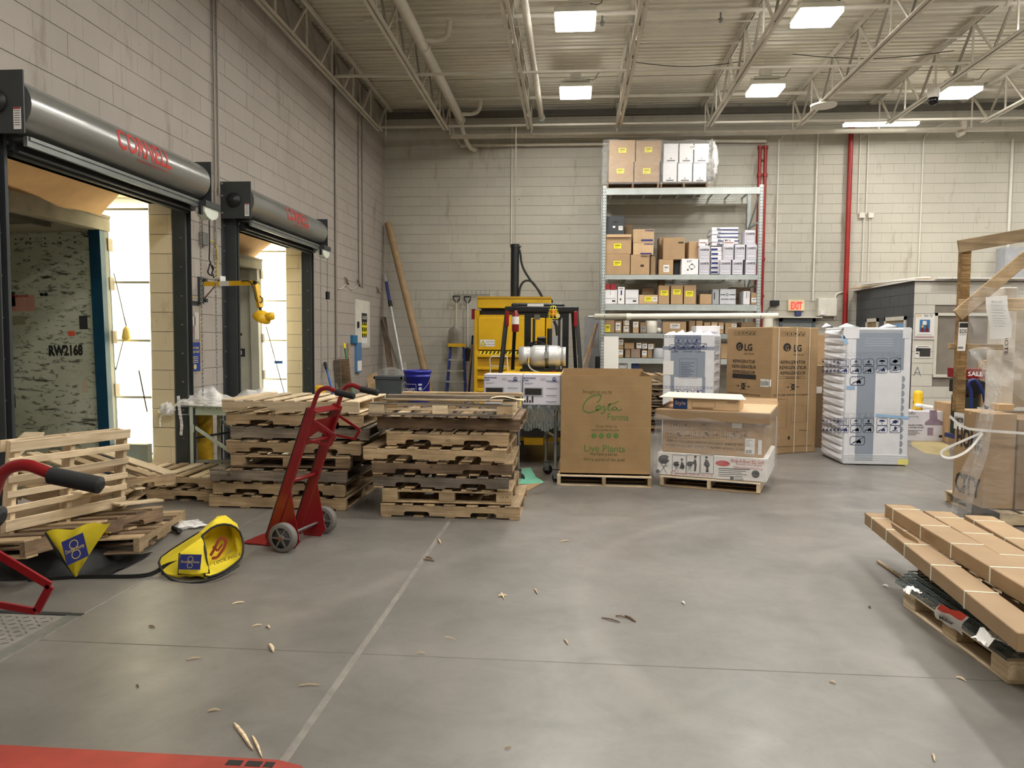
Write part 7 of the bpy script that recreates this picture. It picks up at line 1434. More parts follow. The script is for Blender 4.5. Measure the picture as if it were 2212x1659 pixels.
def grillpic(mb, u, v, s):
    blob(mb, F, [(u-12*s, v-2*s), (u-10*s, v-8*s), (u-4*s, v-11*s), (u+5*s, v-11*s), (u+11*s, v-8*s), (u+8*s, v-3*s), (u+12*s, v+1*s), (u+9*s, v+5*s), (u+3*s, v+8*s), (u-6*s, v+7*s), (u-11*s, v+3*s)])
    for a, b in (((u-6*s, v+7*s), (u+6*s, v+28*s)), ((u+6*s, v+7*s), (u-9*s, v+28*s)), ((u-2*s, v+14*s), (u+8*s, v+12*s))): mb.l2(F, F.at(*a), F.at(*b), .006*s)
grillpic(mb, 1434, 994, 1.0)
for gx in (1461, 1490): grillpic(mb, gx, 1003, .55)
for px_, pts in ((0, [(1472, 996), (1476, 1000), (1479, 1008), (1477, 1014), (1468, 1012), (1470, 1004)]), (1, [(1500, 990), (1504, 994), (1505, 1004), (1503, 1018), (1499, 1018), (1500, 1004), (1492, 1000), (1499, 996)]), (2, [(1524, 992), (1529, 994), (1534, 1004), (1530, 1010), (1531, 1020), (1524, 1020), (1526, 1010), (1520, 1004)])):
    blob(mb, F, pts)
for (u, v) in ((1473, 993), (1502, 987), (1526, 988)): c = F.at(u, v); mb.c2(F, c[0], c[1], .014, 10)
c = F.at(1421, 1018); mb.c2(F, c[0], c[1], .022, 14); mb.build('printed_figures', BLK, t)
RP = M((196, 60, 60), .5); mb = MB(); c = F.at(1561, 1001); mb.c2(F, c[0], c[1], .075, 22, .03); txt(mb, 'Wide-A-Bowl BQ Grill', 1578, 993, 1650, 1001, F); txt(mb, 'Portable charcoal grill', 1590, 1002, 1645, 1006, F); txt(mb, 'Ready to grill anywhere you go', 1584, 1008, 1648, 1013, F); txt(mb, 'Simply fold & carry it', 1462, 1022, 1540, 1027, F); c = F.at(1455, 1022); mb.o2(F, c[0], c[1], .026, .006); mb.build('red_print', RP, t)
mb = MB(); [mb.l2(F, F.at(1552, 1012+i*4), F.at(1620-(i*9) % 20, 1014+i*4), .005 if i else .009) for i in range(5)]; c = F.at(1632, 1024); mb.c2(F, c[0], c[1], .04, 16); mb.q2(F, *F.at(1577, 1036), *F.at(1585, 1030)); txt(mb, 'Ben Franklin', 1588, 1032, 1606, 1037, F); mb.build('small_print', DGREY, t)
z2 = .725
t, w, d, h = onp(.01, wd+.02, .05, dd-.12, z1, z2+.04, 'sleeve_carton', 'brown carton printed with handling icons above the white grill carton', KRAFT)
F = wface(t, w, d, h); mb = MB(); LI = M((100, 78, 54), .7)
for i in range(9):
    u = 1446+i*20.0; a, b = F.at(u-8, 948-i*.6+(i > 6)*3), F.at(u+8, 930-i*.2+(i > 6)*3); mb.r2(F, a[0], a[1], b[0], b[1], .003); mx, my = (a[0]+b[0])/2, (a[1]+b[1])/2; k = i % 3
    if k == 0: [mb.l2(F, (mx+s*.016, my-.02), (mx+s*.016, my+.02), .004).p2(F, [(mx+s*.016-.009, my+.015), (mx+s*.016+.009, my+.015), (mx+s*.016, my+.028)]) for s in (-1, 1)]; mb.l2(F, (mx-.03, my-.028), (mx+.03, my-.028), .004)
    elif k == 1: mb.l2(F, (a[0], a[1]), (b[0], b[1]), .004).q2(F, mx-.02, my+.0, mx+.01, my+.022).q2(F, mx, my-.02, mx+.025, my)
    else: mb.l2(F, (mx-.03, my-.01), (mx+.03, my-.01), .005).l2(F, (mx+.01, my-.01), (mx+.02, my+.02), .005).c2(F, mx-.015, my-.018, .008, 10).c2(F, mx+.015, my-.018, .008, 10)
for i, u in enumerate((1459, 1481, 1521)): a, b = F.at(u-9, 926), F.at(u+9, 911); mb.r2(F, a[0], a[1], b[0], b[1], .003); txt(mb, ('M', '4', 'M')[i], u-4, 914, u+4, 922, F)
txt(mb, 'REMOVE THIS SLEEVE  REMOVE THIS SLEEVE  REMOVE THIS', 1440, 954, 1606, 959, F, .01); txt(mb, 'AT POINT OF SALE ONLY  AT POINT OF SALE ONLY  AT POINT OF SALE', 1438, 963, 1608, 968, F, .01); mb.build('print', LI, t)
mb = MB(); [mb.q2(F, *F.at(*p), *F.at(*q)) for p, q in (((1609, 980), (1631, 948)), ((1637, 982), (1646, 951)), ((1581, 924), (1603, 914)))]; mb.build('shipping_label', PAPER, t)
F2 = Face(F.O, F.U, F.V, .002); mb = MB(); [mb.l2(F2, F.at(1611, 951+i*4), F.at(1626-(i*7) % 8, 951+i*4), .003) for i in range(4)]; [mb.q2(F2, *F.at(1611+i*1.7, 979), *F.at(1612+i*1.7, 972)) for i in range(8)]; mb.build('label_print', INK, t)
# shallow tray lid with flaps
t, w, d, h = onp(-.06, wd+.08, -.02, dd-.05, z2, z2+.115, 'tray_carton', 'wide shallow brown tray lid over the icon-printed carton', KRAFTD)
mb = MB().add([(-w/2, d/2, h), (w/2, d/2, h), (w/2-.02, d/2+.06, h+.07), (-w/2, d/2+.05, h+.08)], [(0,1,2,3)]).add([(-w/2, -d/2, h), (-w/2, d/2, h), (-w/2-.05, d/2-.05, h+.06), (-w/2+.12, -d/2+.2, h+.075)], [(0,1,2,3)]); mb.build('flap', KRAFT, t, world=False)
MB().box(-w/2+.01, w/2-.01, -d/2+.01, d/2-.01, h-.01, h+.003).build('lining', KRAFT2, t, world=False)
z3 = z2+.12
t, w, d, h = onp(.12, .80, .02, .5, z3, z3+.115, 'flat_carton', 'flat kraft carton with blue end panel lying on the tray lid', KRAFT2)
F = wface(t, w, d, h); MB().q2(F, -w/2+.005, -h/2+.004, -w/2+.155, h/2-.004).build('blue_panel', M((22, 52, 100), .4), t); F2 = Face(F.O, F.U, F.V, .002); MB().t2(F2, 'Style', .04, -w/2+.08, -.01, w=.11).build('lettering', KRAFT2, t); mb = MB().t2(F, '4PANEL CRFT', .018, w*.4, .022, w=.09).l2(F, (-w*.2, -.042), (w*.12, -.042), .008); mb.r2(F, -w/2+.2, -.03, w*.15, .03, .003).build('print', LI, t)
MB().box(w*.25, w*.42, -d*.1, d*.3, h, h+.02).build('blue_wrap', M((70, 130, 190), .3), t, world=False)
solo(MB().prism([(-.02, -.01), (.88, -.01), (.80, .28), (.02, .30)], R4 @ Vector((.0, .0, z3+.12)), X, Yd+Vector((0,0,.12)), .008), 'cardboard_sheet', kraft('pale_sheet', (214, 202, 180), .05), 'pale flat cardboard sheet lying on the kraft flat carton', 'cardboard')
# stretch film round it all
def pwrap(p):                                      # into pallet space
    return R4 @ Vector(p)
def f(a, b):
    th = a*4; s = int(th) % 4; q = th-int(th); z = .10+(z2+.02)*b
    g = .02+.05*(1-b) if b < .45 else .05
    c4 = [(-.05, -.01), (wd+.08, -.01), (wd+.08, dd-.06), (-.05, dd-.06)]; p, r_ = c4[s], c4[(s+1) % 4]
    am = .012*math.sin(b*31+a*11)+.008*math.sin(a*57+b*9); cx, cy = wd/2, dd/2
    x, y = p[0]+(r_[0]-p[0])*q, p[1]+(r_[1]-p[1])*q
    return pwrap((cx+(x-cx)*(1.015+am), cy+(y-cy)*(1.015+am), z))
solo(MB().grid(f, 96, 26), 'stretch_wrap', FILM, 'shiny clear stretch wrap round the grill carton pallet', 'plastic wrap')

# ================================================================ TALL APPLIANCE CARTONS
o = G(1662, 982); e = G(1757, 976); X = (e-o).normalized(); Yd = Vector((-X.y, X.x, 0)); wR = (e-o).length+.03; zt = P(1663, 706, o.y).z; A = math.atan2(X.y, X.x)
LGK = kraft('appliance_carton', (168, 138, 100), .07)
dL = .98; M_ = Matrix.Translation(o+X*wR/2+Yd*dL/2) @ Matrix.Rotation(A, 4, 'Z')
t = thing('refrigerator_carton', 'tall brown strapped refrigerator carton between the wrapped white appliances', 'box', M=M_); h = zt
MB().box(-wR/2, wR/2, -dL/2, dL/2, 0, h).build('body', LGK, t, world=False, bev=.008)
FR = wface(t, wR, dL, h); FL = wface(t, wR, dL, h, 'left')
LN = lambda F, mb, a, b, w: mb.l2(F, F.at(*a), F.at(*b), w)
for F, q in ((FL, dict(u0=1587, ic=(1585, 1634), lo=(1590, 1605), lg=(1608, 1625), y=0, tx=(1583, 1631), ln=(1582, 1633), ar=(1596, 1615), no=(1572, 1642))), (FR, dict(u0=1690, ic=(1688, 1741), lo=(1692, 1709), lg=(1715, 1732), y=2, tx=(1686, 1740), ln=(1683, 1739), ar=(1704, 1722), no=(1671, 1748)))):
    y = q['y']; mb = MB()
    for i in range(6):
        u0 = q['ic'][0]+(q['ic'][1]-q['ic'][0])*i/6; u1 = q['ic'][0]+(q['ic'][1]-q['ic'][0])*(i+1)/6-1
        a, b = F.at(u0, 724+y), F.at(u1, 715+y); mb.r2(F, a[0], a[1], b[0], b[1], .003); mx, my = (a[0]+b[0])/2, (a[1]+b[1])/2; r_ = (b[1]-a[1])*.3
        if i in (1, 2): mb.q2(F, mx-.008, my-r_, mx+.008, my+r_)
        elif i == 3: mb.c2(F, mx, my+r_*.3, .02, 8, r_*.5).l2(F, (mx, my-r_), (mx, my), .004)
        elif i == 0: mb.l2(F, (mx-.01, my-r_), (mx-.01, my+r_), .004).l2(F, (mx+.01, my-r_), (mx+.01, my+r_), .004)
        else: mb.l2(F, a, b, .004).q2(F, mx-.015, my-r_, mx+.01, my+r_*.2)
    txt(mb, 'LG', q['lg'][0], 743+y, q['lg'][1], 757+y, F, .03); txt(mb, "Life's Good", q['lg'][0]-1, 762+y, q['lg'][1]+3, 766+y, F)
    for i, s in enumerate(('REFRIGERATOR', 'RÉFRIGÉRATEUR', 'REFRIGERADOR')): txt(mb, s, q['tx'][0]-(i == 1)*2, 777+i*11.5+y, q['tx'][1]+(i == 1)*2, 784+i*11.5+y, F, .012)
    a, b = F.at(q['lo'][0], 748+y), F.at(q['lo'][1], 748+y); cx, cy = (a[0]+b[0])/2, a[1]; mb.c2(F, cx, cy, (b[0]-a[0])/2, 24, (F.at(q['lo'][0], 739+y)[1]-a[1]))
    if F is FL: mb.q2(F, *F.at(q['ln'][0], 816), *F.at(q['ln'][1], 810))
    else: a, b = F.at(q['ln'][0], 818), F.at(q['ln'][1], 813); mb.r2(F, a[0], a[1], b[0], b[1], .003); txt(mb, 'NON-VENTED TANKS', 1697, 814.5, 1727, 817, F)
    a, b = F.at(q['ar'][0], 843+y), F.at(q['ar'][1], 825+y); mx, my, sx_, sy = (a[0]+b[0])/2, (a[1]+b[1])/2, (b[0]-a[0])/2, (b[1]-a[1])/2
    mb.p2(F, [(mx-sx_*.5, my+sy*.7), (mx+sx_*.5, my+sy*.7), (mx, my)]).p2(F, [(mx+sx_*.5, my-sy*.7), (mx-sx_*.5, my-sy*.7), (mx, my)]).p2(F, [(mx-sx_*.5, my-sy*.4), (mx-sx_*.5, my+sy*.4), (mx-sx_*.1, my)]).p2(F, [(mx+sx_*.5, my-sy*.4), (mx+sx_*.1, my), (mx+sx_*.5, my+sy*.4)])
    for s in (-1, 1): mb.p2(F, [(mx+s*sx_*1.4, my), (mx+s*sx_*1.0, my+sy*.25*s), (mx+s*sx_*1.0, my-sy*.25*s)]).l2(F, (mx+s*sx_*1.3, my), (mx+s*sx_*1.7, my), .006).l2(F, (mx+s*sx_*.7, my-sy), (mx+s*sx_*.5, my-sy*.7), .006).l2(F, (mx+s*sx_*.7, my+sy), (mx+s*sx_*.5, my+sy*.7), .006)
    txt(mb, 'DO NOT CLAMP / NE PAS PINCER / NO PRESIONAR', q['no'][0], 849+y, q['no'][1], 853+y, F)
    mb.build('lettering', INK, t)
    F2 = Face(F.O, F.U, F.V, .002); mb = MB(); mb.t2(F2, 'G', (F.at(1600, 741)[1]-F.at(1600, 753)[1])*.9, cx, cy-.045, bold=.0, w=.06) ; mb.build('badge_letters', LGK, t)
mb = MB()
for (u0, v0, u1, v1) in ((1674, 862, 1700, 925), (1709, 877, 1743, 912)): a, b = FR.at(u0, v1), FR.at(u1, v0); mb.r2(FR, a[0], a[1], b[0], b[1], .003)
a, b = FR.at(1712, 873), FR.at(1735, 873); mb.l2(FR, a, b, .003); mb.l2(FR, FR.at(1726, 929), FR.at(1746, 930), .012); mb.l2(FR, FR.at(1662, 966), FR.at(1754, 962), .008); mb.build('faint_print', M((120, 92, 60), .7), t)
q0, q1 = FR.at(1704, 946), FR.at(1709, 940); MB().c2(FR, q0[0], q0[1], .02, 7, .028).build('puncture', INK, t)
MB().q2(FR, *FR.at(1662.5, 835), *FR.at(1666, 820)).q2(FL, *FL.at(1642, 835), *FL.at(1661.5, 820)).build('shipping_label', PAPER, t)
F2 = Face(FL.O, FL.U, FL.V, .002); mb = MB(); [mb.q2(F2, *F2.at(1643+i*3, 833), *F2.at(1644.5+i*3, 822+i % 3)) for i in range(6)]; mb.build('label_print', INK, t)
for (ut, ub) in ((1683, 1672), (1722, 1709), (1750, 1738)):
    a, b = FR.at(ut, 709), FR.at(ub, 977); MB().l2(Face(FR.O, FR.U, FR.V, .003), (a[0], h/2), (a[0], -h/2), .014).build('strap', M((214, 206, 188), .4), t)
MB().box(-.1, .1, -dL/2+.0, dL/2, h, h+.006).build('tape', M((214, 190, 140), .3), t, world=False)
# brown cartons behind, right of it
for (u0, v0, u1, v1, Y, mt, lb) in ((1762, 722, 1778, 960, 12.2, KRAFT, 'tall kraft carton half hidden behind the strapped refrigerator carton'), (1757, 790, 1775, 970, 11.6, KRAFTD, 'darker kraft carton low between brown and big white appliance')):
    a, b = P(u0, v1, Y), P(u1, v0, Y); tt = carton('carton', lb, a.x-.25, b.x+.12, Y, Y+.5, 0, b.z, mt); F = Face((0, -.25, b.z/2), (1,0,0), (0,0,1), .003); MB().q2(F, .02, .2, .12, .3).build('sticker', PAPER, tt, world=False)
# white foam-wrapped appliances
FO = kraft('foam_white', (222, 223, 228), .05); GB = M((142, 152, 166), .45, var=.04); TAPE = M((238, 240, 244), .35, var=.02); SKY = M((150, 186, 222), .4); TRI = M((30, 44, 104), .5)
def icon(mb, F, cx, cy, w, h, k, t=.005):
    r_ = .25*h; pts = []
    for (sx, sy, a0) in ((1, 1, 0), (-1, 1, 90), (-1, -1, 180), (1, -1, 270)):
        for i in range(4): a = math.radians(a0+i*30); pts.append((cx+sx*(w/2-r_)+r_*math.cos(a), cy+sy*(h/2-r_)+r_*math.sin(a)))
    mb.pl2(F, pts, t, True); q = min(w, h)*.5
    if k == 'up': mb.l2(F, (cx-q*.9, cy-q*.6), (cx+q*.9, cy-q*.6), t*1.3).l2(F, (cx, cy-q*.4), (cx, cy+q*.5), t*1.6).pl2(F, [(cx-q*.5, cy+q*.05), (cx, cy+q*.55), (cx+q*.5, cy+q*.05)], t*1.6)
    elif k == '4': mb.t2(F, '4', q*.95, cx, cy-q*.3, bold=.03).q2(F, cx-q*.9, cy-q*.72, cx+q*.9, cy-q*.45)
    elif k == 'umb': mb.p2(F, [(cx+q*.85*math.cos(math.pi*i/10), cy+q*.05+q*.5*math.sin(math.pi*i/10)) for i in range(11)]).l2(F, (cx, cy-q*.6), (cx, cy+q*.3), t*1.2).l2(F, (cx, cy-q*.6), (cx+q*.2, cy-q*.6), t*1.2)
    elif k == 'dia': mb.p2(F, [(cx-q*.9, cy), (cx, cy+q*.55), (cx+q*.9, cy), (cx, cy-q*.55)]).l2(F, (cx-w/2, cy-h/2), (cx+w/2, cy+h/2), t*1.2)
    elif k == 'box': mb.q2(F, cx-q*.3, cy-q*.2, cx+q*.3, cy+q*.7).l2(F, (cx-q*.7, cy-q*.5), (cx+q*.7, cy-q*.5), t*1.5).l2(F, (cx-w/2, cy-h/2), (cx+w/2, cy+h/2), t)
    else: mb.q2(F, cx-q*.2, cy-q*.45, cx+q*.8, cy-q*.0).l2(F, (cx-q*1.0, cy-q*.5), (cx-q*.2, cy-q*.1), t*1.4).q2(F, cx+q*.2, cy, cx+q*.6, cy+q*.3).l2(F, (cx-w/2, cy-h/2), (cx+w/2, cy+h/2), t).c2(F, cx, cy-q*.5, q*.18, 8).c2(F, cx+q*.6, cy-q*.5, q*.18, 8)
def ridged(x0, x1, y0, y1, z0, z1, n, amp):       # foam block whose left side is scalloped by stretched film
    def f(a, b):
        s = abs(math.sin(b*PI*n))**.55; k = a
        x = x0-amp*s*(1-abs(2*k-1)**4)+.004*math.sin(b*190+k*7); y = y1+(y0-y1)*k
        if k > .93: y = y0-amp*.0; x = x0+(k-.93)/.07*.06-amp*.7*s*(1-(k-.93)/.07)
        return Vector((x, y, z0+(z1-z0)*b))
    return MB().grid(f, 14, n*10)
# big one, right
fy0, fh = 10.0, P(1820, 707, 10.0).z; x0, x1 = P(1821, 1003, fy0).x, P(1965, 850, fy0).x; dpt = .86
t = thing('wrapped_refrigerator', 'big white foam-wrapped appliance with blue handling icons on floor', 'appliance', ((x0+x1)/2, fy0+dpt/2, 0))
MB().box(x0, x1, fy0, fy0+dpt, .01, fh).build('foam_body', FO, t, bev=.01)
ridged(x0-.002, x0, fy0-.004, fy0+dpt, .03, fh-.03, 17, .035).build('scalloped_side', FO, t)
mb = MB(); F = Face((0, fy0, 0), (1,0,0), (0,0,1), .003); n = 17
for i in range(n):                                # rounded foam teeth along the right edge
    if i < 6: continue
    z = fh-.1-i*(fh-.2)/n; mb.p2(F, [(x1-.10, z-.04), (x1-.075, z-.035), (x1-.062, z), (x1-.075, z+.035), (x1-.10, z+.04)])
mb.build('foam_teeth', GB, t)
q = lambda mb, u0, v0, u1, v1: mb.q2(F, *F.at(u0, v1), *F.at(u1, v0))
mb = MB(); q(mb, 1848, 713, 1955, 798); q(mb, 1846, 798, 1892, 995); MB_ = mb.build('grey_front_panel', GB, t)
F2 = Face(F.O, F.U, F.V, .002); mb = MB(); mb.q2(F2, *F2.at(1822, 731), *F2.at(1857, 707)); mb.build('foam_corner', FO, t); MB().q2(F2, *F2.at(1950, 731), *F2.at(1967, 707)).build('foam_corner', FO, t)
mb = MB(); [mb.box(x0-.004, x1+.004, fy0-.006-.002*(i % 2), fy0, .02+i*.016, .024+i*.016) for i in range(8)]; [mb.box(x0-.02, x1+.004, fy0-.006, fy0, fh-.03-i*.012, fh-.027-i*.012) for i in range(4)]; [mb.box(P(1868, 750, fy0).x, P(1928, 750, fy0).x, fy0-.005, fy0, fh-.14-i*.03, fh-.138-i*.03) for i in range(4)]; mb.build('film_ridges', TAPE, t, kind='stuff')
mb = MB(); ks = ('side', 'up', '4', 'umb', 'dia'); k2 = ('trk', 'trk', 'trk', 'trk', 'box')
for (vr, base) in ((783, 0), (911, 1)):
    for i, u in enumerate((1822, 1849, 1876, 1905.5, 1934)):
        for r in range(2):
            v = vr+r*16-(i > 2)*1.5*(i-2)*(0 if base else 1)*.8; a, b = F.at(u-12+(i == 0)*4, v+7.5), F.at(u+12, v-7.5)
            if i == 0 and r == 0: mb.r2(F, a[0], a[1], b[0], b[1], .004); [txt(mb, s, u-6, v-6+j*4.4, u+8, v-2.5+j*4.4, F) for j, s in enumerate(('SIDE', 'CÔTÉ', 'LADO'))]
            else: icon(mb, F, (a[0]+b[0])/2, (a[1]+b[1])/2, b[0]-a[0], b[1]-a[1], (ks, k2)[r][i])
    v = (823, 952)[base]; a, b = F.at(1836, v+9), F.at(1868, v-9); icon(mb, F, (a[0]+b[0])/2, (a[1]+b[1])/2, b[0]-a[0], b[1]-a[1], 'trk', .007)
mb.build('printed_icons', TRI, t)
FLs = Face((x0-.04, fy0+.35, 0), (0,-1,0), (0,0,1), .006); mb = MB()
for vr in (783, 911):
    for i in range(5):
        for r in range(2): u = 1778+i*8; a, b = FLs.at(u-3, vr+r*16+7), FLs.at(u+3, vr+r*16-7); icon(mb, FLs, (a[0]+b[0])/2, (a[1]+b[1])/2, b[0]-a[0], b[1]-a[1], ('umb', 'up', '4', 'umb', 'dia')[i] if r == 0 else 'trk', .006)
mb.build('printed_icons', TRI, t)
mb = MB(); LB_ = lambda a, b, w: mb.l2(F2, F2.at(*a), F2.at(*b), w); LB_((1819, 724), (1830, 744), .04); LB_((1828, 837), (1847, 838), .04); LB_((1892, 897), (1964, 903), .035); mb.build('blue_tape', SKY, t)
mb = MB(); [mb.r2(F, *F.at(1821+i*12.4, 769), *F.at(1831+i*12.4, 762), .002) for i in range(11)]; [mb.r2(F, *F.at(1821+i*12.4, 901), *F.at(1831+i*12.4, 893), .002) for i in range(11)]; mb.build('faint_frames', GB, t)
q_ = MB(); q_.q2(F2, *F2.at(1939, 1004), *F2.at(1962, 992)); q_.build('yellow_label', YELL, t)
mb = MB()
for i, (u, w_) in enumerate(((1790, .09), (1835, .16), (1925, .16))): c = P(u, 707, fy0+.15); mb.add([(c.x-w_, c.y, fh-.0), (c.x+w_, c.y+.05, fh), (c.x, c.y+.12, fh+.06), (c.x-w_*.2, c.y+.02, fh+.055), (c.x+w_*.4, c.y+.0, fh+.02)], [(0,4,3), (4,1,2,3), (0,3,2), (0,2,1)])
mb.build('loose_film', TAPE, t)
solo(MB().bar((x0-.10, fy0+.2, fh+.002), (x0+.1, fy0+.05, fh+.004), .1, .01), 'foam_sheet', FO, 'small foam sheet corner on top of the big wrapped appliance', 'foam')
# smaller one, left, behind the grill pallet
sy, sh = 11.3, P(1490, 722, 11.3).z; x0, x1 = P(1430, 850, sy).x, P(1541, 850, sy).x; dp2 = .75
t = thing('wrapped_appliance', 'white foam-wrapped appliance with grey panel behind the grill pallet', 'appliance', ((x0+x1)/2, sy+dp2/2, 0))
MB().box(x0, x1, sy, sy+dp2, .0, sh).build('foam_body', FO, t, bev=.012); F = Face((0, sy, 0), (1,0,0), (0,0,1), .003); F2 = Face(F.O, F.U, F.V, .002)
MB().q2(F, *F.at(1447, 815), *F.at(1524, 760)).q2(F, *F.at(1447, 862), *F.at(1456, 815)).q2(F, *F.at(1516, 862), *F.at(1524, 815)).q2(F, *F.at(1456, 760), *F.at(1515, 724)).q2(F, *F.at(1430, 755), *F.at(1545, 749)).build('grey_front_panel', GB, t)
mb = MB(); Z = lambda cx, cy: (1400+cx*.22905, 680+cy*.22905)
for i, (cx, k) in enumerate(((285, 'up'), (372, '4'), (458, 'box'))): a, b = F2.at(*Z(cx-38, 272)), F2.at(*Z(cx+38, 222)); icon(mb, F2, (a[0]+b[0])/2, (a[1]+b[1])/2, b[0]-a[0], b[1]-a[1], k, .006)
for i, cx in enumerate((238, 328, 418, 514)): a, b = F2.at(*Z(cx-40, 334-i*4)), F2.at(*Z(cx+40, 284-i*4)); icon(mb, F2, (a[0]+b[0])/2, (a[1]+b[1])/2, b[0]-a[0], b[1]-a[1], 'trk', .006)
for i, (cx, k) in enumerate(((280, 'up'), (372, '4'), (470, 'box'))): a, b = F2.at(*Z(cx-40, 760)), F2.at(*Z(cx+40, 712)); icon(mb, F2, (a[0]+b[0])/2, (a[1]+b[1])/2, b[0]-a[0], b[1]-a[1], k, .006)
for s, c0, c1 in (('SIDE', 215, 280), ('CÔTÉ', 325, 415), ('LADO', 450, 535)): u0, v0 = Z(c0, 344); u1, v1 = Z(c1, 354); txt(mb, s, u0, v0, u1, v1, F2, .02)
a, b = F2.at(*Z(292, 600)), F2.at(*Z(465, 418)); mb.r2(F2, a[0], a[1], b[0], b[1], .003)
for i in range(9): y = 455+i*16; mb.l2(F2, F2.at(*Z(305, y)), F2.at(*Z(440-(i*37) % 60, y)), .005)
for (yy, n) in ((690, 15), (203, 11)):
    for i in range(n): a, b = F2.at(*Z(138+i*33, yy+8)), F2.at(*Z(166+i*33, yy-10)); mb.r2(F2, a[0], a[1], b[0], b[1], .003)
mb.build('printed_icons', TRI, t)
MB().q2(F2, *F2.at(*Z(136, 570)), *F2.at(*Z(240, 438))).build('document_pouch', PAPER, t)
FRr = Face((x1, sy+dp2/2, 0), (0,1,0), (0,0,1), .003); mb = MB()
for r in range(4):
    for i in range(3): z = sh-.08-r*.085; icon(mb, FRr, -.3+i*.22, z, .18, .07, 'trk', .005)
for i in range(4): icon(mb, FRr, -.3+i*.18, sh-.9, .14, .07, 'up', .005)
mb.build('printed_icons', TRI, t)
mb = MB(); [mb.box(x1, x1+.012, sy+.1+.0, sy+.6, sh-.3-i*.13, sh-.26-i*.13) for i in range(9)]; mb.build('foam_ribs', FO, t)
mb = MB(); c = P(1468, 718, sy)
for i in range(5): xx = x0+.10+i*.13; mb.add([(xx-.08, sy+.02, sh), (xx+.1, sy+.03, sh), (xx+.02, sy+.2, sh+.05+.02*(i % 2)), (xx-.05, sy+.15, sh+.03)], [(0,1,2,3), (3,2,1,0)])
mb.build('loose_film', TAPE, t)
pv = Matrix.Translation((x1, sy, 0)) @ Matrix.Rotation(-.30, 4, 'Z') @ Matrix.Translation((-x1, -sy, 0)); t.matrix_world = pv @ WM[t.name]
a, b = P(1508, 720, 11.9), P(1561, 708, 11.9); tt = carton('carton', 'flat purple-printed white carton lying behind the wrapped appliance top', a.x, b.x, 12.1, 12.6, sh-.1, b.z+.03, WHITEB, tape=False); MB().t2(Face((0, -.25, .12), (1,0,0), (0,0,1), .003), 'THIS SIDE ONLY', .03, 0, 0, w=.3).build('lettering', M((70, 50, 130), .5), tt, world=False)
a = P(1470, 900, 12.1); carton('carton', 'plain kraft carton filling the gap under the flat printed one', P(1512, 800, 12.1).x, P(1556, 800, 12.1).x, 12.08, 12.7, 0, sh-.101, KRAFTD)

# ================================================================ RIGHT SIDE, FAR
o = G(1940, 944); a, b = P(1955, 946, 12.95), P(2046, 945, 12.95); zt = P(2000, 882, 12.95).z; za = 0
t = carton('range_hood_carton', 'white range hood carton with purple product photo by the office wall', a.x-.2, b.x, 12.6, 13.0, 0, zt-.02, PURP, tape=False); w = b.x-a.x+.2; F = wface(t, w, .4, zt-.02)
mb = MB(); txt(mb, 'Winflo', 1950, 889, 1978, 895, F); txt(mb, 'Perfect Living', 1952, 898, 1984, 901, F); txt(mb, 'STAINLESS STEEL', 1950, 917, 1994, 920, F, .02); txt(mb, 'MOUNT RANGE HOOD', 1946, 922, 1996, 925, F, .02); [mb.l2(F, F.at(1952, 930+i*3), F.at(1992-(i*9) % 14, 930+i*3), .007) for i in range(4)]; mb.q2(F, *F.at(2028, 945), *F.at(2037, 940)); mb.build('lettering', INK, t)
mb = MB(); PM = M((150, 132, 150), .5, var=.3, scale=5); mb.p2(F, [F.at(*p) for p in ((2008, 886), (2024, 886), (2025, 905), (2040, 913), (2040, 918), (1998, 918), (1998, 912), (2008, 905))]); mb.q2(F, *F.at(2003, 940), *F.at(2016, 924)); mb.build('product_photo', PM, t)
solo(MB().cyl(P(1990, 877, 12.8), P(2014, 880, 12.8), .03, 12), 'paper_roll', PAPER, 'small white paper roll lying on the range hood carton', 'paper'); solo(crumple(P(1984, 876, 12.75), .06, .05, .03, 2), 'paper_scrap', PAPER, 'crumpled white paper beside the small roll on the carton', 'paper')
a, b = P(2048, 950, 12.4), P(2080, 872, 12.4); t = carton('carton', 'tall plain kraft carton right of the range hood carton', a.x, b.x+.2, 12.4, 12.9, 0, b.z, KRAFT)
# yellow floor paint patch
fp = MB(); pts = [G(*p, .0012) for p in ((1968, 962), (1975, 925), (2050, 962), (2052, 985), (2000, 980))]; fp.add(pts, [(0,4,3,2,1)][0:1]); solo(fp, 'floor_paint', M((176, 160, 112), .5, var=.3), 'faded yellow painted patch on the floor by the range hood carton', 'floor marking')
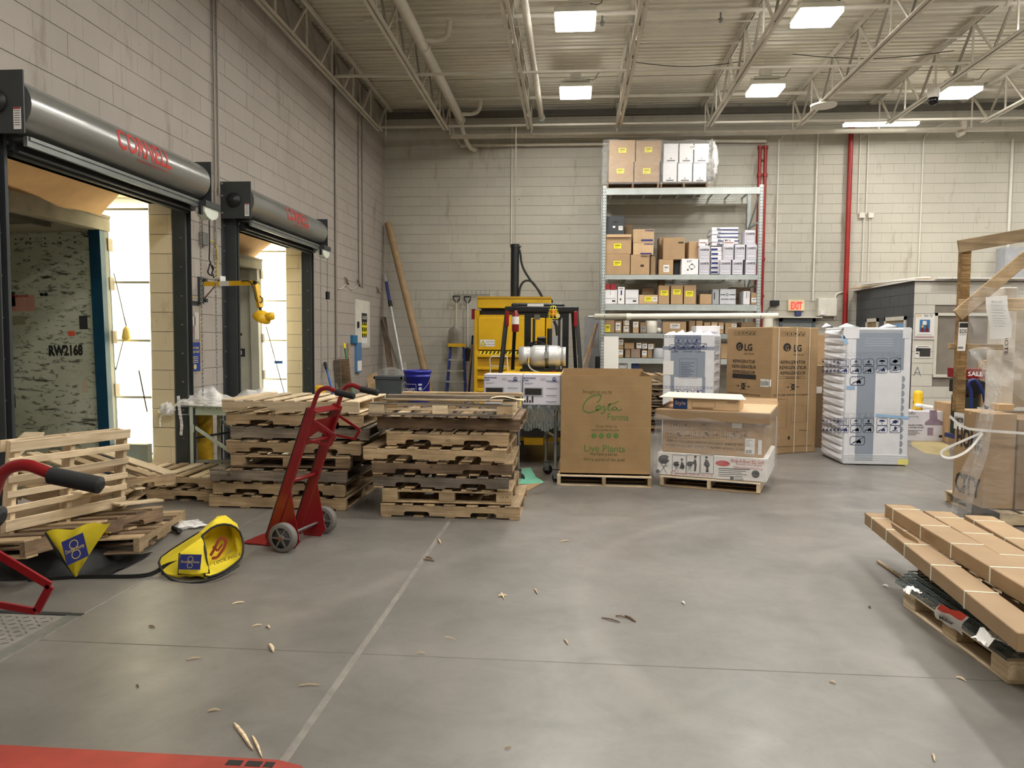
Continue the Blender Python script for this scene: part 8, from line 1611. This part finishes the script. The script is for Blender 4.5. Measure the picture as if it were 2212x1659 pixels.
# stuff behind the crate: red goods, black crates, blue cart
t = thing('flatbed_cart', 'dark blue tube-handled cart loaded with black crates behind the crate post', 'cart', P(2120, 950, 11.0)); BN = M((34, 44, 100), .35)
MB().tube([P(2092, 950, 10.9), P(2100, 850, 10.9), P(2091, 828, 10.9), P(2097, 821, 10.9), P(2110, 821, 10.9), P(2130, 860, 10.9), P(2133, 950, 10.9)], .025, 8, 1).tube([P(2112, 822, 11.1), P(2128, 845, 11.1)], .025, 8).build('handle', BN, t)
a, b = P(2085, 960, 11.0), P(2200, 930, 11.0); MB().box(a.x, b.x, 10.7, 11.6, .2, .26).build('deck', BN, t); [MB().lathe((x, 10.8, .09), (1,0,0), [(0, 0), (0, .09), (.04, .09), (.04, 0)], 16).build('wheel', RUBBER, t) for x in (a.x+.1, b.x-.1)]
for i, (u0, v0, u1, v1, mt, nm, lb) in enumerate(((2092, 858, 2112, 893, M((30, 44, 34), .6), 'crate', 'dark green slatted crate on the blue cart'), (2088, 824, 2142, 850, BLACKM, 'storage_tote', 'black tote on top of the blue cart load'), (2084, 797, 2130, 818, RED, 'red_carton', 'red printed carton on top of the black tote'), (2118, 845, 2150, 880, KRAFT, 'carton', 'kraft carton on the blue cart behind the wrap'), (2150, 780, 2200, 880, KRAFT2, 'carton', 'pale carton stack behind the wrapped crate'))):
    a, b = P(u0, v1, 11.0), P(u1, v0, 11.0); t = carton(nm, lb, a.x, b.x, 11.0, 11.5, a.z if i else .27, b.z, mt, tape=False)
    if i == 0:
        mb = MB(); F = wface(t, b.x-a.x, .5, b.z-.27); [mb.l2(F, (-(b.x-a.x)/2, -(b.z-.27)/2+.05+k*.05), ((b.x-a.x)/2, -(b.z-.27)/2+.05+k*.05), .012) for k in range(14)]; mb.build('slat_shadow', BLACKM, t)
    if i == 2: F = wface(t, b.x-a.x, .5, b.z-a.z); MB().t2(F, 'SALE', .06, 0, -.03, bold=.02, w=.2).build('lettering', PAPER, t)

# ================================================================ WOODEN CRATE AND WRAPPED BOXES, right edge
KY = 7.0
pallet(Matrix.Translation((4.30, 7.28, 0)) @ Matrix.Rotation(.0, 4, 'Z'), 'pallet beneath the wrapped brown boxes and the wooden crate', mat=OLD, mats=[OLD, PINE])
zl = .126; bX, bY0, bY1 = 3.585, 6.90, 7.43; zt = .96
t = carton('carton', 'big brown carton with bold black letters under the wooden crate', bX, bX+.26, bY0, bY1, zl, zt, KRAFT); Fl = wface(t, .26, .53, zt-zl, 'left'); F = wface(t, .26, .53, zt-zl)
mb = MB(); mb.t2(Fl, 'HOME', .17, 0, .08, bold=.03, w=.44); mb.t2(Fl, 'CITY', .17, 0, -.34, bold=.03, w=.44); mb.build('lettering', INK, t)
a_, b_ = Fl.at(2060, 925), Fl.at(2083, 894); MB().q2(Fl, min(a_[0], b_[0]), a_[1], max(a_[0], b_[0]), b_[1]).build('shipping_label', PAPER, t); F2 = Face(Fl.O, Fl.U, Fl.V, .002); mb = MB(); txt(mb, '36007370', 2062, 903, 2081, 912, F2, .05); txt(mb, 'SPECIAL', 2062, 900, 2081, 902.5, F2); mb.build('label_print', INK, t)
h2 = P(2180, 906, bY0).z-zl
t = carton('carton', 'big brown carton with a printed corner mark at the right edge', bX+.265, bX+1.2, bY0-.02, bY1+.3, zl, zl+h2, KRAFTD); F = wface(t, .935, .75, h2)
mb = MB(); p = F.at(2204, 972); mb.pl2(F, [(p[0]+.1, p[1]), (p[0], p[1]), (p[0]+.0, p[1]-.35)], .02); mb.build('print', INK, t); MB().l2(F, (-.46, .35), (-.34, -.38), .012).build('crease', INK, t)
# crate frame
t = thing('wooden_crate', 'open wooden crate frame with diagonal brace wrapped in clear film', 'crate', (P(2085, 900, KY).x, KY, zt)); CW = OLD
xp = P(2084, 700, KY).x; zt2 = P(2084, 540, KY).z; zb2 = zt+.005
MB().bar((xp, KY+.05, zb2), (xp, KY+.05, zt2), .075, .085, (0,1,0)).build('post', wood('barked_pine', (150, 116, 70), (196, 160, 108), stain=.5), t, bev=.006)
MB().bar((xp+1.3, KY+.05, zb2), (xp+1.3, KY+.05, zt2), .085, .085, (0,1,0)).build('post', OLD, t, bev=.006)
MB().bar(P(2070, 533, KY), P(2330, 487, KY), .11, .025, (0,1,0)).build('top_rail', CW, t, bev=.003); MB().bar(P(2070, 660, KY+.0), P(2330, 655, KY), .11, .025, (0,1,0)).build('middle_rail', CW, t, bev=.003)
MB().bar(P(2068, 682, KY-.03), P(2240, 535, KY-.03), .11, .025, (0,1,0)).build('diagonal_brace', OLD, t, bev=.003)
MB().bar(P(2049, 748, KY+.10), P(2165, 750, KY+.10), .05, .045, (0,1,0)).build('cross_rail', CW, t, bev=.003)
F = Face(P(2078, 727, KY-.07), (1,0,0), (.06,0,1), .001)
tg = MB().prism([(-.035, -.125), (.03, -.125), (.045, .125), (-.03, .125)], P(2078, 727, KY-.065), (1,0,0), (0,0,1), .002).build('tag', PAPER, t); mb = MB(); mb.q2(F, -.03, .08, .04, .118); mb.t2(F, 'SOS', .035, .005, .03, bold=.01, w=.06); [mb.l2(F, (-.025, -.09-i*.006), (.02, -.09-i*.006), .003) for i in range(3)]; mb.l2(F, (-.02, .015), (.03, .018), .003).build('tag_print', INK, t)
pp = [P(2129, 642, KY-.09), P(2176, 638, KY-.09), P(2177, 665, KY-.10), P(2186, 700, KY-.08), P(2185, 730, KY-.07), P(2139, 733, KY-.07), P(2137, 700, KY-.08), P(2130, 668, KY-.10)]
sh_ = MB().add(pp, [(0,7,2,1), (7,6,3,2), (6,5,4,3)], True).build('paper_sheet', PAPER, t)
Fp = Face(P(2157, 690, KY-.12), (1,0,-.03), (0,0,1), .0); mb = MB(); mb.t2(Fp, 'IMPORTANT', .018, -.02, .14, bold=.02, w=.09); [mb.l2(Fp, (-.07+.004*i, .12-i*.022), (.07-(i*13 % 5)*.008, .12-i*.022), .003) for i in range(9)]; mb.build('paper_print', GREYC, sh_)
# tall pale item standing inside the crate
a, b = P(2160, 860, KY+.35), P(2200, 620, KY+.35); t = thing('wrapped_column', 'tall pale upright carton standing inside the wrapped wooden crate', 'box', ((a.x+b.x)/2, KY+.5, zb2)); MB().box(a.x, b.x, KY+.35, KY+.6, zb2-.0, b.z).build('body', M((214, 206, 194), .5), t, bev=.01); MB().box(b.x-.02, b.x+.5, KY+.62, KY+.8, zb2, b.z-.1).build('side_body', M((196, 184, 166), .5), t); F = Face(P(2170, 745, KY+.35), (0,0,-1), (1,0,0), .003); MB().t2(F, 'BOTE', .03, 0, 0, bold=.01, w=.18).build('lettering', INK, t)
t = carton('carton', 'small kraft carton sitting at the foot of the pale column', P(2156, 900, KY+.2).x, P(2190, 900, KY+.2).x, KY+.2, KY+.33, zb2, P(2170, 873, KY+.2).z, KRAFT2)
# stretch film sheets on crate and boxes
def filmsheet(pts, label, mat=FILM, nu=30, nv=20, amp=.03, seed=0):
    a, b, c, d = [Vector(p) for p in pts]
    def f(s, r): p = a.lerp(b, s).lerp(d.lerp(c, s), r); return p+Vector((.3*amp*math.sin(r*9+seed), amp*math.sin(s*11+r*5+seed)+.5*amp*math.sin(s*27-r*13+seed), .4*amp*math.sin(s*17+r*7)))
    return solo(MB().grid(f, nu, nv), 'stretch_wrap', mat, label, 'plastic wrap')
FILM2 = film('tight_film', (232, 232, 230), .10, .12, 5, .5)
filmsheet((P(2095, 625, KY-.12), P(2300, 600, KY-.12), P(2300, 760, KY-.12), P(2095, 750, KY-.12)), 'clear film stretched across upper bay of the wooden crate', FILM2, seed=1)
filmsheet((P(2098, 755, KY-.12), P(2300, 745, KY-.12), P(2300, 900, KY-.12), P(2090, 800, KY-.12)), 'crinkled film across the lower bay of the wooden crate', film('crinkled_film', (236, 236, 234), .15, .15, 5, .5), amp=.05, seed=2)
filmsheet((P(2112, 885, KY-.22), P(2300, 905, KY-.22), P(2300, 1150, KY-.22), P(2080, 1150, KY-.22)), 'clear film stretched over the two big brown cartons', FILM2, amp=.02, seed=3)
filmsheet((P(2130, 850, KY-.2), P(2160, 840, KY-.2), P(2098, 1110, KY-.2), P(2052, 1108, KY+.1)), 'loose hanging tail of film at the left corner of the brown cartons', film('bunched_film', (232, 230, 228), .20, .22, 6, .4), 10, 30, .025, 4)
filmsheet((P(2100, 760, KY-.15), P(2110, 758, KY-.15), P(2165, 850, KY-.15), P(2150, 855, KY-.15)), 'twisted film strand running down from the crate rail', film('strand_film', (240, 240, 238), .3, .2, 8, .4), 6, 20, .01, 5)
# white strap with a loose loop
st = [P(2330, 945, KY-.17), P(2212, 936, KY-.17), P(2125, 930, KY-.17), P(2080, 925, KY-.17), P(2052, 899, KY-.22)]
lo_ = [P(2122, 934, KY-.18), P(2090, 948, KY-.25), P(2045, 968, KY-.38), P(2031, 978, KY-.42), P(2037, 988, KY-.42), P(2060, 990, KY-.38), P(2095, 972, KY-.28), P(2122, 936, KY-.18)]
solo(MB().tube(st, .01, 4, 1, flat=(.003, .022)).tube(lo_, .01, 4, 2, flat=(.003, .020)), 'white_strap', M((240, 238, 232), .35), 'white plastic strap with loose loop around the big brown cartons', 'strap')

# ================================================================ PALLET WITH LONG STRAPPED CARTONS, right foreground
c0 = G(1950, 1308); c1 = G(2176, 1478); Xp = (c1-c0).normalized(); Ln = (c1-c0).length
Mp = frame(c0+Xp*.61+Vector((.42, .05, 0)), Xp, (-Xp.y, Xp.x, 0)); Mp = frame(c0+Xp*(Ln/2)+Vector((-Xp.y, Xp.x, 0))*.42, Xp, (-Xp.y, Xp.x, 0))
pallet(Mp, 'block pallet under the wire shelves and long strapped cartons', kind='block', mat=OLD, mats=[OLD, PINE], W_=Ln, Dp=.84, nt=5)
# wire shelves, a stack of four
Np = Vector((-Xp.y, Xp.x, 0)); WS = M((92, 106, 108), .35, .6)
for k in range(4):
    z = .135+k*.022; s0, s1, n0, n1 = -.06+.01*k, Ln+.02, -.02+.02*k, .62
    q = lambda s, n_, z_=z: c0+Xp*s+Np*n_+Vector((0,0,z_))
    t = thing('wire_shelf', ('bottom', 'second', 'third', 'topmost')[k]+' green-grey wire shelf in the pile under the long cartons', 'shelf', q((s0+s1)/2, .3))
    mb = MB()
    for n_ in (n0, n1): mb.tube([q(s0, n_), q(s1, n_)], .0035, 5).tube([q(s0, n_, z-.012), q(s1, n_, z-.012)], .0035, 5)
    for s in (s0, s1): mb.tube([q(s, n0), q(s, n1)], .0035, 5)
    mb.build('rim_wire', WS, t)
    mb = MB(); nn = 22
    for i in range(nn): n_ = n0+(n1-n0)*(i+.5)/nn; mb.tube([q(s0, n_), q(s1, n_)], .0022, 4)
    for i in range(6): s = s0+(s1-s0)*(i+.5)/6; mb.tube([q(s, n0, z-.006), q(s, n1, z-.006)], .0035, 5)
    mb.build('grid_wire', WS, t, kind='stuff')
solo(MB().box(-.07, .07, -.045, .045, 0, .085, rotz(math.atan2(Xp.y, Xp.x)+.2), c0+Xp*.16+Np*.17+Vector((0,0,.23))), 'wood_block', OLD, 'short wood block propping the long cartons above wire shelves', 'block', bev=.004)
# crumpled tags on the wire
for (u, v, sz, lb) in ((1970, 1278, .035, 'crumpled white label at the far end of the wire shelves'), (2141, 1385, .055, 'crumpled white label at the near end of the wire shelves')):
    c = G(u, v, .20); solo(paper(c, sz), 'paper_tag', PAPER, lb, 'tag')
tq = [G(2028, 1305, .225), G(2092, 1330, .225), G(2078, 1370, .10), G(2022, 1335, .12)]
t = thing('price_tag', 'crumpled white tag with red heading hanging on the wire shelves', 'tag', tq[3])
def tf(a, b): p = tq[0].lerp(tq[1], a).lerp(tq[3].lerp(tq[2], a), b); return p+Vector((-.02*math.sin(b*PI), -.01, .004*math.sin(a*11+b*6)))
MB().grid(tf, 12, 8).build('sheet', PAPER, t); MB().grid(lambda a, b: tf(.08+a*.88, .02+b*.30)+Vector((-.009, -.012, .010)), 10, 3).build('red_heading', M((200, 62, 44), .5), t)
dv = (tf(1, .5)-tf(0, .5)).normalized(); Fq = Face(tf(.5, .68)+Vector((-.012, -.012, .01)), dv, tf(.5, .4)-tf(.5, .9), .003); MB().t2(Fq, 'Miller', .028, 0, -.01, bold=.03, w=.09).build('handwriting', INK, t)
# the long cartons
LK = kraft('long_carton', (162, 134, 100), .10)
def longbox(u0, v0, u1, v1, z, w, h, label, Lx=2.2, straps=(), dz=0.0):
    a = G(u0, v0, z); b = G(u1, v1, z+dz); X_ = (b-a).normalized(); N_ = Vector((-X_.y, X_.x, 0)).normalized()   # top-left edge of the carton
    M_ = frame(a-Vector((0,0,h)), X_, N_); t = thing('long_carton', label, 'box', M=M_); kw = dict(world=False)
    MB().box(0, Lx, 0, w, 0, h).build('body', LK, t, bev=.004, **kw)
    MB().add([(-.002, .004, h*.1), (-.03, .01, h*.05), (-.03, w-.01, h*.2), (-.002, w-.004, h*.15)], [(0,1,2,3), (3,2,1,0)]).add([(0, 0, h), (-.02, .0, h*.8), (-.015, w, h*.85), (0, w, h)], [(0,1,2,3), (3,2,1,0)]).build('end_flap', LK, t, **kw)
    for s in straps: MB().box(s, s+.014, -.0025, w+.002, -.001, h+.0025).build('strap', M((226, 220, 200), .35), t, **kw)
    F = Face((.75, 0, h/2), (1,0,0), (0,0,1), .0015); mb = MB(); [mb.l2(F, (-.06+i*.0, h*.25-i*.012), (.10, h*.25-i*.012), .003) for i in range(4)]; mb.build('faint_print', M((150, 116, 76), .7), t, **kw)
    return t
longbox(1868, 1107, 2212, 1378, .345, .15, .085, 'lowest long strapped carton, nearest the viewer side of pile', 2.3, (.17, .50, .86, 1.30, 1.75))
longbox(1912, 1089, 2212, 1268, .43, .17, .085, 'long strapped carton with torn flap on top of the lowest one', 2.3, (.15, .62, 1.05, 1.5))
longbox(1996, 1103, 2212, 1228, .405, .17, .085, 'long strapped carton second from the right in the pile', 2.3, (.20, .62, 1.1, 1.6))
longbox(2083, 1112, 2212, 1186, .40, .18, .085, 'rightmost long strapped carton in the pile', 2.2, (.16, .62, 1.1, 1.6))
a = G(1985, 1135, .36); solo(MB().prism([(0, 0), (.30, -.02), (.36, -.07), (.02, -.03)], G(1925, 1128, .40), (G(2040, 1190, .37)-G(1925, 1128, .40)).normalized(), (0,0,1), .003), 'cardboard_flap', LK, 'torn cardboard flap hanging between two long cartons', 'cardboard')
solo(MB().cyl(G(1897, 1212, .012), G(1965, 1258, .012), .011, 8), 'wood_stick', PINE, 'thin wooden stick on the floor left of the long cartons', 'stick')
# support under the far part of the long cartons (second low pallet, hidden behind)
pallet(frame((2.75, 4.55, 0), Xp, Np), 'lower pallet hidden under the right-hand long cartons', mat=OLD, mats=[OLD, BROWNW], W_=1.2, Dp=.9)
pallet(frame((2.75, 4.55, .126), Xp, Np), 'upper pallet hidden under the right-hand long cartons', mat=OLD, mats=[OLD, BROWNW], W_=1.2, Dp=.9)

# ================================================================ BITS ON THE FLOOR
t = thing('green_cardboard', 'bent green printed cardboard piece on floor behind the right-hand stack', 'cardboard', G(1150, 1040)); GC = M((120, 196, 168), .5, var=.12)
gp_ = [G(1120, 1012, .10), G(1146, 1010, .10), G(1158, 1030, .03), G(1174, 1040, .012), G(1172, 1044, .008), G(1120, 1046, .03)]
MB().add(gp_, [(0,5,4,3,2,1)]).build('sheet', GC, t); MB().add([G(1120, 1047, .025), G(1173, 1043, .010), G(1140, 1060, .002), G(1128, 1058, .002)], [(0,3,2,1)]).build('kraft_side', KRAFT, t)
bits = [((506, 1563), (548, 1620), .018, 'longest pale split of wood in the near left foreground'), ((545, 1590), (567, 1636), .012, 'thin splinter lying against the longest wood split'), ((582, 1392), (592, 1408), .022, 'chunky wood chip near the floor joint crossing'), ((402, 1425), (436, 1421), .008, 'thin wood sliver left of the chunky chip'), ((502, 1304), (528, 1300), .010, 'pale sliver right of the yellow cover'), ((544, 1353), (566, 1349), .008, 'small curved sliver left of the floor joint'),
        ((576, 1352), (584, 1358), .016, 'tiny wood crumb beside the curved sliver'), ((448, 1536), (476, 1533), .009, 'pale sliver in the near left foreground'), ((645, 1481), (692, 1479), .007, 'long thin sliver left of the floor joint'), ((322, 1352), (335, 1355), .010, 'short dark chip near the dock leveler'), ((294, 1480), (300, 1484), .008, 'tiny dark chip in bottom left area'), ((1210, 1170), (1230, 1168), .014, 'sliver on the floor before the plant bin'), ((946, 1164), (953, 1175), .016, 'wood chip on joint near the pallet stack'),
        ((1076, 1288), (1094, 1286), .022, 'cluster of pale shavings mid floor'), ((1082, 1280), (1090, 1295), .010, 'single shaving crossing the mid-floor cluster'), ((1154, 1272), (1162, 1283), .012, 'pale chip right of the mid-floor shavings'), ((1218, 1381), (1228, 1392), .010, 'small pale chip mid foreground'), ((1300, 1334), (1340, 1344), .010, 'left brown bark strip mid floor'), ((1330, 1330), (1352, 1334), .010, 'middle brown bark strip mid floor'), ((1350, 1330), (1374, 1343), .014, 'right brown bark strip mid floor'),
        ((915, 1208), (938, 1212), .016, 'brown bark chips on the floor joint'), ((920, 1203), (934, 1207), .010, 'second bark chip on the floor joint'), ((1472, 1300), (1480, 1305), .014, 'tiny white paper chip mid floor'), ((1792, 1472), (1806, 1476), .010, 'tiny pale chip on the cross joint at right'), ((2066, 1462), (2088, 1471), .010, 'pale sliver near the block pallet corner'), ((2014, 1628), (2020, 1645), .010, 'pale chip at bottom right'), ((1090, 1616), (1104, 1614), .006, 'tiny sliver at bottom centre'), ((380, 1108), (387, 1116), .018, 'wood chip behind the black rod'), ((1907, 1264), (1920, 1268), .022, 'white paper scrap left of the wire shelves'), ((1876, 1310), (1882, 1314), .010, 'small dark pebble left of the block pallet'), ((960, 1376), (985, 1382), .004, 'hair-thin sliver right of the floor joint'), ((900, 1410), (920, 1412), .005, 'fine sliver by the joint crossing')]
for (p, q_, w, lb) in bits:
    a, b = G(*p, .004), G(*q_, .004); mt = BROWNW if ('brown' in lb or 'bark' in lb or 'dark' in lb) else PAPER if 'paper' in lb else PINE
    L_ = (b-a).length; d = (b-a).normalized(); nn = Vector((-d.y, d.x, 0)); mb = MB(); m = [(0, .35), (.15, .9), (.5, 1), (.8, .7), (1, .12)]
    vs = []
    for f_, k in m: c = a+d*L_*f_+Vector((0, 0, .006*math.sin(f_*PI)))+nn*.12*w*math.sin(f_*5); vs += [c-nn*w*.5*k-Vector((0,0,.003)), c+nn*w*.5*k-Vector((0,0,.003)), c+nn*w*.3*k+Vector((0,0,w*.25)), c-nn*w*.3*k+Vector((0,0,w*.25))]
    fs = [(4*i+j, 4*i+(j+1) % 4, 4*i+4+(j+1) % 4, 4*i+4+j) for i in range(4) for j in range(4)]+[(3,2,1,0), (16,17,18,19)]
    solo(mb.add(vs, fs), 'paper_scrap' if mt is PAPER else 'wood_splinter', mt, lb, 'debris')
